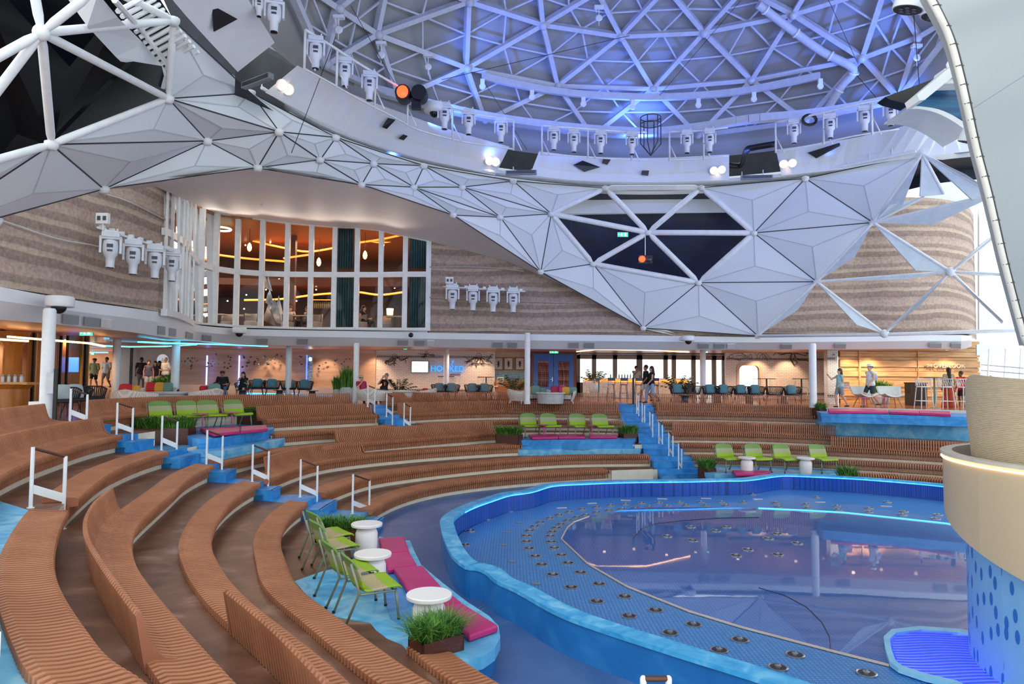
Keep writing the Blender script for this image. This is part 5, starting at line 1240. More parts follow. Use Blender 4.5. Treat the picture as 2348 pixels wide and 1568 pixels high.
# left shop front (golden)
m_gold=mat('golden_oak','b9772c',.3,col2='9c5f1e',scale=2,stretch=(4,4,.6))
m_gold2=mat('pale_gold_trim','cc9a52',.35)
def shopseg(pa,pb,da,db,z0,z1,mt,name='wall_left'):
    wallstrip([XY(pa,da),XY(pb,db)],z0,z1,name,mt)
shopseg(62,98,23.6,24.6,ZL,1.75,m_gold); shopseg(98,135,24.6,26,ZL,1.75,m_gold); shopseg(135,200,26.3,30,ZL,1.75,m_gold); shopseg(-120,62,20.6,23.6,ZL,-.85,m_gold2)
shopseg(-120,62,22,26,-.9,1.7,m_grpan)
for x,d in((75,23.9),(80,24.1),(137,26.2),(152,27),(186,29.2),(194,29.6),(200,30)):
    p=aty(x,860,d-.1); o=MB().box((0,0,0),(.07,.07,3)).build('shop_mullion',m_gold2 if x not in(75,137,152,194) else m_black); o.location=(p.x,p.y,.25); tag(o,'thin upright between the golden oak panels of the left shop front','mullion','uprights of the golden shop front')
o=MB().box((0,0,0),(.42,.05,.85)).build('display_panel',mat('blue_display','3f6fe0',.3,emit='3f78ff',es=1.6,noise=False)); o.location=aty(169,836,27.6); o.scale=(.9,1,.68); tag(o,'small blue glowing display in a golden oak panel at left','display')
for (x0_,y0_,x1_,y1_,d,l) in((0,778,64,782,20,'bright strip of small lamps over the left shop window'),(20,772,205,787,21.5,'string of small square lamps along the golden ceiling edge, left'),(205,787,240,794,24,'end of the lamp string near the corridor')):
    n_=30; m=MB()
    for i in range(n_):
        t=i/n_; m.box(aty(x0_+(x1_-x0_)*t,y0_+(y1_-y0_)*t,d+2*t),(.09,.04,.06))
    o=m.build('lamp_string',m_ledw); tag(o,l,'lamp string')
o=MB().prism([XY(-150,17.5),XY(0,18.2),XY(250,24),XY(250,31),XY(180,31),XY(-150,24)],1.42,1.52).build('ceiling',mat('golden_gloss_ceiling','a8662c',.12,col2='7c4418',scale=8,metal=.3)); struct(o)
for i in range(26):
    x=random.uniform(10,235); p=aty(x,760,21+random.random()*3); p.z=1.41; o=MB().lathe([(.03,0),(.03,.012)],n=6).build('downlight',m_spot); o.location=p; tag(o,'tiny downlight in the glossy golden ceiling at left','downlight','downlights in the golden ceiling')
# shop interior counter with jars
p=deck(22,22.6); r=thing('shop_counter','curved golden wooden counter behind the left shop window','counter',tuple(p)); MB().box((0,0,.78),(1.5,.6,.08)).build('top',m_gold2,r); MB().lathe([(.55,0),(.55,.6),(.68,.75)],n=16).build('body',m_gold,r,smooth=True,angle=40)
for i in range(6):
    q=Vector((p.x-.55+.2*i,p.y-.1,p.z+.82)); o=MB().lathe([(.07,0),(.07,.18),(.055,.2),(.06,.24)],n=10).build('jar',mat('steel_jar','a9a6a0',.25,metal=.5)); o.location=q; tag(o,'small metal-lidded jar on the golden shop counter','jar','jars on the golden shop counter')
p=aty(30,800,23.2); o=MB().lathe([(.28,-1.7),(.27,0),(.42,.25),(.5,.5)],n=16).build('golden_post',m_gold,smooth=True,angle=40); o.location=(p.x,p.y,.9); tag(o,'golden carved wooden post inside the left shop window','post')
# cyan ceiling strips
m_cyan=mat('cyan_light_line','5fd4f4',.4,emit='4fd0ff',es=3.2,noise=False)
for pts,l in(([(322,784,25.5),(390,787,27.5),(450,788,29.5),(520,790,31.2),(612,793.5,32.6)],'upper wide cyan light band on the lounge ceiling'),([(240,793,30),(300,795,31),(380,794,32),(450,790,33)],'lower cyan light band curving toward the corridor'),([(200,808,40),(246,808,40)],'short cyan light line over the corridor')):
    P=[aty(*p) for p in pts]; m=MB(); [m.bar(a_,b_,.22,.05) for a_,b_ in zip(P,P[1:])]; o=m.build('ceiling_light_band',m_cyan); tag(o,l,'light band')
# corridor at the far left
wallstrip([XY(150,48),XY(262,48)],ZL,1.75,'wall_corridor',mat('warm_corridor_wall','d08a52',.4,col2='b56c38',scale=1.2))
wallstrip([XY(262,41),XY(262,48)],ZL,1.75,'wall_corridor',m_grpan)
for x,w in((300,.06),(365,.06)):
    o=MB().box((0,0,.4),(w*2.5,.06,3.2)).build('panel_joint',m_black); p=aty(x,860,40.4); o.location=(p.x,p.y,-.1); tag(o,'thin dark upright joint in the grey panel wall at '+('left' if x<320 else 'right'),'joint')
r=thing('round_wall_sign','round white sign with a small blue emblem on the grey wall','sign',tuple(aty(373,825,39.4))); MB().lathe([(.32,-.02),(.32,.02)],M=Matrix.Rotation(math.pi/2,3,'X'),n=24).build('disc',mat('sign_disc','dfe6ee',.4,emit='d8e4f0',es=.35,noise=False),r)
m=MB(); m.tube([(0,-.04,.1),(0,-.04,-.02)],.012,4); m.tube([(-.07,-.04,-.06),(0,-.04,-.01),(.07,-.04,-.06)],.012,4); m.box((0,-.04,-.14),(.2,.01,.03)); m.build('emblem',mat('navy_ink','2a3a6a',.5),r)
# light slits and niche on the art wall
m_slit=mat('violet_light_slit','8fa0ff',.4,emit='7f8cff',es=4,noise=False)
for x,l in((474,'left thin violet-blue light slit in the pale wall'),(548,'right thin violet-blue light slit in the pale wall')):
    a_=aty(x,815,39.5); b_=aty(x,886,39.5); o=MB().box((0,0,0),(.07,.04,a_.z-b_.z)).build('light_slit',m_slit); o.location=(a_+b_)/2; tag(o,l,'light slit')
a_=aty(710,814,39.1); b_=aty(710,893,39.1); r=thing('lit_niche','tall textured niche with blue glowing left edge in the pale wall','niche',tuple((a_+b_)/2)); h_=a_.z-b_.z
MB().box((0,0,0),(.34,.05,h_)).build('textured_panel',mat('rough_silver_panel','a9b4c4',.3,col2='4f6f9f',scale=14,metal=.3),r); MB().box((-.16,-.03,0),(.06,.04,h_)).build('edge_light',mat('blue_edge','3a5cff',.3,emit='3f66ff',es=3,noise=False),r); MB().ball((.03,-.03,h_*.38),.08,8,6,(1,.4,1.3)).build('top_lamp',m_spot,r)
# metal fish plaques on the art wall
m_fish=mat('tarnished_metal_leaf','45525a',.3,metal=.6); m_fish2=mat('pale_metal_leaf','9fb0b0',.3,metal=.6)
rd=random.Random(4); cl=[(425,838,16,12,14),(442,828,12,10,8),(488,828,14,18,18),(520,830,14,16,10),(575,828,22,14,18),(600,826,18,12,14),(625,826,16,10,10),(650,825,20,12,6),(690,822,18,14,6),(760,835,34,12,14),(790,834,12,12,7),(835,825,12,8,3)]
for x,y,sx_,sy_,n_ in cl:
    for i in range(n_):
        q=aty(x+rd.uniform(-sx_,sx_),y+rd.uniform(-sy_,sy_),39.0); o=MB().ball((0,0,0),rd.uniform(.04,.07),8,4,(1,.25,rd.uniform(.5,.9))).build('metal_leaf',m_fish if rd.random()<.7 else m_fish2); o.location=q; o.rotation_euler=(0,rd.uniform(-1,1),0)
        zone='left of the first light slit' if x<470 else 'between the two light slits' if x<548 else 'between the second light slit and the niche' if x<705 else 'right of the lit niche'
        tag(o,'small metal leaf plaque on the pale wall, '+zone,'wall ornament','metal leaf plaques '+zone)
# ledge with blue under-glow along the art wall
for pts,l in(([(410,902,33),(445,902,33)],'bright blue glowing floor strip left of the seated man'),([(560,906,34.5),(720,905,34.5),(762,908,34.5)],'bright blue glowing floor strip behind the row of armchairs')):
    P=[deck(x,d) for x,y,d in pts]; m=MB(); [m.bar(a_+Vector((0,0,.12)),b_+Vector((0,0,.12)),.9,.1) for a_,b_ in zip(P,P[1:])]; o=m.build('glowing_floor_strip',mat('aqua_floor_glow','4fb8f4',.4,emit='3fb0ff',es=2.0,noise=False)); tag(o,l,'light strip')
P=[deck(410,37.5),deck(600,37.3),deck(770,37)]; m=MB(); [m.bar(a_+Vector((0,0,.2)),b_+Vector((0,0,.2)),.6,.45) for a_,b_ in zip(P,P[1:])]; o=m.build('stone_ledge',m_grpan); tag(o,'low grey stone ledge running under the pale art wall','ledge')
# ------------------------------------------------------------ pods (blue seating platforms)
def pod(layers,label,cat='platform'):
    c=None; r=None
    for i,(px,ztop,zbot,mt,back) in enumerate(layers):
        P=[atz(x,y,ztop) for x,y in px]+[aty(x,800,d) for x,d in back]
        P=[Vector((p.x,p.y,0)) for p in P]
        if c is None: c=sum(P,Vector())/len(P); r=thing('blue_seating_platform',label,cat,(c.x,c.y,layers[-1][2]))
        Q=[p-c for p in P]; zb=layers[-1][2]; m=MB(); m.prism([(p.x,p.y) for p in Q],zbot-zb,ztop-zb-.05); n_=len(px)
        m2=MB(); sc_=1.012; m2.prism([(p.x*sc_,p.y*sc_) for p in Q],ztop-zb-.13,ztop-zb)
        m.build('platform_body',mt,r); m2.build('platform_top',mt,r)
    return r
pod([([(442,1003),(455,1006),(480,1006),(510,1002),(560,994),(625,984)],-1.70,-1.97,m_blue,[(634,25.4),(540,24.5),(440,22.8),(345,21.0),(345,20.6),(430,20.4)]),
     ([(407,1027),(432,1034),(476,1036.5),(515,1033),(591,1018),(645,1008),(652,1005)],-1.97,-2.63,m_lblue,[(645,25.6),(540,24.6),(440,22.9),(335,20.9),(322,20.0),(326,18.9)])],'stepped blue platform with rounded corner beneath the four left green chairs')
pod([([(1190,1008),(1197,1009),(1230,1009),(1330,1009),(1400,1008),(1450,1008),(1456,1005)],-2.42,-2.79,m_blue,[(1447,30.0),(1200,29.4)]),
     ([(1184,1029),(1190,1031),(1215,1031),(1330,1029),(1440,1029),(1468,1029),(1473,1027)],-2.77,-3.02,m_lblue,[(1466,29.5),(1192,28.8)])],'stepped blue platform below the middle green chairs')
pod([([(1874,943),(1884,947),(1960,949),(2080,952),(2225,956)],-1.27,-1.62,m_blue,[(2235,30.4),(1872,31.6)]),
     ([(1869,960),(1880,964),(1960,966),(2080,970),(2230,977)],-1.62,-2.3,m_lblue,[(2240,29.4),(1868,30.8)])],'long blue stepped platform edge under the white lounge chairs at right')
pod([([(1618,1084),(1640,1087),(1700,1087),(1800,1087),(1880,1086),(1960,1084)],-3.30,-3.72,m_lblue,[(1975,26.3),(1610,27.2)])],'light blue platform under the right-hand green chairs behind the pool rim')
np_=[(940,1240),(949,1262),(966,1296),(1016,1338),(1070,1380),(1120,1412),(1143,1436),(1147,1462),(1135,1486),(1108,1505),(1060,1517),(1000,1500),(1010,1440),(930,1340),(885,1300),(866,1236)]
P=[atz(x,y,Z[6]) for x,y in np_]; c=sum(P,Vector())/len(P); r=thing('blue_seating_platform','near light blue curved ledge carrying the magenta cushions, foreground centre','platform',(c.x,c.y,Z[7]))
Q=[(p.x-c.x,p.y-c.y) for p in P]
MB().prism([(x*1.0,y*1.0) for x,y in Q],.22,.378).build('platform_top',m_lblue,r); MB().prism([(x*.95,y*.97) for x,y in Q],0,.22).build('platform_body',m_deep,r)
# ------------------------------------------------------------ magenta cushions
m_mag=mat('magenta_vinyl','c62f78',.45,col2='b8286d',scale=2); m_mag2=m_mag
def pad(px,z,label,th=.10,group=None):
    P=[atz(x,y,z+th) for x,y in px]; c=sum(P,Vector())/len(P); m=MB(); m.prism([(p.x-c.x,p.y-c.y) for p in P],0,th); o=m.build('seat_pad',m_mag,smooth=True,angle=40); o.location=(c.x,c.y,z+.004)
    b=o.modifiers.new('b','BEVEL'); b.width=.03; b.segments=2
    tag(o,label,'cushion'); return o
pad([(868,1233),(927,1230),(939,1263),(877,1269)],Z[6]+.01,'magenta seat pad farthest along the near ledge, beside the back white table')
pad([(877,1270),(938,1264),(957,1295),(889,1304)],Z[6]+.01,'magenta seat pad second along the near ledge, left of the middle white table')
pad([(902,1302),(968,1296),(1011,1342),(937,1353)],Z[6]+.01,'magenta seat pad in the middle of the near ledge, right of the middle white table')
pad([(937,1354),(1011,1343),(1060,1381),(1000,1392),(965,1392)],Z[6]+.01,'magenta seat pad just behind the nearest white table')
pad([(1004,1393),(1060,1382),(1143,1433),(1076,1456)],Z[6]+.01,'magenta seat pad nearest the camera beside the grass planter')
pad([(458,982),(549,977),(550,988),(490,994)],-1.68,'magenta pad under the left green chairs, left one'); pad([(551.5,977),(610,974),(614,982),(551.5,988)],-1.68,'magenta pad under the left green chairs, right one')
pad([(1211,995),(1279.5,994),(1280,1001.5),(1220,1002.5)],-2.42,'magenta pad at the left of the middle platform'); pad([(1281,994),(1342,993),(1342,1001),(1281,1001.5)],-2.42,'magenta pad in the centre of the middle platform'); pad([(1350,992.5),(1414,993.5),(1415,1000),(1352,1000.5)],-2.42,'magenta pad at the right of the middle platform')
pad([(1678,1078),(1768,1079),(1752,1086),(1686,1086)],-3.30,'pink pad on the platform beside the left of the two small white tables')
pad([(1898,936),(2035,938.5),(2036,944),(1900,942)],-1.27,'long magenta pad at the left of the upper right blue ledge'); pad([(2037,938.5),(2106,940.5),(2107,946.5),(2038,944)],-1.27,'middle magenta pad on the upper right blue ledge'); pad([(2107,940.5),(2179,943),(2181,949),(2108,946.5)],-1.27,'right magenta pad on the upper right blue ledge near the beige tower')
# ------------------------------------------------------------ green chairs
def backfn(nt,N,L,b):
    tc=N.new('ShaderNodeTexCoord'); sx=N.new('ShaderNodeSeparateXYZ'); L.new(tc.outputs['Object'],sx.inputs[0])
    c=ramp(N,L,mth(N,L,'MULTIPLY',sx.outputs[2],1.0),[(0,'95b51e'),(.545,'95b51e'),(.56,'a3a878'),(.69,'a6aa84'),(.70,'75964a'),(1,'75964a')],'LINEAR'); L.new(c,b.inputs['Base Color']); b.inputs['Roughness'].default_value=.6
    w=N.new('ShaderNodeTexWave'); w.inputs['Scale'].default_value=28; w.bands_direction='DIAGONAL'; L.new(tc.outputs['Object'],w.inputs['Vector']); bp=N.new('ShaderNodeBump'); bp.inputs['Strength'].default_value=.5; bp.inputs['Distance'].default_value=.004; L.new(w.outputs[0],bp.inputs['Height']); L.new(bp.outputs[0],b.inputs['Normal'])
def seatfn(nt,N,L,b):
    tc=N.new('ShaderNodeTexCoord'); sx=N.new('ShaderNodeSeparateXYZ'); L.new(tc.outputs['Object'],sx.inputs[0])
    c=ramp(N,L,mth(N,L,'ADD',sx.outputs[1],.5),[(0,'98ba1e'),(.36,'98ba1e'),(.37,'c0aa80'),(.55,'c4b184'),(.56,'9dbf2c'),(1,'93b82c')]); L.new(c,b.inputs['Base Color']); b.inputs['Roughness'].default_value=.6
    w=N.new('ShaderNodeTexWave'); w.inputs['Scale'].default_value=28; w.bands_direction='DIAGONAL'; L.new(tc.outputs['Object'],w.inputs['Vector']); bp=N.new('ShaderNodeBump'); bp.inputs['Strength'].default_value=.5; bp.inputs['Distance'].default_value=.004; L.new(w.outputs[0],bp.inputs['Height']); L.new(bp.outputs[0],b.inputs['Normal'])
m_gback=node_mat('green_banded_weave_back',backfn); m_gseat=node_mat('green_banded_weave_seat',seatfn); m_gleg=mat('sage_tube','8f947c',.4,metal=.3)
def mk_gchair():
    r=thing('lounge_chair','','chair')
    def surf(prof,name,mt):
        rows=[]
        for y,z,w,cv in prof:
            rows.append([Vector((w*(i/6-1)*1.0,y-cv[0]*(i/6-1)**2,z+cv[1]*(i/6-1)**2)) for i in range(13)])
        m=MB(); m.strip(rows); return m.build(name,mt,r,smooth=True,solid=.025)
    surf([(-.335,.385,.27,(0,0)),(-.33,.40,.30,(0,.0)),(-.29,.425,.325,(0,.01)),(-.18,.42,.335,(0,.02)),(-.05,.40,.335,(0,.03)),(.08,.385,.33,(.01,.035)),(.16,.39,.325,(.02,.03)),(.205,.42,.32,(.04,.02))],'seat',m_gseat)
    surf([(.205,.42,.32,(.04,.02)),(.235,.48,.315,(.06,.0)),(.265,.56,.315,(.07,0)),(.30,.66,.31,(.07,0)),(.335,.76,.30,(.06,-.01)),(.355,.81,.27,(.05,-.015)),(.365,.835,.21,(.03,-.02))],'backrest',m_gback)
    for sx_ in(-1,1):
        MB().tube([(sx_*.26,-.26,.39),(sx_*.29,-.30,.0)],.017,8).build('leg',m_gleg,r,smooth=True)
        MB().tube([(sx_*.325,.34,.78),(sx_*.33,.23,.40),(sx_*.30,.40,.0)],.017,8).build('leg',m_gleg,r,smooth=True)
        m=MB(); [m.lathe([(.022,0),(.022,.03)],(sx_*x,y,0),8) for x,y in((.29,-.30),(.30,.40))]; m.build('foot',m_black,r)
    m=MB(); m.tube([(-.28,-.24,.37),(.28,-.24,.37)],.014,6); [m.tube([(s*.28,-.24,.37),(s*.33,.22,.385)],.014,6) for s in(-1,1)]; m.build('seat_frame',m_gleg,r)
    return r
GC=Proto(mk_gchair)
def facing(dx,dy): return math.atan2(dx,-dy)      # local -Y turned to (dx,dy)
f1,f2,r1,r2_=[atz(x,y,Z[6]) for x,y in((918,1418),(890,1391),(789,1437),(766,1410))]
cc=(f1+f2+r1+r2_)/4; dv=((f1+f2)-(r1+r2_)).normalized(); 
def rearchair(pa,pb,rot,label):
    a_,b_=atz(*pa,Z[6]),atz(*pb,Z[6]); m_=(a_+b_)/2; d=Vector((dv.x,dv.y,0)); d.rotate(Matrix.Rotation(rot,3,'Z')); c_=m_+d*.40*1.08
    GC.put((c_.x,c_.y,Z[6]+.006),facing(d.x,d.y),label,'near green lounge chairs',1.08)
rearchair((789,1437),(766,1410),0,'green woven lounge chair nearest the camera, beside the front white table')
rearchair((740,1395),(728,1370),.05,'second nearest green woven lounge chair, its arm behind the nearest one')
rearchair((710,1327),(703,1308),.12,'third nearest green woven lounge chair, by the middle white table')
rearchair((702,1297),(698,1280),.16,'farthest of the near green woven chairs, by the back white table and grass')
for x,d,l in((378,20.9,'green lounge chair leftmost behind the long planter'),(440,21.5,'second green lounge chair from left behind the long planter'),(487,22.0,'third green lounge chair in the left group'),(546,22.7,'rightmost green lounge chair in the left group, by the pink side table')):
    p=aty(x,900,d); GC.put((p.x,d,-1.695),facing(.80,-.6),l,'green lounge chairs of the left platform',1.1)
for x,l in((1216,'leftmost green chair on the middle platform beside the planter'),(1262,'second green chair on the middle platform'),(1329,'third green chair on the middle platform'),(1381,'rightmost green chair on the middle platform')):
    p=aty(x,900,28.7); GC.put((p.x,28.7,-2.42),facing(.30,-.95),l,'green lounge chairs of the middle platform',1.15)
for x,l in((1669,'leftmost green chair of the right group beside the small grass box'),(1736,'second green chair of the right group, behind a white table'),(1801,'third green chair of the right group'),(1884,'rightmost green chair of the right group, by the second white table')):
    p=aty(x,900,25.3); GC.put((p.x,25.3,-3.30),facing(.28,-.95),l,'green lounge chairs of the right platform',1.15)
# white drum tables
m_tbl=mat('white_solid_top','efeae6',.4,noise=False)
def mk_table():
    r=thing('side_table','','side table'); MB().lathe([(.27,.46),(.275,.48),(.275,.50),(.265,.51)],n=32).build('tabletop',m_tbl,r,smooth=True,angle=40)
    MB().lathe([(.175,0),(.185,.05),(.195,.2),(.195,.34),(.17,.40),(.13,.43),(.13,.46)],n=28).build('pedestal',m_tbl,r,smooth=True,angle=50); return r
TB=Proto(mk_table)
for x,y,l in((841,1199,'white mushroom-shaped side table farthest back beside the near grass'),(855,1267,'white mushroom-shaped side table between the second and third near chairs'),(984,1360,'largest white side table in the foreground beside the magenta pads')):
    p=atz(x,y,Z[6]+.56); TB.put((p.x,p.y,Z[6]+.01),0,l,None,1.08)
for x,l in((1711,'small white side table between the first two right-hand green chairs'),(1845,'small white side table between the last two right-hand green chairs')):
    p=aty(x,900,24.9); TB.put((p.x,24.9,-3.30),0,l,None,1.1)
m_pink=mat('pink_metal','c4458c',.4)
def mk_pink():
    r=thing('pink_side_table','','side table'); MB().lathe([(.2,.44),(.2,.455)],n=20).build('tabletop',m_pink,r); MB().tube([(0.05,0,0),(.05,0,.44)],.018,8).build('stem',m_pink,r); MB().lathe([(.13,0),(.13,.01)],n=16).build('foot_plate',m_pink,r); return r
PT=Proto(mk_pink)
for x,d,z,l in((462,21.3,-1.695,'thin pink side table beside the third left green chair'),(529,22.2,-1.695,'thin pink side table before the rightmost left green chair'),(1244,28.3,-2.42,'thin pink side table between the first two middle green chairs'),(1354,28.3,-2.42,'thin pink side table left of the rightmost middle green chair'),(1978,29.9,-1.265,'thin pink side table before the left white lounge chair'),(2024,29.9,-1.265,'thin pink side table between the white lounge chairs')):
    p=aty(x,900,d); PT.put((p.x,d,z),0,l,None,1.2)
# ------------------------------------------------------------ grass planters
m_box=mat('reddish_brown_box','5b2e20',.45,col2='4a2418',scale=6,stretch=(1,1,5)); m_soil=mat('soil','2a1c14',.9)
m_grass=mat('grass_blade','4f8a2e',.5,col2='2f6420',scale=7); m_grass2=mat('grass_blade_light','7fae3c',.5,col2='55892c',scale=7)
def blades(m,n,w,d,h,z0,spread=.25,rd=random,bw=.008):
    for i in range(n):
        x=rd.uniform(-w/2,w/2); y=rd.uniform(-d/2,d/2); a=rd.uniform(0,6.28); L_=h*rd.uniform(.55,1.1); s=spread*rd.uniform(.3,1.3)+.12*(abs(x)/(w/2))
        ox=x/(w/2)*.5*spread; oy=y/(d/2)*.5*spread
        dx,dy=math.cos(a)*s+ox,math.sin(a)*s+oy; t=Vector((-math.sin(a),math.cos(a),0))*bw
        p0=Vector((x,y,z0)); p1=p0+Vector((dx*.35,dy*.35,L_*.62)); p2=p0+Vector((dx,dy,L_*rd.uniform(.65,1)))
        m.m=0 if rd.random()<.65 else 1
        m.add([p0-t,p0+t,p1+t*.9,p1-t*.9,p2],[(0,1,2,3),(3,2,4)])
def planter(c,w,d,h,rz,gh,n,label,gs=.22,bw=.01):
    r=thing('grass_planter',label,'planter',tuple(c),rz); m=MB(); t=.03
    for (x,y,a_,b_) in((0,d/2-t/2,w,t),(0,-d/2+t/2,w,t),(w/2-t/2,0,t,d),(-w/2+t/2,0,t,d)): m.box((x,y,h/2),(a_,b_,h))
    m.build('box',m_box,r); MB().box((0,0,h-.06),(w-.06,d-.06,.04)).build('soil',m_soil,r)
    m=MB(); blades(m,n,w*.9,d*.85,gh,h-.05,gs,random,bw); o=m.build('grass',[m_grass,m_grass2],r); o['kind']='stuff'; return r
pf=atz(968,1519,Z[6]); pr=atz(1064,1492,Z[6]); pd_=pr-pf; pn_=Vector((-pd_.y,pd_.x,0)).normalized(); pl_=atz(940,1497,Z[6])
c=pf+pd_/2+pn_*.17; planter((c.x,c.y,Z[6]+.006),pd_.length,.34,.20,math.atan2(pd_.y,pd_.x),.36,1300,'wooden box of long green grass in the foreground beside the nearest white table',.22,.005)
c=atz(775,1248,Z[6]); planter((c.x,c.y+.25,Z[6]+.006),.95,.42,.26,0,.36,1100,'wooden box of grass behind the near green chairs, by the foot of the stairs',.2,.008)
c=aty(386,1018,20.1); planter((c.x,20.1,-1.965),1.33,.5,.46,.05,.45,1500,'long dark brown planter of grass in front of the left green chairs',.25,.01)
c=aty(318,1000,20.3); planter((c.x,20.35,-1.80),.5,.45,.26,.05,.42,450,'small end section of grass planter next to the upper left handrail',.2,.01)
c=aty(578,980,24.6); planter((c.x,24.6,-1.72),1.05,.45,.30,-.25,.45,1200,'brown planter of grass at the right end of the left platform',.25,.01)
c=aty(1168,1010,27.4); planter((c.x,27.4,-2.62),.95,.5,.42,-.35,.42,1100,'brown planter of grass at the left corner of the middle platform',.25,.012)
c=aty(1440,1005,28.9); planter((c.x,28.9,-2.6),.65,.5,.36,.3,.45,800,'brown planter of grass at the right corner of the middle platform by the broad stairs',.22,.012)
c=aty(1621,1095,25.3); planter((c.x,25.3,-3.60),.45,.45,.42,.5,.45,700,'small brown box of bright grass at the foot of the broad stairs',.22,.011)
c=aty(1941,1100,23.9); planter((c.x,23.9,-3.60),.45,.45,.32,.2,.48,700,'small box of bright grass behind the pool rim at right, near the beige tower',.22,.011)
c=aty(1879,955,29.3); planter((c.x,29.3,-1.62),.4,.4,.42,.3,.38,500,'brown box of grass at the end of the top right bench, under the white column',.2,.012)
# tall white pots with grass, shrubs and palms
def pot(px,d,s,h,label,gh,n,spread=.12,rad=.3,lift=0,palm=False):
    p=deck(px,d); p.z+=lift; r=thing('potted_palm' if palm else 'potted_grass',label,'potted plant',tuple(p)); r.scale=(s,)*3
    MB().lathe([(rad*.8,0),(rad,.1),(rad*1.02,h*.6),(rad*.93,h),(rad*.8,h),(rad*.8,h-.05)],n=22).build('pot',mat('two_tone_pot','c9ccc9',.5),r,smooth=True,angle=50)
    m=MB()
    if palm:
        for i in range(n):
            a=i*2.4; l=gh*random.uniform(.7,1.1); el=random.uniform(.5,1.3); pts=[Vector((0,0,h))]; 
            for k in range(1,7): pts.append(Vector((math.cos(a)*math.cos(el)*l*k/6*1.0,math.sin(a)*math.cos(el)*l*k/6,h+math.sin(el)*l*k/6-.25*(k/6)**2*l)))
            m.tube(pts,.008,3)
            for k in range(2,7):
                for s_ in(-1,1):
                    q=pts[k]; t=Vector((-math.sin(a)*s_*.6+math.cos(a)*.6,math.cos(a)*s_*.6+math.sin(a)*.6,-.25))*.2; u=Vector((0,0,.03))+Vector((math.cos(a),math.sin(a),0))*.02
                    m.add([q,q+t*.5+u,q+t,q+t*.5-u],[(0,1,2,3)])
    else: blades(m,n,rad*1.5,rad*1.5,gh,h-.05,spread,random,.014)
    o=m.build('foliage',[m_grass,m_grass2] if not palm else mat('palm_leaf','2f4a26',.5,col2='1d3018',scale=4),r); o['kind']='stuff'; return r
pot(796,32.2,1,.62,'tall upright grass in a big two-tone white pot beside the column',1.05,700,.1,.33)
pot(773,32.8,1,.5,'smaller grass in a narrow white pot left of the tall upright grass',.75,450,.15,.2)
pot(915,35,1,.35,'spiky dark palm standing by the white round table and brick wall',.9,14,palm=True,rad=.25)
pot(1181,35.5,1,.4,'tall dark palm in front of the framed posters',1.3,22,palm=True,rad=.28)
pot(1363,36.5,1,.5,'dark palm on a pot left of the bar counter',.95,16,palm=True,rad=.28,lift=.35)
pot(1556,35.2,1,.5,'wide dark palm at the right end of the bar',1.25,26,palm=True,rad=.3)
pot(368,35,1,.3,'low bushy plant in front of the standing group at left',.7,400,.35,.3)
pot(395,34.5,1,.4,'narrow plant in a white pot behind the second left column',1.0,260,.12,.2)
pot(2008,33.2,1,.55,'plant in a tall white pot behind the man in a white cap',.75,400,.15,.25)
pot(2026,33.4,1,.5,'spreading dark plant in a grey pot against the oak plank wall',.75,360,.35,.25)
pot(2217,32,1,.7,'plant top showing above the beige tower beside the boy',.7,200,.2,.25)
# ------------------------------------------------------------ dark rope armchairs with cushions
m_rope=mat('navy_black_rope','161b26',.6); m_teal=mat('teal_fabric','5f8f9c',.8,col2='53828f',scale=9)
def mk_rope():
    r=thing('rope_armchair','','armchair'); MB().lathe([(.26,.36),(.29,.38),(.29,.43),(.26,.45)],n=18).build('seat',m_rope,r,smooth=True,angle=50)
    m=MB()
    P0=[];P1=[]
    for i in range(25):
        a=-.35+ (math.pi+.7)*i/24; x=math.cos(a);y=math.sin(a); hh=.72 if y>.3 else .72-.12*(.3-y); P0.append(Vector((.29*x,.28*y,.40))); P1.append(Vector((.36*x,.33*y,hh))); m.bar(P0[-1],P1[-1],.03,.012)
    m.build('rope_strands',m_rope,r); m=MB(); m.tube(P1,.018,6); m.tube(P0,.014,6); m.build('rim',m_rope,r,smooth=True)
    for x,y in((-.24,-.2),(.24,-.2),(-.22,.22),(.22,.22)): MB().tube([(x*.85,y*.85,.38),(x*1.15,y*1.15,0)],.014,6).build('leg',m_rope,r)
    return r
RA=Proto(mk_rope)
def mk_pillow(): 
    o=MB().ball((0,0,0),.5,16,10).build('cushion',m_teal,smooth=True)
    for v in o.data.vertices:
        x,y,z=v.co; f=lambda t:math.copysign(abs(t*2)**.45,t)*.24
        v.co=(f(x),y*.22,f(z))
    return o
PL=[None]; PM={}; m_palet=mat('grey_teal_cushion','71888f',.8); m_palec=mat('pale_grey_cushion','b4bfbf',.8)
def pillow(loc,rz,label,mt=m_teal,s=1.0,tilt=-.25):
    if PL[0] is None: o=mk_pillow(); PL[0]=o; PM[m_teal.name]=o.data
    else: o=PL[0].copy(); C.objects.link(o)
    if mt.name not in PM: PM[mt.name]=PM[m_teal.name].copy(); PM[mt.name].materials[0]=mt
    o.data=PM[mt.name]
    o.location=loc; o.rotation_euler=(tilt,0,rz); o.scale=(s,)*3; tag(o,label,'cushion'); return o
def ropechair(px,d,rz,label,cush=None,s=1.0):
    p=deck(px,d); RA.put(tuple(p),rz,label,None,s)
    if cush:
        q=Vector((0,.10,.60)); q.rotate(Matrix.Rotation(rz,3,'Z')); pillow(p+q*s,rz,cush,s=.84*s,mt=m_palec if cush.startswith('pale') else m_palet if 'lit brick' in cush else m_teal)
for i,(x,d,rz) in enumerate([(589,33.2,.25),(623,33.2,.3),(662,33.2,.2),(698,33.2,.3)]):
    n_=('first','second','third','fourth')[i]; ropechair(x,d,rz,n_+' from left of the four dark rope armchairs before the pale wall','teal cushion on the '+n_+' of the four dark armchairs before the pale wall',1.15)
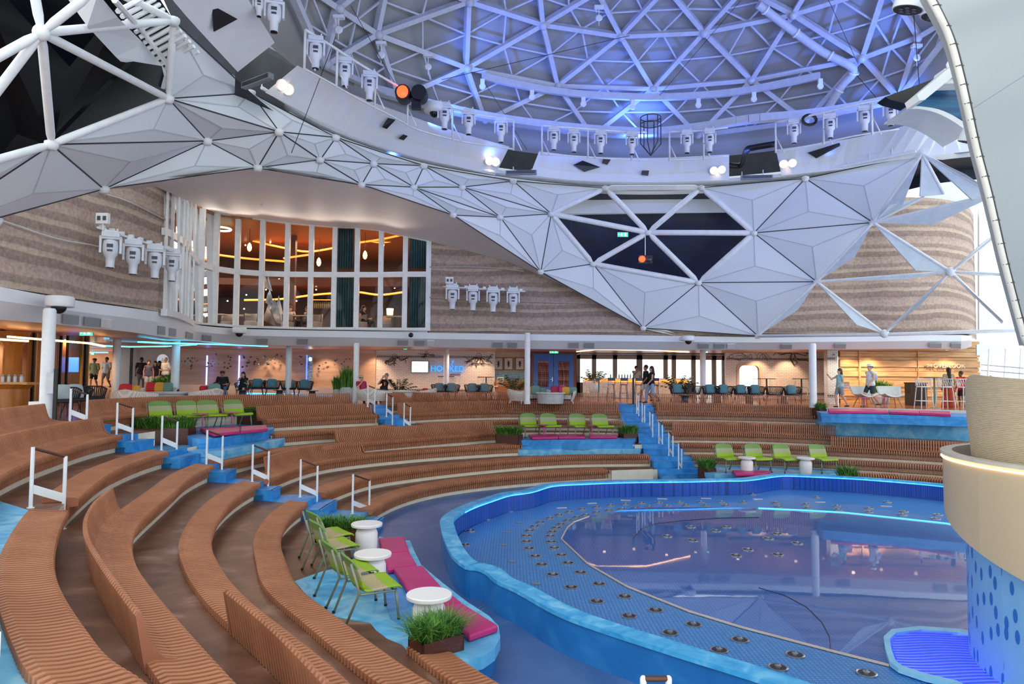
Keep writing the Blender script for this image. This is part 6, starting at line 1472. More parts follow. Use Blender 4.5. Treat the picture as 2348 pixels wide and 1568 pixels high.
for i,(x,d,rz) in enumerate([(1007,33.6,.1),(1036,33.6,.3),(1083,33.6,.1),(1112,33.6,.3)]):
    n_=('first','second','third','fourth')[i]; ropechair(x,d,rz,n_+' from left of the dark armchairs in front of the lit brick wall','grey-teal cushion on the '+n_+' dark armchair in front of the lit brick wall',1.1)
for i,(x,d,c_) in enumerate([(1555,32.8,1),(1588,32.8,0),(1630,32.7,1),(1661,32.7,1),(1701,32.6,1),(1734,32.6,1),(1776,32.5,0),(1817,32.4,1)]):
    n_=('first','second','third','fourth','fifth','sixth','seventh','eighth')[i]; ropechair(x,d,0.05,n_+' from left of the eight dark armchairs right of the bar'+('' if c_ else ', without a cushion'),('teal cushion on the '+n_+' of the eight dark armchairs right of the bar') if c_ else None,1.15)
ropechair(508,32.4,.2,'dark rope armchair occupied by the man in a black shirt'); ropechair(556,32.4,.1,'dark rope armchair occupied by the woman in black')
ropechair(150,18.6,1.2,'large dark rope armchair at far left behind the black post','pale cushion on the large dark armchair at far left',1.1); ropechair(178,19.6,1.1,'large dark rope armchair behind the top left handrail','pale cushion on the dark armchair behind the top left handrail',1.1); ropechair(214,21.0,1.3,'dark rope armchair third from the left edge',None,1.1)
m_dkgrey=mat('charcoal_metal','3a424b',.4)
def lowtable(px,d,label,rad=.28,h=.42):
    p=deck(px,d); r=thing('low_table',label,'side table',tuple(p)); MB().lathe([(rad,h-.03),(rad,h)],n=20).build('tabletop',m_dkgrey,r); MB().lathe([(rad*.65,0),(rad*.5,h-.03)],n=14).build('pedestal',m_dkgrey,r,smooth=True)
for x,d,l in((239,20.6,'small charcoal drum table at the end of the left armchairs'),(641,32.6,'charcoal side table between the second and third dark armchairs'),(716,32.6,'charcoal side table right of the four dark armchairs'),(556,31.8,'charcoal side table before the seated woman in black'),(1023,33.0,'charcoal side table between the first pair of centre armchairs'),(1098,33.0,'charcoal side table between the second pair of centre armchairs'),(1571,32.2,'charcoal side table between the first two armchairs right of the bar'),(1646,32.2,'charcoal side table between the third and fourth armchairs right of the bar'),(1717,32.1,'charcoal side table between the fifth and sixth armchairs right of the bar'),(1797,32,'charcoal side table between the last two armchairs right of the bar')): lowtable(x,d,l)
# ------------------------------------------------------------ white wicker sofas + round tables
def wick(nt,N,L,b):
    tc=N.new('ShaderNodeTexCoord'); ck=N.new('ShaderNodeTexVoronoi'); ck.inputs['Scale'].default_value=26; ck.inputs['Randomness'].default_value=.1; L.new(tc.outputs['Object'],ck.inputs['Vector'])
    L.new(ramp(N,L,ck.outputs[0],[(0,'5a5048'),(.28,'8a8078'),(.4,'e6ddd2'),(1,'efe8de')]),b.inputs['Base Color']); b.inputs['Roughness'].default_value=.6
m_wick=node_mat('white_wicker',wick)
def sofa(px,d,rz,label,rad=.95,span=2.2,s=1.0):
    p=deck(px,d); r=thing('wicker_sofa',label,'sofa',tuple(p),rz); r.scale=(s,)*3
    A=[math.pi/2-span/2+span*i/20 for i in range(21)]; rows=[]
    for rr,z in((rad*.9,.12),(rad,.35),(rad*1.04,.62),(rad*1.0,.66),(rad*.93,.60),(rad*.9,.34)):
        rows.append([Vector((rr*math.cos(a),rr*math.sin(a)-rad*.7,z-(.14*abs(a-math.pi/2)/(span/2))**1 if z>.5 else z)) for a in A])
    m=MB(); m.strip(rows); m.build('wicker_back',m_wick,r,smooth=True)
    m=MB(); Q=[(rad*.92*math.cos(a),rad*.92*math.sin(a)-rad*.7) for a in A]+[(rad*.35*math.cos(a),rad*.35*math.sin(a)-rad*.7) for a in A[::-1]]; m.prism(Q,.2,.38); m.build('seat',mat('sofa_cushion','d8cfc4',.8),r)
    for a in(A[2],A[10],A[18]): MB().tube([(rad*.9*math.cos(a),rad*.9*math.sin(a)-rad*.7,.15),(rad*.95*math.cos(a),rad*.95*math.sin(a)-rad*.7,0)],.02,6).build('leg',m_white,r)
    return p
m_redc=mat('red_cushion','c3262c',.7); m_yel=mat('mustard_cushion','dba53c',.7); m_teal2=mat('sage_cushion','6f9a8e',.8); m_magc=mat('berry_cushion','a3284a',.7)
q=sofa(300,23.6,math.pi*.95,'white wicker curved sofa seen from behind at left, red cushions inside'); pillow(q+Vector((-.25,.1,.62)),0,'wide red cushion with orange edge on the left wicker sofa',m_redc,.9); pillow(q+Vector((-.0,.2,.60)),0,'orange cushion behind the wide red cushion',m_yel,.8)
q=sofa(368,28.5,0,'white wicker curved sofa facing the camera behind the stone round table'); pillow(q+Vector((-.38,0,.58)),.2,'small red cushion left of three on the facing wicker sofa',m_redc,.85); pillow(q+Vector((-.05,0,.58)),0,'mustard cushion in the middle of the facing wicker sofa',m_yel,.85); pillow(q+Vector((.28,0,.58)),-.2,'sage green cushion at right of the facing wicker sofa',m_teal2,.85)
q=sofa(482,26.5,-math.pi*.6,'white wicker curved sofa beside the seated man'); pillow(q+Vector((-.25,.1,.55)),1.0,'upright red cushion on the wicker sofa beside the seated man',m_redc,.85); pillow(q+Vector((.1,.1,.6)),.3,'sage cushion on the wicker sofa beside the seated man',m_teal2,.95)
q=sofa(852,29.8,math.pi*.9,'white wicker round sofa at the top of the short central stair')
q=sofa(985,32.2,-math.pi*.55,'white wicker sofa left of the centre armchairs')
pillow(q+Vector((-.2,0,.5)),.3,'small red cushion at the left of the centre wicker sofa',m_redc,.6)
q=sofa(1180,31.8,math.pi*.6,'white wicker sofa left of the tall central column')
q=sofa(1235,32.8,0,'wicker sofa with sage cushions right of the tall central column'); pillow(q+Vector((-.5,.05,.55)),.3,'mustard cushion beside the tall central column',m_yel,.8); pillow(q+Vector((-.15,.05,.58)),0,'sage cushion beside the mustard one in front of the blue door',m_teal2,.9); pillow(q+Vector((.2,.05,.52)),-.3,'pale sage cushion before the left leaf of the blue door',m_teal2,.7)
q=sofa(1300,32.4,-math.pi*.35,'wicker sofa in front of the right leaf of the blue door'); pillow(q+Vector((-.55,.1,.58)),.5,'berry red cushion left on the sofa before the blue door',m_magc,.9); pillow(q+Vector((-.2,.1,.62)),.1,'bright magenta cushion on the sofa before the blue door',m_mag,.8); pillow(q+Vector((-.05,.0,.56)),.0,'mustard cushion on the sofa before the blue door',m_yel,.8); pillow(q+Vector((.25,0,.54)),-.2,'sage cushion on the sofa before the blue door',m_teal2,.9)
def roundtable(px,d,w,label,h=.5,mt=None):
    p=deck(px,d); r=thing('round_stone_table',label,'table',tuple(p)); MB().lathe([(w/2*.98,h-.06),(w/2,h-.03),(w/2,h-.01),(w/2*.99,h)],n=32).build('tabletop',mat('pale_stone_top','d3d2cf',.35),r,smooth=True,angle=40); MB().lathe([(w/2*.88,0),(w/2*.9,h-.06)],n=32).build('drum_base',mat('white_stone','c5c5c2',.5,col2='b2b2b0',scale=5),r,smooth=True,angle=40)
roundtable(386,26.0,1.55,'wide pale stone table between the left wicker sofas'); roundtable(912,30.8,1.6,'wide pale round table beside the reclining couple',.55); roundtable(1262,31.7,1.35,'pale round table in front of the blue double door',.5)
# white wire lounge chairs at right
def mk_wl():
    r=thing('white_lounge_chair','','chair'); rows=[]
    for y,z,w in((-.33,.36,.30),(-.30,.40,.34),(-.1,.36,.36),(.1,.36,.37),(.22,.5,.40),(.30,.72,.44),(.32,.76,.40)): rows.append([Vector((w*(i/6-1),y-.10*(i/6-1)**2*(1 if z>.45 else .2),z+.10*(i/6-1)**2*(1 if z<.45 else 0))) for i in range(13)])
    MB().strip(rows).build('shell',m_wick_w,r,smooth=True,solid=.03); MB().lathe([(.24,.37),(.26,.39),(.24,.41)],n=18).build('seat_cushion',m_teal2,r,smooth=True)
    for sx_ in(-1,1):
        for sy_ in(-1,1): MB().tube([(sx_*.16,sy_*.14,.36),(sx_*.27,sy_*.27,0)],.018,6).build('leg',mat('light_timber','b08a5e',.5),r)
    return r
m_wick_w=mat('off_white_mesh','d9dcd8',.5,scale=30,col2='c4c8c4')
WL=Proto(mk_wl)
p=aty(1982,900,30.6); WL.put((p.x,30.6,-1.15),.1,'white mesh lounge chair with wooden legs, left of the pair at right',None,1.2); p=aty(2043,900,30.6); WL.put((p.x,30.6,-1.15),-.1,'white mesh lounge chair with wooden legs, right of the pair by the plants',None,1.2)
# bar stools, high tables
def mk_stool():
    r=thing('bar_stool','','bar stool'); mt=MT['stool_white']
    MB().lathe([(.2,.72),(.22,.74),(.2,.76)],n=16).build('seat',mt,r)
    m=MB(); pts=[Vector((.24*math.cos(a),.22*math.sin(a),0)) for a in [-.3+(math.pi+.6)*i/12 for i in range(13)]]; m.tube(setz([p*1.05 for p in pts],1.02),.018,6); [m.tube([(p.x,p.y,.76),(p.x*1.05,p.y*1.05,1.02)],.009,4) for p in pts]; [m.tube([(pts[i].x,pts[i].y,.76),(pts[i+1].x*1.05,pts[i+1].y*1.05,1.02)],.008,4) for i in range(12)]; m.build('woven_back',mt,r)
    for x,y in((-.2,-.2),(.2,-.2),(-.2,.2),(.2,.2)): MB().tube([(x*.8,y*.8,.73),(x*1.1,y*1.1,0)],.016,6).build('leg',mt,r)
    m=MB(); 
    for a_,b_ in(((-1,-1),(1,-1)),((1,-1),(1,1)),((1,1),(-1,1)),((-1,1),(-1,-1))): m.tube([(a_[0]*.205,a_[1]*.205,.25),(b_[0]*.205,b_[1]*.205,.25)],.012,5)
    m.build('foot_rail',mt,r); return r
mat('stool_white','e4e3df',.4)
ST=Proto(mk_stool)
def stool(px,d,label,s=1.0,z=None,rz=0):
    p=deck(px,d); ST.put((p.x,p.y,p.z if z is None else z),rz,label,None,s)
stool(2118,29.9,'white woven bar stool left of the teal high table at far right',1.22,-1.15); stool(2167,29.8,'white woven bar stool in front of the woman in a long red skirt',1.22,-1.15); stool(2213,29.6,'white bar stool half hidden by the beige tower',1.22,-1.15)
stool(1354,34,'pale woven bar stool left of the bar, by the potted palm',1.0); stool(1391,34,'second pale woven bar stool at the teal high table by the bar',1.0)
def hightable(px,d,label,mt,w=.62,h=1.08,z=None):
    p=deck(px,d); r=thing('high_table',label,'table',(p.x,p.y,p.z if z is None else z)); MB().lathe([(w/2,h-.03),(w/2,h)],n=20).build('tabletop',mt,r); MB().tube([(0,0,0),(0,0,h-.03)],.04,8).build('stem',mt,r); MB().lathe([(.2,0),(.2,.02)],n=16).build('foot_plate',mt,r); return r
m_tealm=mat('teal_metal','5d9aa2',.4)
hightable(2143,30.2,'teal high table between the white bar stools at far right',m_tealm,.85,1.32,-1.15); hightable(1373,34.3,'teal high table with a plant left of the bar',m_tealm,.75,1.1)
hightable(1022,37,'dark high table partly behind the column at the brick wall',m_black,.9,1.15); hightable(1114,37,'dark high table under the tentacle drawing',m_black,.9,1.15); hightable(1758,36.5,'dark high table below the shrimp drawing',m_black,.9,1.15); hightable(1838,36.3,'dark high table below the octopus drawing',m_black,.9,1.15)
m_blst=mat('cobalt_stool','1c2c66',.4)
def mk_bst():
    r=thing('bar_stool','','bar stool'); MB().lathe([(.19,.74),(.2,.78)],n=14).build('seat',m_blst,r); m=MB(); m.box((0,-.2,1.05),(.4,.04,.16)); [m.tube([(s*.18,-.17,.76),(s*.19,-.2,1.1)],.016,5) for s in(-1,1)]; m.build('backrest',m_blst,r)
    for x,y in((-.18,-.18),(.18,-.18),(-.18,.18),(.18,.18)): MB().tube([(x*.8,y*.8,.75),(x*1.15,y*1.15,0)],.016,6).build('leg',m_blst,r)
    m=MB(); m.tube([(-.18,-.18,.3),(.18,-.18,.3),(.18,.18,.3),(-.18,.18,.3),(-.18,-.18,.3)],.012,5); m.build('foot_rail',m_blst,r); return r
BS=Proto(mk_bst)
for x,l in((1401,'leftmost cobalt blue bar stool at the bar counter'),(1430,'cobalt blue bar stool standing clear at the middle of the bar'),(1464,'cobalt blue bar stool behind the black sign post'),(1501,'cobalt blue bar stool behind the walking couple')):
    p=deck(x,37.8); BS.put(tuple(p),0,l,'blue stools at the bar')
def cafechair(px,d,label):
    p=deck(px,d); r=thing('cafe_chair',label,'chair',tuple(p),random.uniform(-.5,.5)); mt=MT['stool_white']; MB().box((0,0,.66),(.38,.38,.04)).build('seat',mt,r); m=MB(); [m.tube([(s*.17,.18,.66),(s*.18,.22,1.12)],.014,5) for s in(-1,1)]; m.tube([(-.18,.22,1.12),(.18,.22,1.12)],.02,5); [m.tube([(x,.2,.66),(x,.22,1.12)],.008,4) for x in(-.1,0,.1)]; m.build('backrest',mt,r)
    for x,y in((-.17,-.17),(.17,-.17),(-.17,.17),(.17,.17)): MB().tube([(x,y,.66),(x*1.2,y*1.2,0)],.014,5).build('leg',mt,r)
for x,l in((1008,'white high chair left of the dark table behind the first column'),(1040,'white high chair right of the dark table behind the first column'),(1100,'white high chair left of the dark table under the tentacles'),(1124,'white high chair right of the dark table under the tentacles'),(1143,'white high chair beside the tan banquette'),(1735,'white high chair under the shrimp drawing, left'),(1775,'white high chair under the shrimp drawing, right'),(1815,'white high chair under the octopus, left'),(1852,'white high chair under the octopus, right')): cafechair(x,36.8,l)
for x,y,d,l in((1180,885,36,'tan leather armchair beside the tall palm'),):
    p=deck(x-25,d); r=thing('leather_armchair',l,'armchair',tuple(p)); MB().box((0,0,.22),(.6,.6,.4)).build('seat',MT['tan_leather'],r); MB().box((0,.26,.5),(.6,.1,.4)).build('backrest',MT['tan_leather'],r)
# black sign posts, bin
def post(px,d,h,label,panel=True,rz=0):
    p=deck(px,d); r=thing('sign_post',label,'sign post',tuple(p),rz); MB().box((0,0,h/2),(.09,.04,h)).build('post',m_black,r); MB().box((0,0,.01),(.5,.34,.02)).build('foot_plate',m_black,r)
    if panel: MB().box((-.12,.0,h-.35),(.2,.02,.5)).build('notice',mat('notice_white','cfd4d8',.4),r)
post(127,17.0,1.28,'black sign post with white notice beside the nearest column')
post(1452,31.7,1.2,'black sign post at the head of the broad stairs',False)
r=thing('litter_bin','dark ribbed waste bin against the oak plank wall','waste bin',tuple(deck(2100,32.2))); MB().box((0,0,.5),(.75,.5,1.0)).build('body',mat('bronze_bin','3c342c',.4),r); m=MB(); [m.box((-.34+.062*i,-.26,.5),(.03,.03,.92)) for i in range(12)]; m.build('ribs',mat('bin_rib','5a5148',.35),r); MB().box((0,0,1.02),(.8,.55,.05)).build('lid',m_black,r)
# ------------------------------------------------------------ beige tower at right
TC=Vector((8.18,8.6,0))
def rib_mat(nt,N,L,b):
    tc=N.new('ShaderNodeTexCoord'); n=N.new('ShaderNodeTexNoise'); mp=N.new('ShaderNodeMapping'); mp.inputs['Scale'].default_value=(6,6,40); L.new(tc.outputs['Object'],mp.inputs[0]); L.new(mp.outputs[0],n.inputs['Vector']); n.inputs['Scale'].default_value=1.5
    L.new(ramp(N,L,n.outputs[0],[(.3,'c4ae8b'),(.6,'d2bd9a')]),b.inputs['Base Color']); b.inputs['Roughness'].default_value=.6
    w=N.new('ShaderNodeTexWave'); w.inputs['Scale'].default_value=14; w.bands_direction='Z'; w.inputs['Distortion'].default_value=1.5; L.new(tc.outputs['Object'],w.inputs['Vector']); bp=N.new('ShaderNodeBump'); bp.inputs['Strength'].default_value=.35; bp.inputs['Distance'].default_value=.01; L.new(w.outputs[0],bp.inputs['Height']); L.new(bp.outputs[0],b.inputs['Normal'])
m_beige=node_mat('woven_beige_cladding',rib_mat); m_beige2=mat('smooth_beige_band','cdb592',.5,col2='c8b08c',scale=.6)
tw=thing('curved_tower','tall rounded beige tower with a wide collar and perforated blue base at right','tower',(TC.x,TC.y,ZF))
def ringpts(r_,z,a0=-math.pi,a1=math.pi,n=72): return [Vector((r_*math.cos(a0+(a1-a0)*i/n),r_*math.sin(a0+(a1-a0)*i/n),z-ZF if not callable(z) else z(a0+(a1-a0)*i/n)-ZF)) for i in range(n+1)]
def ztop(a):      # upper rim: high on the left, sweeping down to the near right
    t=max(0,math.cos(a-math.pi*0.94)); return -.52+.62*min(1,t*1.6)**1.0*1.0
# cone
m=MB(); 
def zt2(a):
    # a=pi is the left side; a=-pi/2 the near side
    d_=(a%(2*math.pi))-math.pi; return .09-.28*min(1,(-.28-d_)/.30)**2 if d_<-.28 else .09-.12*min(1,(d_+.28)/.9)
m.strip([ringpts(2.12,-1.15),ringpts(2.17,-.6),ringpts(2.19,zt2),ringpts(2.12,zt2),ringpts(2.05,-1.15)]); m.build('upper_drum',m_beige,tw,smooth=True,angle=40)
m=MB(); a_=-2.55; m.bar((2.2*math.cos(a_),2.2*math.sin(a_),-1.1-ZF),(2.2*math.cos(a_),2.2*math.sin(a_),zt2(a_)-ZF),.02,.03); m.build('vertical_seam',m_beige2,tw)
def zlow(a):
    # bottom of collar drops from left side to near side
    d_=(a%(2*math.pi))-math.pi; return max(-2.7,min(-1.70,-1.73-.62*(d_+.58)))
m=MB(); m.strip([ringpts(2.47,-1.0),ringpts(2.47,zlow),ringpts(2.30,zlow),ringpts(2.2,zlow)]); m.build('collar_band',m_beige2,tw,smooth=True,angle=40)
m=MB(); m.strip([ringpts(2.47,-1.02),ringpts(2.50,-.99),ringpts(2.50,-.95),ringpts(2.36,-.95),ringpts(2.36,-1.12),ringpts(2.1,-1.12)]); m.build('collar_rim',mat('collar_rim_cream','d9cdb8',.45),tw,smooth=True,angle=40)
m_wled=mat('warm_strip','ffe2b0',.4,emit='ffd898',es=3.5,noise=False)
m=MB(); m.tube(ringpts(2.485,-1.035),.012,5); m.build('light_strip',m_wled,tw)
m=MB(); m.strip([ringpts(2.34,-1.115),ringpts(2.16,-1.115)]); m.build('blue_trough',m_slate,tw)
def perfmat(nt,N,L,b):
    tc=N.new('ShaderNodeTexCoord'); sx=N.new('ShaderNodeSeparateXYZ'); L.new(tc.outputs['Object'],sx.inputs[0]); at=mth(N,L,'ARCTAN2',sx.outputs[1],sx.outputs[0]); cb=N.new('ShaderNodeCombineXYZ'); L.new(mth(N,L,'MULTIPLY',at,13),cb.inputs[0]); L.new(mth(N,L,'MULTIPLY',sx.outputs[2],2.5),cb.inputs[1])
    v=N.new('ShaderNodeTexVoronoi'); v.inputs['Scale'].default_value=1; v.inputs['Randomness'].default_value=.75; v.voronoi_dimensions='2D'; L.new(cb.outputs[0],v.inputs['Vector'])
    mp=N.new('ShaderNodeMapping'); 
    L.new(ramp(N,L,v.outputs[0],[(0,'2a6fb4'),(.20,'2a6fb4'),(.215,'7fb2d6'),(1,'86b8da')]),b.inputs['Base Color']); b.inputs['Roughness'].default_value=.4
m_perf=node_mat('perforated_blue_cladding',perfmat)
m=MB(); m.strip([ringpts(2.22,ZF-.1),ringpts(2.22,-1.6)]); m.build('perforated_base',m_perf,tw,smooth=True)
# ------------------------------------------------------------ white wing wall with pipe edge
tc_=[(2118,-30,6.4),(2150,28,6.4),(2178,90,6.5),(2200,170,6.6),(2216,240,6.7),(2238,340,6.9),(2268,455,7.1),(2298,585,7.35),(2325,690,7.6),(2352,790,7.8)]
E_=[aty(*p) for p in tc_]; E_=[Vector(v) for v in catmull([tuple(p) for p in E_],5)]
r=thing('white_wing_wall','huge smooth white wing wall filling the right edge, curving upward','wing wall',tuple(E_[20])); o0=Vector(r.location)
O1=[p+Vector((.05,-.01,.0)) for p in E_]; O2=[p+Vector((1.6,-.9,.25)) for p in E_]; O3=[p+Vector((3.4,-2.4,.4)) for p in E_]
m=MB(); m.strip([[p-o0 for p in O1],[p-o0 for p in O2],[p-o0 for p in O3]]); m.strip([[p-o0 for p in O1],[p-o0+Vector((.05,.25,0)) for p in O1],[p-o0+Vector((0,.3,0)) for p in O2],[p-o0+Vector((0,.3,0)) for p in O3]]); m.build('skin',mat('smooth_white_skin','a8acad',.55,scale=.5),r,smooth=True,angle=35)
m=MB(); a_=aty(2233,247,6.64)-o0; b_=aty(2400,140,5.6)-o0; m.tube([a_,b_],.008,4); m.build('panel_joint',m_groove,r)
r=thing('edge_pipe','thin white pipe laced with rings along the edge of the white wing wall','pipe',tuple(E_[20])); MB().tube([p-o0 for p in E_],.032,10).build('pipe',mat('cream_pipe','e4ddd0',.4),r,smooth=True)
m=MB(); EE=[]
acc=0; last=E_[0]
for p in E_[1:]:
    acc+=(p-last).length; last=p
    if acc>.17: EE.append(p); acc=0
for p in EE:
    q=p-o0; m.tube([q+Vector((-.034,-.02,.0)),q+Vector((0,-.04,.005)),q+Vector((.035,-.02,.01)),q+Vector((.09,.0,.012)),q+Vector((.095,0,.03))],.005,4)
m.build('lacing_hooks',mat('dark_hook','4a4a48',.5),r)
m=MB(); m.tube([p-o0+Vector((.055,.02,0)) for p in E_],.008,6); m.build('shadow_line',m_black,r)  # black tube standing in for the shadow line behind the pipe
# lamps and bracket beside it
def canlamp(px,py,d,s,label,tilt=.3):
    p=aty(px,py,d); r=thing('can_light',label,'stage light',tuple(p)); r.scale=(s,)*3; r.rotation_euler=(tilt,.2,0)
    MB().lathe([(.10,.22),(.13,.15),(.15,0),(.155,-.08)],n=20).build('housing',m_mh,r,smooth=True,angle=50); MB().lathe([(.14,-.085),(.14,-.07)],n=20).build('front_plate',m_black,r)
    m=MB(); [m.lathe([(.02,-.095),(.025,-.087)],(.07*math.cos(k*1.05)*(1 if k<6 else .0),.07*math.sin(k*1.05)*(1 if k<6 else 0),0),8) for k in range(7)]; m.build('lenses',MT['dark_vent'],r)
canlamp(2086,5,6.8,.95,'large white stage light with a black multi-lens face, top right',.2); canlamp(2150,22,7.0,.95,'second white stage light half hidden behind the pipe edge',.2)
canlamp(2222,315,7.6,.65,'grey spotlight hanging low beside the pipe edge',.3)
r=thing('fin_bracket','white angular fin bracket projecting left of the pipe edge','bracket',tuple(aty(2150,240,8))); o0=Vector(r.location)
def bx_(pts,th,nm,mt): MB().slab([aty(x,y,8)-o0 for x,y in pts],th).build(nm,mt,r)
bx_([(2074,237),(2080,250),(2092,248),(2172,182),(2166,160)],.25,'upper_arm',m_white)
bx_([(2166,157),(2215,152),(2222,190),(2160,192)],.2,'head_box',m_white); bx_([(2178,163),(2205,160),(2208,178),(2178,180)],-.03,'head_plate',mat('cream_plate','d8dccf',.5))
bp_=catmull([(2078,250,0),(2110,250,0),(2145,258,0),(2175,272,0),(2200,288,0),(2222,305,0)],4); bq_=catmull([(2085,243,0),(2112,244,0),(2150,250,0),(2180,262,0),(2204,276,0),(2224,290,0)],4)
m=MB(); a1=[aty(p.x,p.y,8)-o0 for p in bp_]; a2=[aty(p.x,p.y,8)-o0 for p in bq_]; k_=Vector((.0,.5,.0)); m.strip([a1,a2,[p+k_ for p in a2],[p+k_ for p in a1],a1]); m.build('lower_arm',m_white,r)
m=MB(); m.slab([aty(x,y,8.3)-o0 for x,y in((2095,246),(2150,198),(2215,192),(2226,285),(2180,262))],.15); m.build('blue_infill',mat('teal_infill','1d6f9a',.4,col2='12386c',scale=3,stretch=(.2,.2,5)),r)
MB().slab([aty(x,y,8.6)-Vector((0,0,0)) for x,y in((2030,222),(2148,178),(2160,195),(2085,240),(2040,228))],.2).build('dark_flap',m_black); o=[x for x in D.objects if x.name=='dark_flap'][0]; tag(o,'black flap behind the white fin bracket','flap')
o=MB().tube([aty(x,y,7.9) for x,y in((2176,163),(2173,148),(2180,136),(2192,132))],.02,6).build('curved_tube',m_white,smooth=True); tag(o,'small curved white tube above the fin bracket','tube')
# bright terrace at far right: railings and ramp
r=thing('terrace_railing','pale glass railing and steps in bright daylight at the right edge','railing',tuple(aty(2285,880,26))); o0=Vector(r.location); m=MB()
for i in range(5): m.tube([aty(2250,888-i*13,27)-o0,aty(2348,896-i*13,24)-o0],.02,5)
for x in(2262,2300,2335): m.tube([aty(x,905,26)-o0,aty(x+6,800,26)-o0],.025,5)
m.build('rails',m_white,r)
o=MB().slab([aty(x,y,30) for x,y in((2240,790),(2360,770),(2360,800),(2330,800),(2240,815))],.1).build('terrace_beam',m_panel); tag(o,'pale beam above the bright terrace at the right edge','beam')
o=MB().slab([aty(x,y,34) for x,y in((2245,480),(2262,480),(2270,760),(2245,760))],.1).build('end_pier',m_panel); tag(o,'narrow white pier right of the striped drum wall','pier')
o=MB().slab([aty(x,y,25.2) for x,y in((2105,357),(2150,366),(2262,370),(2262,322),(2200,332))],.1).build('end_board',m_panel); tag(o,'salmon-tinted white board closing the gantry ring at the screen','gantry board')
o=MB().slab([aty(x,y,33) for x,y in((2110,365),(2240,365),(2245,470),(2120,470))],.1).build('backing_board',mat('pale_green_white','dcebe8',.5)); tag(o,'pale greenish panel behind the top-right fins','panel')
# ------------------------------------------------------------ people
def skin_m(n,c): return mat('skin_'+n,c,.55,scale=6)
SK={'l':skin_m('light','d9a98c'),'m':skin_m('tan','b07a58'),'d':skin_m('brown','6b4330')}
def capsule(m,a,b,ra,rb,n=10):
    a=Vector(a);b=Vector(b); d=(b-a); L_=d.length
    if L_<1e-5: m.ball(a,ra,n,6); return
    d/=L_; x=d.cross(Vector((0,0,1)));
    if x.length<.05: x=d.cross(Vector((1,0,0)))
    x.normalize(); y=d.cross(x)
    rows=[]
    for t in(-80,-50,-20): rows.append((a+d*ra*math.sin(math.radians(t)),ra*math.cos(math.radians(t))))
    for t in(20,50,80): rows.append((b+d*rb*math.sin(math.radians(t)),rb*math.cos(math.radians(t))))
    vs=[];fs=[]
    for c,r_ in rows:
        for k in range(n):
            q=2*math.pi*k/n; vs.append(c+(x*math.cos(q)+y*math.sin(q))*r_)
    for i in range(5):
        for k in range(n): fs.append((i*n+k,i*n+(k+1)%n,(i+1)*n+(k+1)%n,(i+1)*n+k))
    fs.append(tuple(range(n))[::-1]); fs.append(tuple(5*n+k for k in range(n))); m.add(vs,fs)
def remesh(o,v):
    q=o.modifiers.new('r','REMESH'); q.mode='VOXEL'; q.voxel_size=v; q.use_smooth_shade=True
    s=o.modifiers.new('s','SMOOTH'); s.factor=.5; s.iterations=3
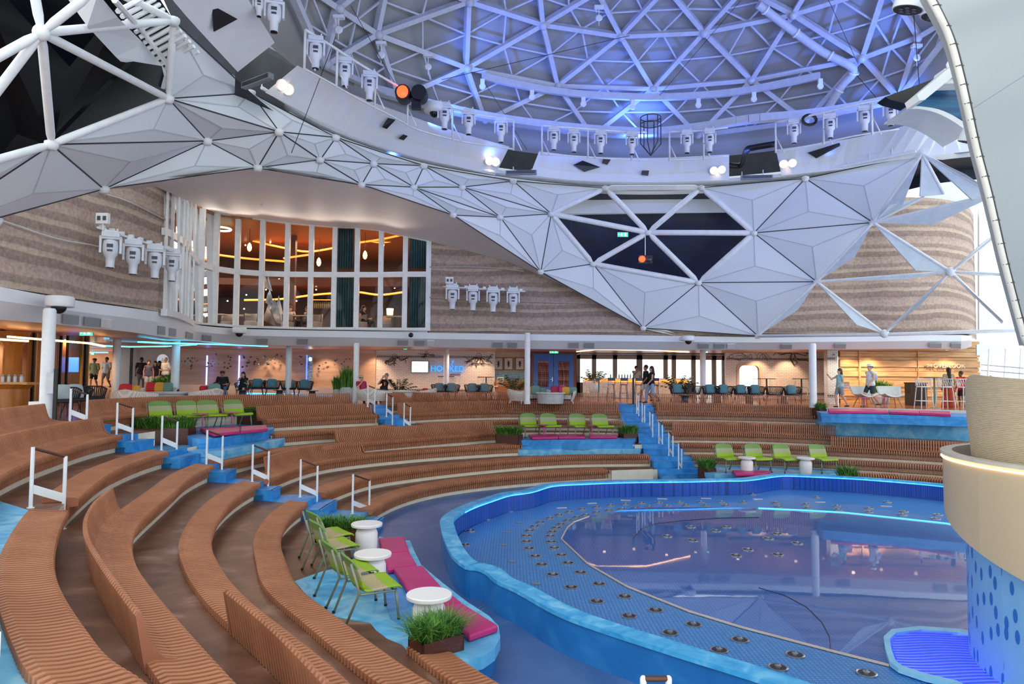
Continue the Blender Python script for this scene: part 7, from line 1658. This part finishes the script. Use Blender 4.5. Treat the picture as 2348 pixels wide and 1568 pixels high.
def person(px,d,face,H,label,pose='stand',skin='l',top=None,topkind='tee',bottom=None,botkind='shorts',hair='1a1310',hairkind='short',hat=None,shoe='2a2a2a',z=None,lean=0,extra=None,female=False,loc=None):
    p=deck(px,d) if loc is None else Vector(loc)
    if z is not None: p.z=z
    r=thing('person',label,'person',tuple(p),facing(*face)); s=H/1.72; r.scale=(s,)*3
    sw=.165 if female else .19; hw=.10 if female else .09
    hip=Vector((0,0,.93)); ch=Vector((0,0,1.30)); nk=Vector((0,0,1.47)); hd=Vector((0,-.01,1.61))
    sh=[Vector((-sw,0,1.41)),Vector((sw,0,1.41))]; hp=[Vector((-hw,0,.92)),Vector((hw,0,.92))]
    kn=[Vector((-hw-.01,-.02,.50)),Vector((hw+.01,-.02,.50))]; an=[Vector((-hw-.02,.01,.08)),Vector((hw+.02,.01,.08))]
    el=[Vector((-sw-.07,.03,1.13)),Vector((sw+.07,.03,1.13))]; wr=[Vector((-sw-.07,-.07,.88)),Vector((sw+.07,-.07,.88))]
    if pose=='walk':
        kn=[Vector((-hw,-.20,.54)),Vector((hw,.02,.50))]; an=[Vector((-hw,-.24,.10)),Vector((hw,.32,.18))]; el=[Vector((-sw-.06,.10,1.15)),Vector((sw+.06,-.04,1.13))]; wr=[Vector((-sw-.05,.08,.90)),Vector((sw+.05,-.22,.94))]
    if pose=='point':
        kn=[Vector((-hw,-.14,.52)),Vector((hw,.06,.51))]; an=[Vector((-hw,-.10,.09)),Vector((hw,.30,.12))]; el=[Vector((-sw-.05,-.26,1.26)),Vector((sw+.05,.03,1.14))]; wr=[Vector((-sw+.02,-.46,1.42)),Vector((sw+.02,-.16,1.0))]
    if pose=='hold':
        el=[Vector((-sw-.07,.02,1.14)),Vector((sw+.07,.02,1.14))]; wr=[Vector((-.12,-.24,1.12)),Vector((.12,-.24,1.10))]
    if pose=='back':
        wr=[Vector((-.06,.16,.98)),Vector((.06,.17,.96))]; el=[Vector((-sw-.08,.08,1.16)),Vector((sw+.08,.08,1.16))]
    if pose in('sit','recline'):
        dz=-.47; 
        for V in (hip,ch,nk,hd,*sh,*hp,*el): V.z+=dz
        kn=[Vector((-hw-.05,-.44,.48)),Vector((hw+.05,-.44,.48))]; an=[Vector((-hw-.06,-.42,.07)),Vector((hw+.04,-.50,.07))]
        back=.10 if pose=='sit' else .25
        ch.y+=back*.6; nk.y+=back; hd.y+=back-.06*(pose=='sit'); [setattr(v,'y',v.y+back) for v in sh]; [setattr(v,'y',v.y+back) for v in el]
        wr=[Vector((-.14,-.24,.62)),Vector((.12,-.26,.64))]
        if pose=='recline': wr=[Vector((-.03,.05,1.0)),Vector((.22,-.2,.55))]; el[0]=Vector((-sw-.12,-.02,.72))
    if extra=='face_hand': wr=[Vector((-.02,-.12+ (0),hd.z-.07)),Vector((.20,-.22,.72 if pose=='sit' else 1.1))]; el[0]=Vector((-sw-.05,-.10,.78))
    if lean:
        for V in(ch,nk,hd,*sh,*el,*wr): V.y-=lean*(V.z-hip.z)
        hd.z-=.02
    b=MB()
    # torso
    capsule(b,hip+Vector((0,0,-.02)),ch,.125,.13); capsule(b,hp[0],hp[1],.10,.10); capsule(b,sh[0]*.9+ch*.1,sh[1]*.9+ch*.1,.07,.07); capsule(b,ch+Vector((-.05,0,0)),nk-Vector((.03,0,.06)),.10,.07); capsule(b,ch+Vector((.05,0,0)),nk-Vector((-.03,0,.06)),.10,.07)
    capsule(b,nk-Vector((0,0,.05)),hd-Vector((0,0,.08)),.058,.055)
    b.ball(hd+Vector((0,.01,.02)),.1,14,10,(.84,.98,1.12)); b.ball(hd+Vector((0,-.03,-.06)),.068,12,8,(.9,.9,1)); capsule(b,hd+Vector((0,-.088,.015)),hd+Vector((0,-.118,-.022)),.011,.016,8)
    for sx_ in(-1,1): b.ball(hd+Vector((sx_*.088,.012,-.005)),.026,8,6,(.5,.9,1.2)); 
    capsule(b,hd+Vector((-.022,-.095,-.052)),hd+Vector((.022,-.095,-.052)),.010,.010,6)
    for i in(0,1):
        capsule(b,sh[i],el[i],.052,.040); capsule(b,el[i],wr[i],.040,.026)
        f=(wr[i]-el[i]).normalized(); side=f.cross(Vector((0,1,.2))); 
        if side.length<.1: side=f.cross(Vector((1,0,0)))
        side.normalize(); pn=side.cross(f); pc=wr[i]+f*.05
        capsule(b,wr[i]+side*.0,pc+f*.02+side*.018,.026,.022,8); capsule(b,wr[i],pc+f*.02-side*.018,.026,.022,8)
        for k,(o_,l_) in enumerate(((-.030,.062),(-.010,.075),(.010,.07),(.030,.055))):
            a0=pc+f*.02+side*o_; a1=a0+f*l_*.55+pn*.008; a2=a1+f*l_*.35+pn*.03; capsule(b,a0,a1,.0105,.0095,6); capsule(b,a1,a2,.0095,.008,6)
        t0=wr[i]+f*.015+side*(.025 if i else -.025); t1=t0+side*(.03 if i else -.03)+f*.035+pn*.015; capsule(b,t0,t1,.012,.010,6); capsule(b,t1,t1+f*.03,.010,.009,6)
        capsule(b,hp[i],kn[i],.088,.058); capsule(b,kn[i],an[i],.057,.036); sd=an[i]-kn[i]; b.ball(kn[i]*.55+an[i]*.45+Vector((0,.018,.04)),.055,8,6,(1,1,1.9) if pose not in('sit','recline') else (1,1,1.6))
        capsule(b,an[i]+Vector((0,.03,-.035)),an[i]+Vector((0,-.13,-.05)),.036,.028)
    o=b.build('body',SK[skin],r); remesh(o,.0105)
    # clothing
    if top:
        t=MB(); e=.03
        capsule(t,hip+Vector((0,0,.03 if topkind!='long' else -.08)),ch,.142+e*.5,.140+e*.5); capsule(t,hip+Vector((-.08,0,.02)),hip+Vector((.08,0,.02)),.138,.138); capsule(t,hip+Vector((-.07,0,.14)),hip+Vector((.07,0,.14)),.125,.125); capsule(t,sh[0]*.88+ch*.12,sh[1]*.88+ch*.12,.086,.086); capsule(t,ch+Vector((-.05,0,0)),nk-Vector((.03,0,.08)),.125,.084); capsule(t,ch+Vector((.05,0,0)),nk-Vector((-.03,0,.08)),.125,.084)
        if topkind in('tee','jacket','long'):
            for i in(0,1): q=sh[i]*(.35 if topkind=='tee' else .1)+el[i]*(.65 if topkind=='tee' else .9); capsule(t,sh[i],q,.076,.066)
        if topkind=='jacket': capsule(t,hip+Vector((0,.01,-.02)),hip+Vector((0,.01,.1)),.15,.15)
        o=t.build('top',mat('cloth_'+top,top,.8,scale=9),r); remesh(o,.016)
    if bottom:
        t=MB(); capsule(t,hp[0]+Vector((0,0,.04)),hp[1]+Vector((0,0,.02)),.118,.118)
        for i in(0,1):
            if botkind=='shorts': capsule(t,hp[i],hp[i]*.3+kn[i]*.7,.116,.092)
            elif botkind=='skirt': capsule(t,hp[i],kn[i],.11,.14); capsule(t,kn[i],Vector((kn[i].x*1.8,kn[i].y+(.1 if i else -.05),.08)),.14,.16)
            else: capsule(t,hp[i],kn[i],.112,.082); capsule(t,kn[i],an[i]+Vector((0,0,.02)),.082,.062)
        if botkind=='skirt': capsule(t,(0,0,.85),(0,.05,.12),.13,.19)
        o=t.build({'shorts':'shorts','skirt':'skirt'}.get(botkind,'trousers'),mat('cloth_'+bottom,bottom,.8,scale=9),r); remesh(o,.016)
    t=MB()
    for i in(0,1): capsule(t,an[i]+Vector((0,.035,-.04)),an[i]+Vector((0,-.13,-.05)),.042,.034)
    o=t.build('shoes',mat('shoe_'+shoe,shoe,.6),r); remesh(o,.012)
    t=MB()
    if hairkind!='bald':
        t.ball(hd+Vector((0,.022,.045)),.108,14,10,(.90,.98,1.02))
        if hairkind=='long': capsule(t,hd+Vector((0,.06,0)),nk+Vector((0,.10,-.12)),.085,.075); [capsule(t,hd+Vector((s_*.07,.03,0)),nk+Vector((s_*.09,.05,-.06)),.045,.03) for s_ in(-1,1)]
        if hairkind=='verylong': capsule(t,hd+Vector((0,.06,0)),Vector((0,nk.y+.13,1.02)),.09,.07)
        if hairkind=='bob': t.ball(hd+Vector((0,.04,.0)),.125,12,8)
        if hairkind=='bun': t.ball(hd+Vector((0,.10,.10)),.05,10,6)
        o=t.build('hair',mat('hair_'+hair,hair,.6),r); remesh(o,.012)
    if hat:
        t=MB(); t.lathe([(.112,.05),(.112,.09),(.09,.13),(.02,.15)],tuple(hd+Vector((0,.01,0))),14)
        if hat[1]=='brim': t.lathe([(.20,.05),(.19,.065),(.1,.07)],tuple(hd+Vector((0,.01,0))),16)
        elif hat[1]=='peak': t.prism([(-.07,-.08),(.07,-.08),(.06,-.19),(-.06,-.19)],hd.z+.05,hd.z+.062); 
        elif hat[1]=='backcap': t.prism([(-.06,.10),(.06,.10),(.05,.19),(-.05,.19)],hd.z+.05,hd.z+.062)
        t.build('cap' if hat[1]!='brim' else 'sun_hat',mat('hat_'+hat[0],hat[0],.7),r,smooth=True,angle=40)
    e=MB(); [e.ball(hd+Vector((s_*.034,-.09,.02)),.010,6,4) for s_ in(-1,1)]; e.build('eyes',mat('dark_eye','1b1512',.2),r)
    return r,wr
CAM=(0,-1)
person(214,38.5,(.25,-1),1.70,'person in an olive open jacket, white shirt and black shorts walking with a crossbody bag','walk','m','8f9468','jacket','141416','shorts',hat=('2a2a2c','peak'))
person(242,39.5,(.05,-1),1.78,'person in a loose white t-shirt and grey shorts walking in the corridor','walk','m','e9e4df','tee','9a8d86','shorts',hair='17120f')
person(322,38.5,(.6,-.8),1.80,'man with dark maroon shirt standing at the back of the group, looking up','stand','d','35232b','tee','6a6470','shorts',hair='120e0c')
person(339,36.5,(.55,-.85),1.66,'short-haired woman in a grey patterned top and white shorts looking up','stand','l','6a6680','tank','efece8','shorts',hair='2a1c16',female=True,shoe='e8e4e0')
person(354,38.0,(.2,-1),1.62,'dark-haired woman in white trousers standing in the middle of the group','stand','l','2f2a38','tee','e8e2dc','trousers',hair='14100e',hairkind='long',female=True)
person(363,38.6,(-.3,-1),1.64,'woman with very long black hair seen at the back of the group','stand','m','17171c','tee','dcd4cc','trousers',hair='0e0c0c',hairkind='verylong',female=True)
person(378,36.8,(-.35,-1),1.84,'bald bearded man in a white shirt with a blue lanyard and dark shorts','hold','l','e8e8e6','tee','24242a','shorts',hair='b9b4ae',hairkind='bald')
person(509,32.2,(.35,-1),1.70,'seated man in a black shirt, jeans and backward cap looking at his phone','sit','m','17181c','tee','5a6f93','trousers',hat=('1b1b1e','backcap'),lean=.18)
person(556,32.2,(.1,-1),1.66,'seated dark-haired woman in a black dress and glasses, hand at her mouth','sit','l','111114','tank','111114','shorts',hairkind='long',female=True,extra='face_hand')
person(833,30.4,(.6,-.8),1.62,'reclining person in a sun hat and magenta top on the wicker sofa','recline','l','b0305a','tee','3a3a48','trousers',hat=('b3a98c','brim'))
person(880,32.6,(-.3,-1),1.74,'seated grey-haired man in a black t-shirt holding a drink by the round table','recline','l','1c1d21','tee','5b7494','trousers',hair='8c8680',extra='face_hand')
person(1481,33.2,(-1,-.12),1.78,'bearded man in a black t-shirt and pale shorts walking left past the bar','walk','m','18181b','tee','cfcac0','shorts',hair='1a1412')
person(1494,32.8,(-1,-.1),1.72,'tattooed woman in a black tank top and light blue jeans walking left','walk','l','141417','tank','8fa8c8','trousers',hair='2a1d18',hairkind='long',female=True)
p=deck(1457,40.2); person(1459,40.3,(.3,-1),1.75,'bartender in white with a raised arm behind the bar counter','point','l','ece8e2','tee','2a2a2e','trousers',hair='2a1c16')
person(1926,30.2,(-1,-.15),1.66,'woman in a pale teal tank top and grey shorts pointing to the left','point','l','8fcfd4','tank','8f989e','shorts',hair='3a2620',hairkind='long',female=True,z=-1.17)
person(1996,30.4,(-1,-.2),1.86,'man in a white tank top, dark green shorts and white cap walking left','walk','l','dfe6e8','tank','1f3f44','shorts',hair='3a2a20',hat=('efefec','peak'),z=-1.17,shoe='3c3c3c')
person(2176,30.6,(.2,1),1.74,'woman in a long rust-red skirt with very long black hair, seen from behind','stand','m','b5977c','tee','a63a1c','skirt',hair='0f0c0c',hairkind='verylong',female=True,z=-1.17)
person(2204,30.9,(-1,-.2),1.60,'boy in a bright red t-shirt half hidden behind the beige tower','stand','d','c81f2c','tee','1a1a1c','shorts',z=-1.17)
person(2272,27.5,(-.4,-1),1.55,'dark-haired head of a person showing above the beige tower edge','stand','d','202024','tee','202024','trousers',z=-1.35)
q=aty(835,745,32.9); person(0,0,(.9,-.3),1.66,'dark-haired seated woman in black inside the upper restaurant window','sit','l','141416','tank','141416','trousers',hairkind='long',female=True,loc=(q.x,q.y,2.12))
q=aty(665,745,33.4); person(0,0,(.4,-1),1.66,'seated diner in white inside the restaurant, left of the dark post','sit','l','dcd4cc','tee','2a2a30','trousers',loc=(q.x,q.y,2.12))
q=aty(702,745,33.6); person(0,0,(-.6,-1),1.66,'seated diner in grey inside the restaurant, right of the dark post','sit','m','8c8480','tee','2a2a30','trousers',loc=(q.x,q.y,2.12))
def item(name,mb,mt,loc,label,cat,rz=0):
    o=mb.build(name,mt); o.location=loc; o.rotation_euler=(0,0,rz); return tag(o,label,cat)
# phone, drink
P=[o for o in D.objects if o.get('label','').startswith('seated man in a black shirt')][0]
def at_person(o,v): return o.matrix_basis@Vector(v)
item('phone',MB().box((0,0,0),(.08,.01,.15)),m_black,at_person(P,(-.0,-.40,.66)),'black phone held by the seated man in the backward cap','phone')
P=[o for o in D.objects if o.get('label','').startswith('seated dark-haired woman in a black')][0]
item('phone',MB().box((0,0,0),(.08,.015,.15)),m_black,at_person(P,(.22,-.30,.84)),'dark phone held up by the seated woman in black','phone')
P=[o for o in D.objects if o.get('label','').startswith('seated grey-haired man')][0]
item('drink_glass',MB().lathe([(.03,0),(.04,.16)],n=10),mat('amber_drink','d0762a',.2),at_person(P,(.20,-.32,.72)),'orange drink held by the seated grey-haired man','drink')
P=[o for o in D.objects if o.get('label','').startswith('woman in a pale teal')][0]
item('striped_bag',MB().box((0,0,0),(.28,.14,.3)),mat('striped_bag_cloth','d9cbb8',.8,col2='b2483c',scale=3,stretch=(1,1,12)),at_person(P,(.05,.24,1.0)),'striped cloth bag on the back of the woman in teal','bag')
P=[o for o in D.objects if o.get('label','').startswith('man in a white tank')][0]
item('shoulder_bag',MB().ball((0,0,0),.16,10,6,(.6,.5,1)),mat('lilac_bag','a9b8e0',.8),at_person(P,(.05,.2,1.22)),'pale blue bag slung behind the man in the white cap','bag')
# ------------------------------------------------------------ lights
def area(loc,rot,sx_,sy_,e,col,name,spread=None):
    l=D.lights.new(name,'AREA'); l.shape='RECTANGLE'; l.size=sx_; l.size_y=sy_; l.energy=e; l.color=col
    if spread: l.spread=spread
    o=D.objects.new(name,l); C.objects.link(o); o.location=loc; o.rotation_euler=rot; return o
def spot(loc,tgt,e,col,ang,name,blend=.6,rad=.1):
    l=D.lights.new(name,'SPOT'); l.energy=e; l.color=col; l.spot_size=ang; l.spot_blend=blend; l.shadow_soft_size=rad
    o=D.objects.new(name,l); C.objects.link(o); o.location=loc; o.rotation_euler=(Vector(tgt)-Vector(loc)).to_track_quat('-Z','Y').to_euler(); return o
w=D.worlds.new('daylight'); sc.world=w; w.use_nodes=True; bg=w.node_tree.nodes['Background']
bg.inputs[0].default_value=(.86,.94,1,1); bg.inputs[1].default_value=1.6
WARM=(1,.72,.50)
for px,d in((470,35.5),(640,35.5),(800,35.5),(960,35.5),(1100,35.5),(1260,35.5),(1420,36),(1560,35.5),(1720,34.8),(1850,34.5),(1980,32.6),(2120,32.6)):
    p=aty(px,800,d); [spot((p.x+q*.8,d+.3*q,1.38),(p.x+q*.8,d+.3*q,-1),95,WARM,2.7,'lounge_downlight',.5,.07) for q in(-1,1)]
for px,d,zz_ in((1098,37.8,1),(1748,37.1,1),(1818,37.1,1),(1958,33.2,1),(2010,33.2,1),(2190,33.2,1),(735,38.2,1),(850,37.7,1),(610,38.4,1)):
    p=aty(px,800,d); spot((p.x,d,1.40),(p.x,d+1.3,-1.0),105,(1,.66,.40),1.5,'wall_washer')
for px,d,en in((30,24,170),(150,27,170),(230,42,80),(335,36,45)):
    p=aty(px,800,d); spot((p.x,d,1.33),(p.x,d,-1),en,(1,.6,.3),2.7,'shop_downlight',.5,.08)
for px,d in((500,35),(620,36.5),(740,36.5),(870,36.5)):
    p=aty(px,600,d); area((p.x,d,6.8),(0,0,0),3,3,200,(1,.72,.48),'restaurant_light'); area((p.x,d-1,4.5),(0,0,0),3,2,90,(1,.7,.45),'restaurant_light')
for px,py,d in((500,486,30),(570,497,31),(650,508,31),(737,515,31.3),(816,520,31.3),(900,532,31.3)):
    p=aty(px,py+22,d-.6); spot((p.x,p.y-.4,p.z-.5),(p.x,p.y-3.2,p.z+2.2),30,(1,.86,.74),2.3,'window_head_uplight',.9,.15)
# blue dome washers sitting on the gantry
BL=(.06,.17,1)
for x,y,t in((-4.5,9,(4,24,14)),(5,6.5,(5,26,14.5)),(12.5,9,(9,25,14)),(-3,24,(2,27,13)),(14,23,(11,26,13)),(5,28,(5,27.5,13))):
    spot((x,y,9.0),t,1300,BL,1.7,'blue_dome_washer',.8,.3)
for px in(700,900,1120,1300,1480,1700,1900):
    p=atz(px,300,9.3); spot((p.x*1.02,p.y*1.02,8.5),(p.x*1.06,p.y*1.06,12),90,BL,2.4,'blue_gantry_glow',.8,.2)
for px,py,z_ in((655,200,8.5),(1130,370,8.5),(1647,390,8.5),(1807,375,8.5)):
    p=atz(px,py,z_)*.985; spot(p,p+Vector((0,0.25,-1)),60,(1,.7,.4),1.6,'gantry_floodlight')
# magenta-blue glow of the lit grate and rim handled by their own emission
cyc=sc.cycles
cyc.max_bounces=6; cyc.diffuse_bounces=3; cyc.glossy_bounces=3; cyc.transparent_max_bounces=8; cyc.transmission_bounces=2; cyc.sample_clamp_indirect=4; cyc.use_light_tree=True; cyc.use_denoising=True
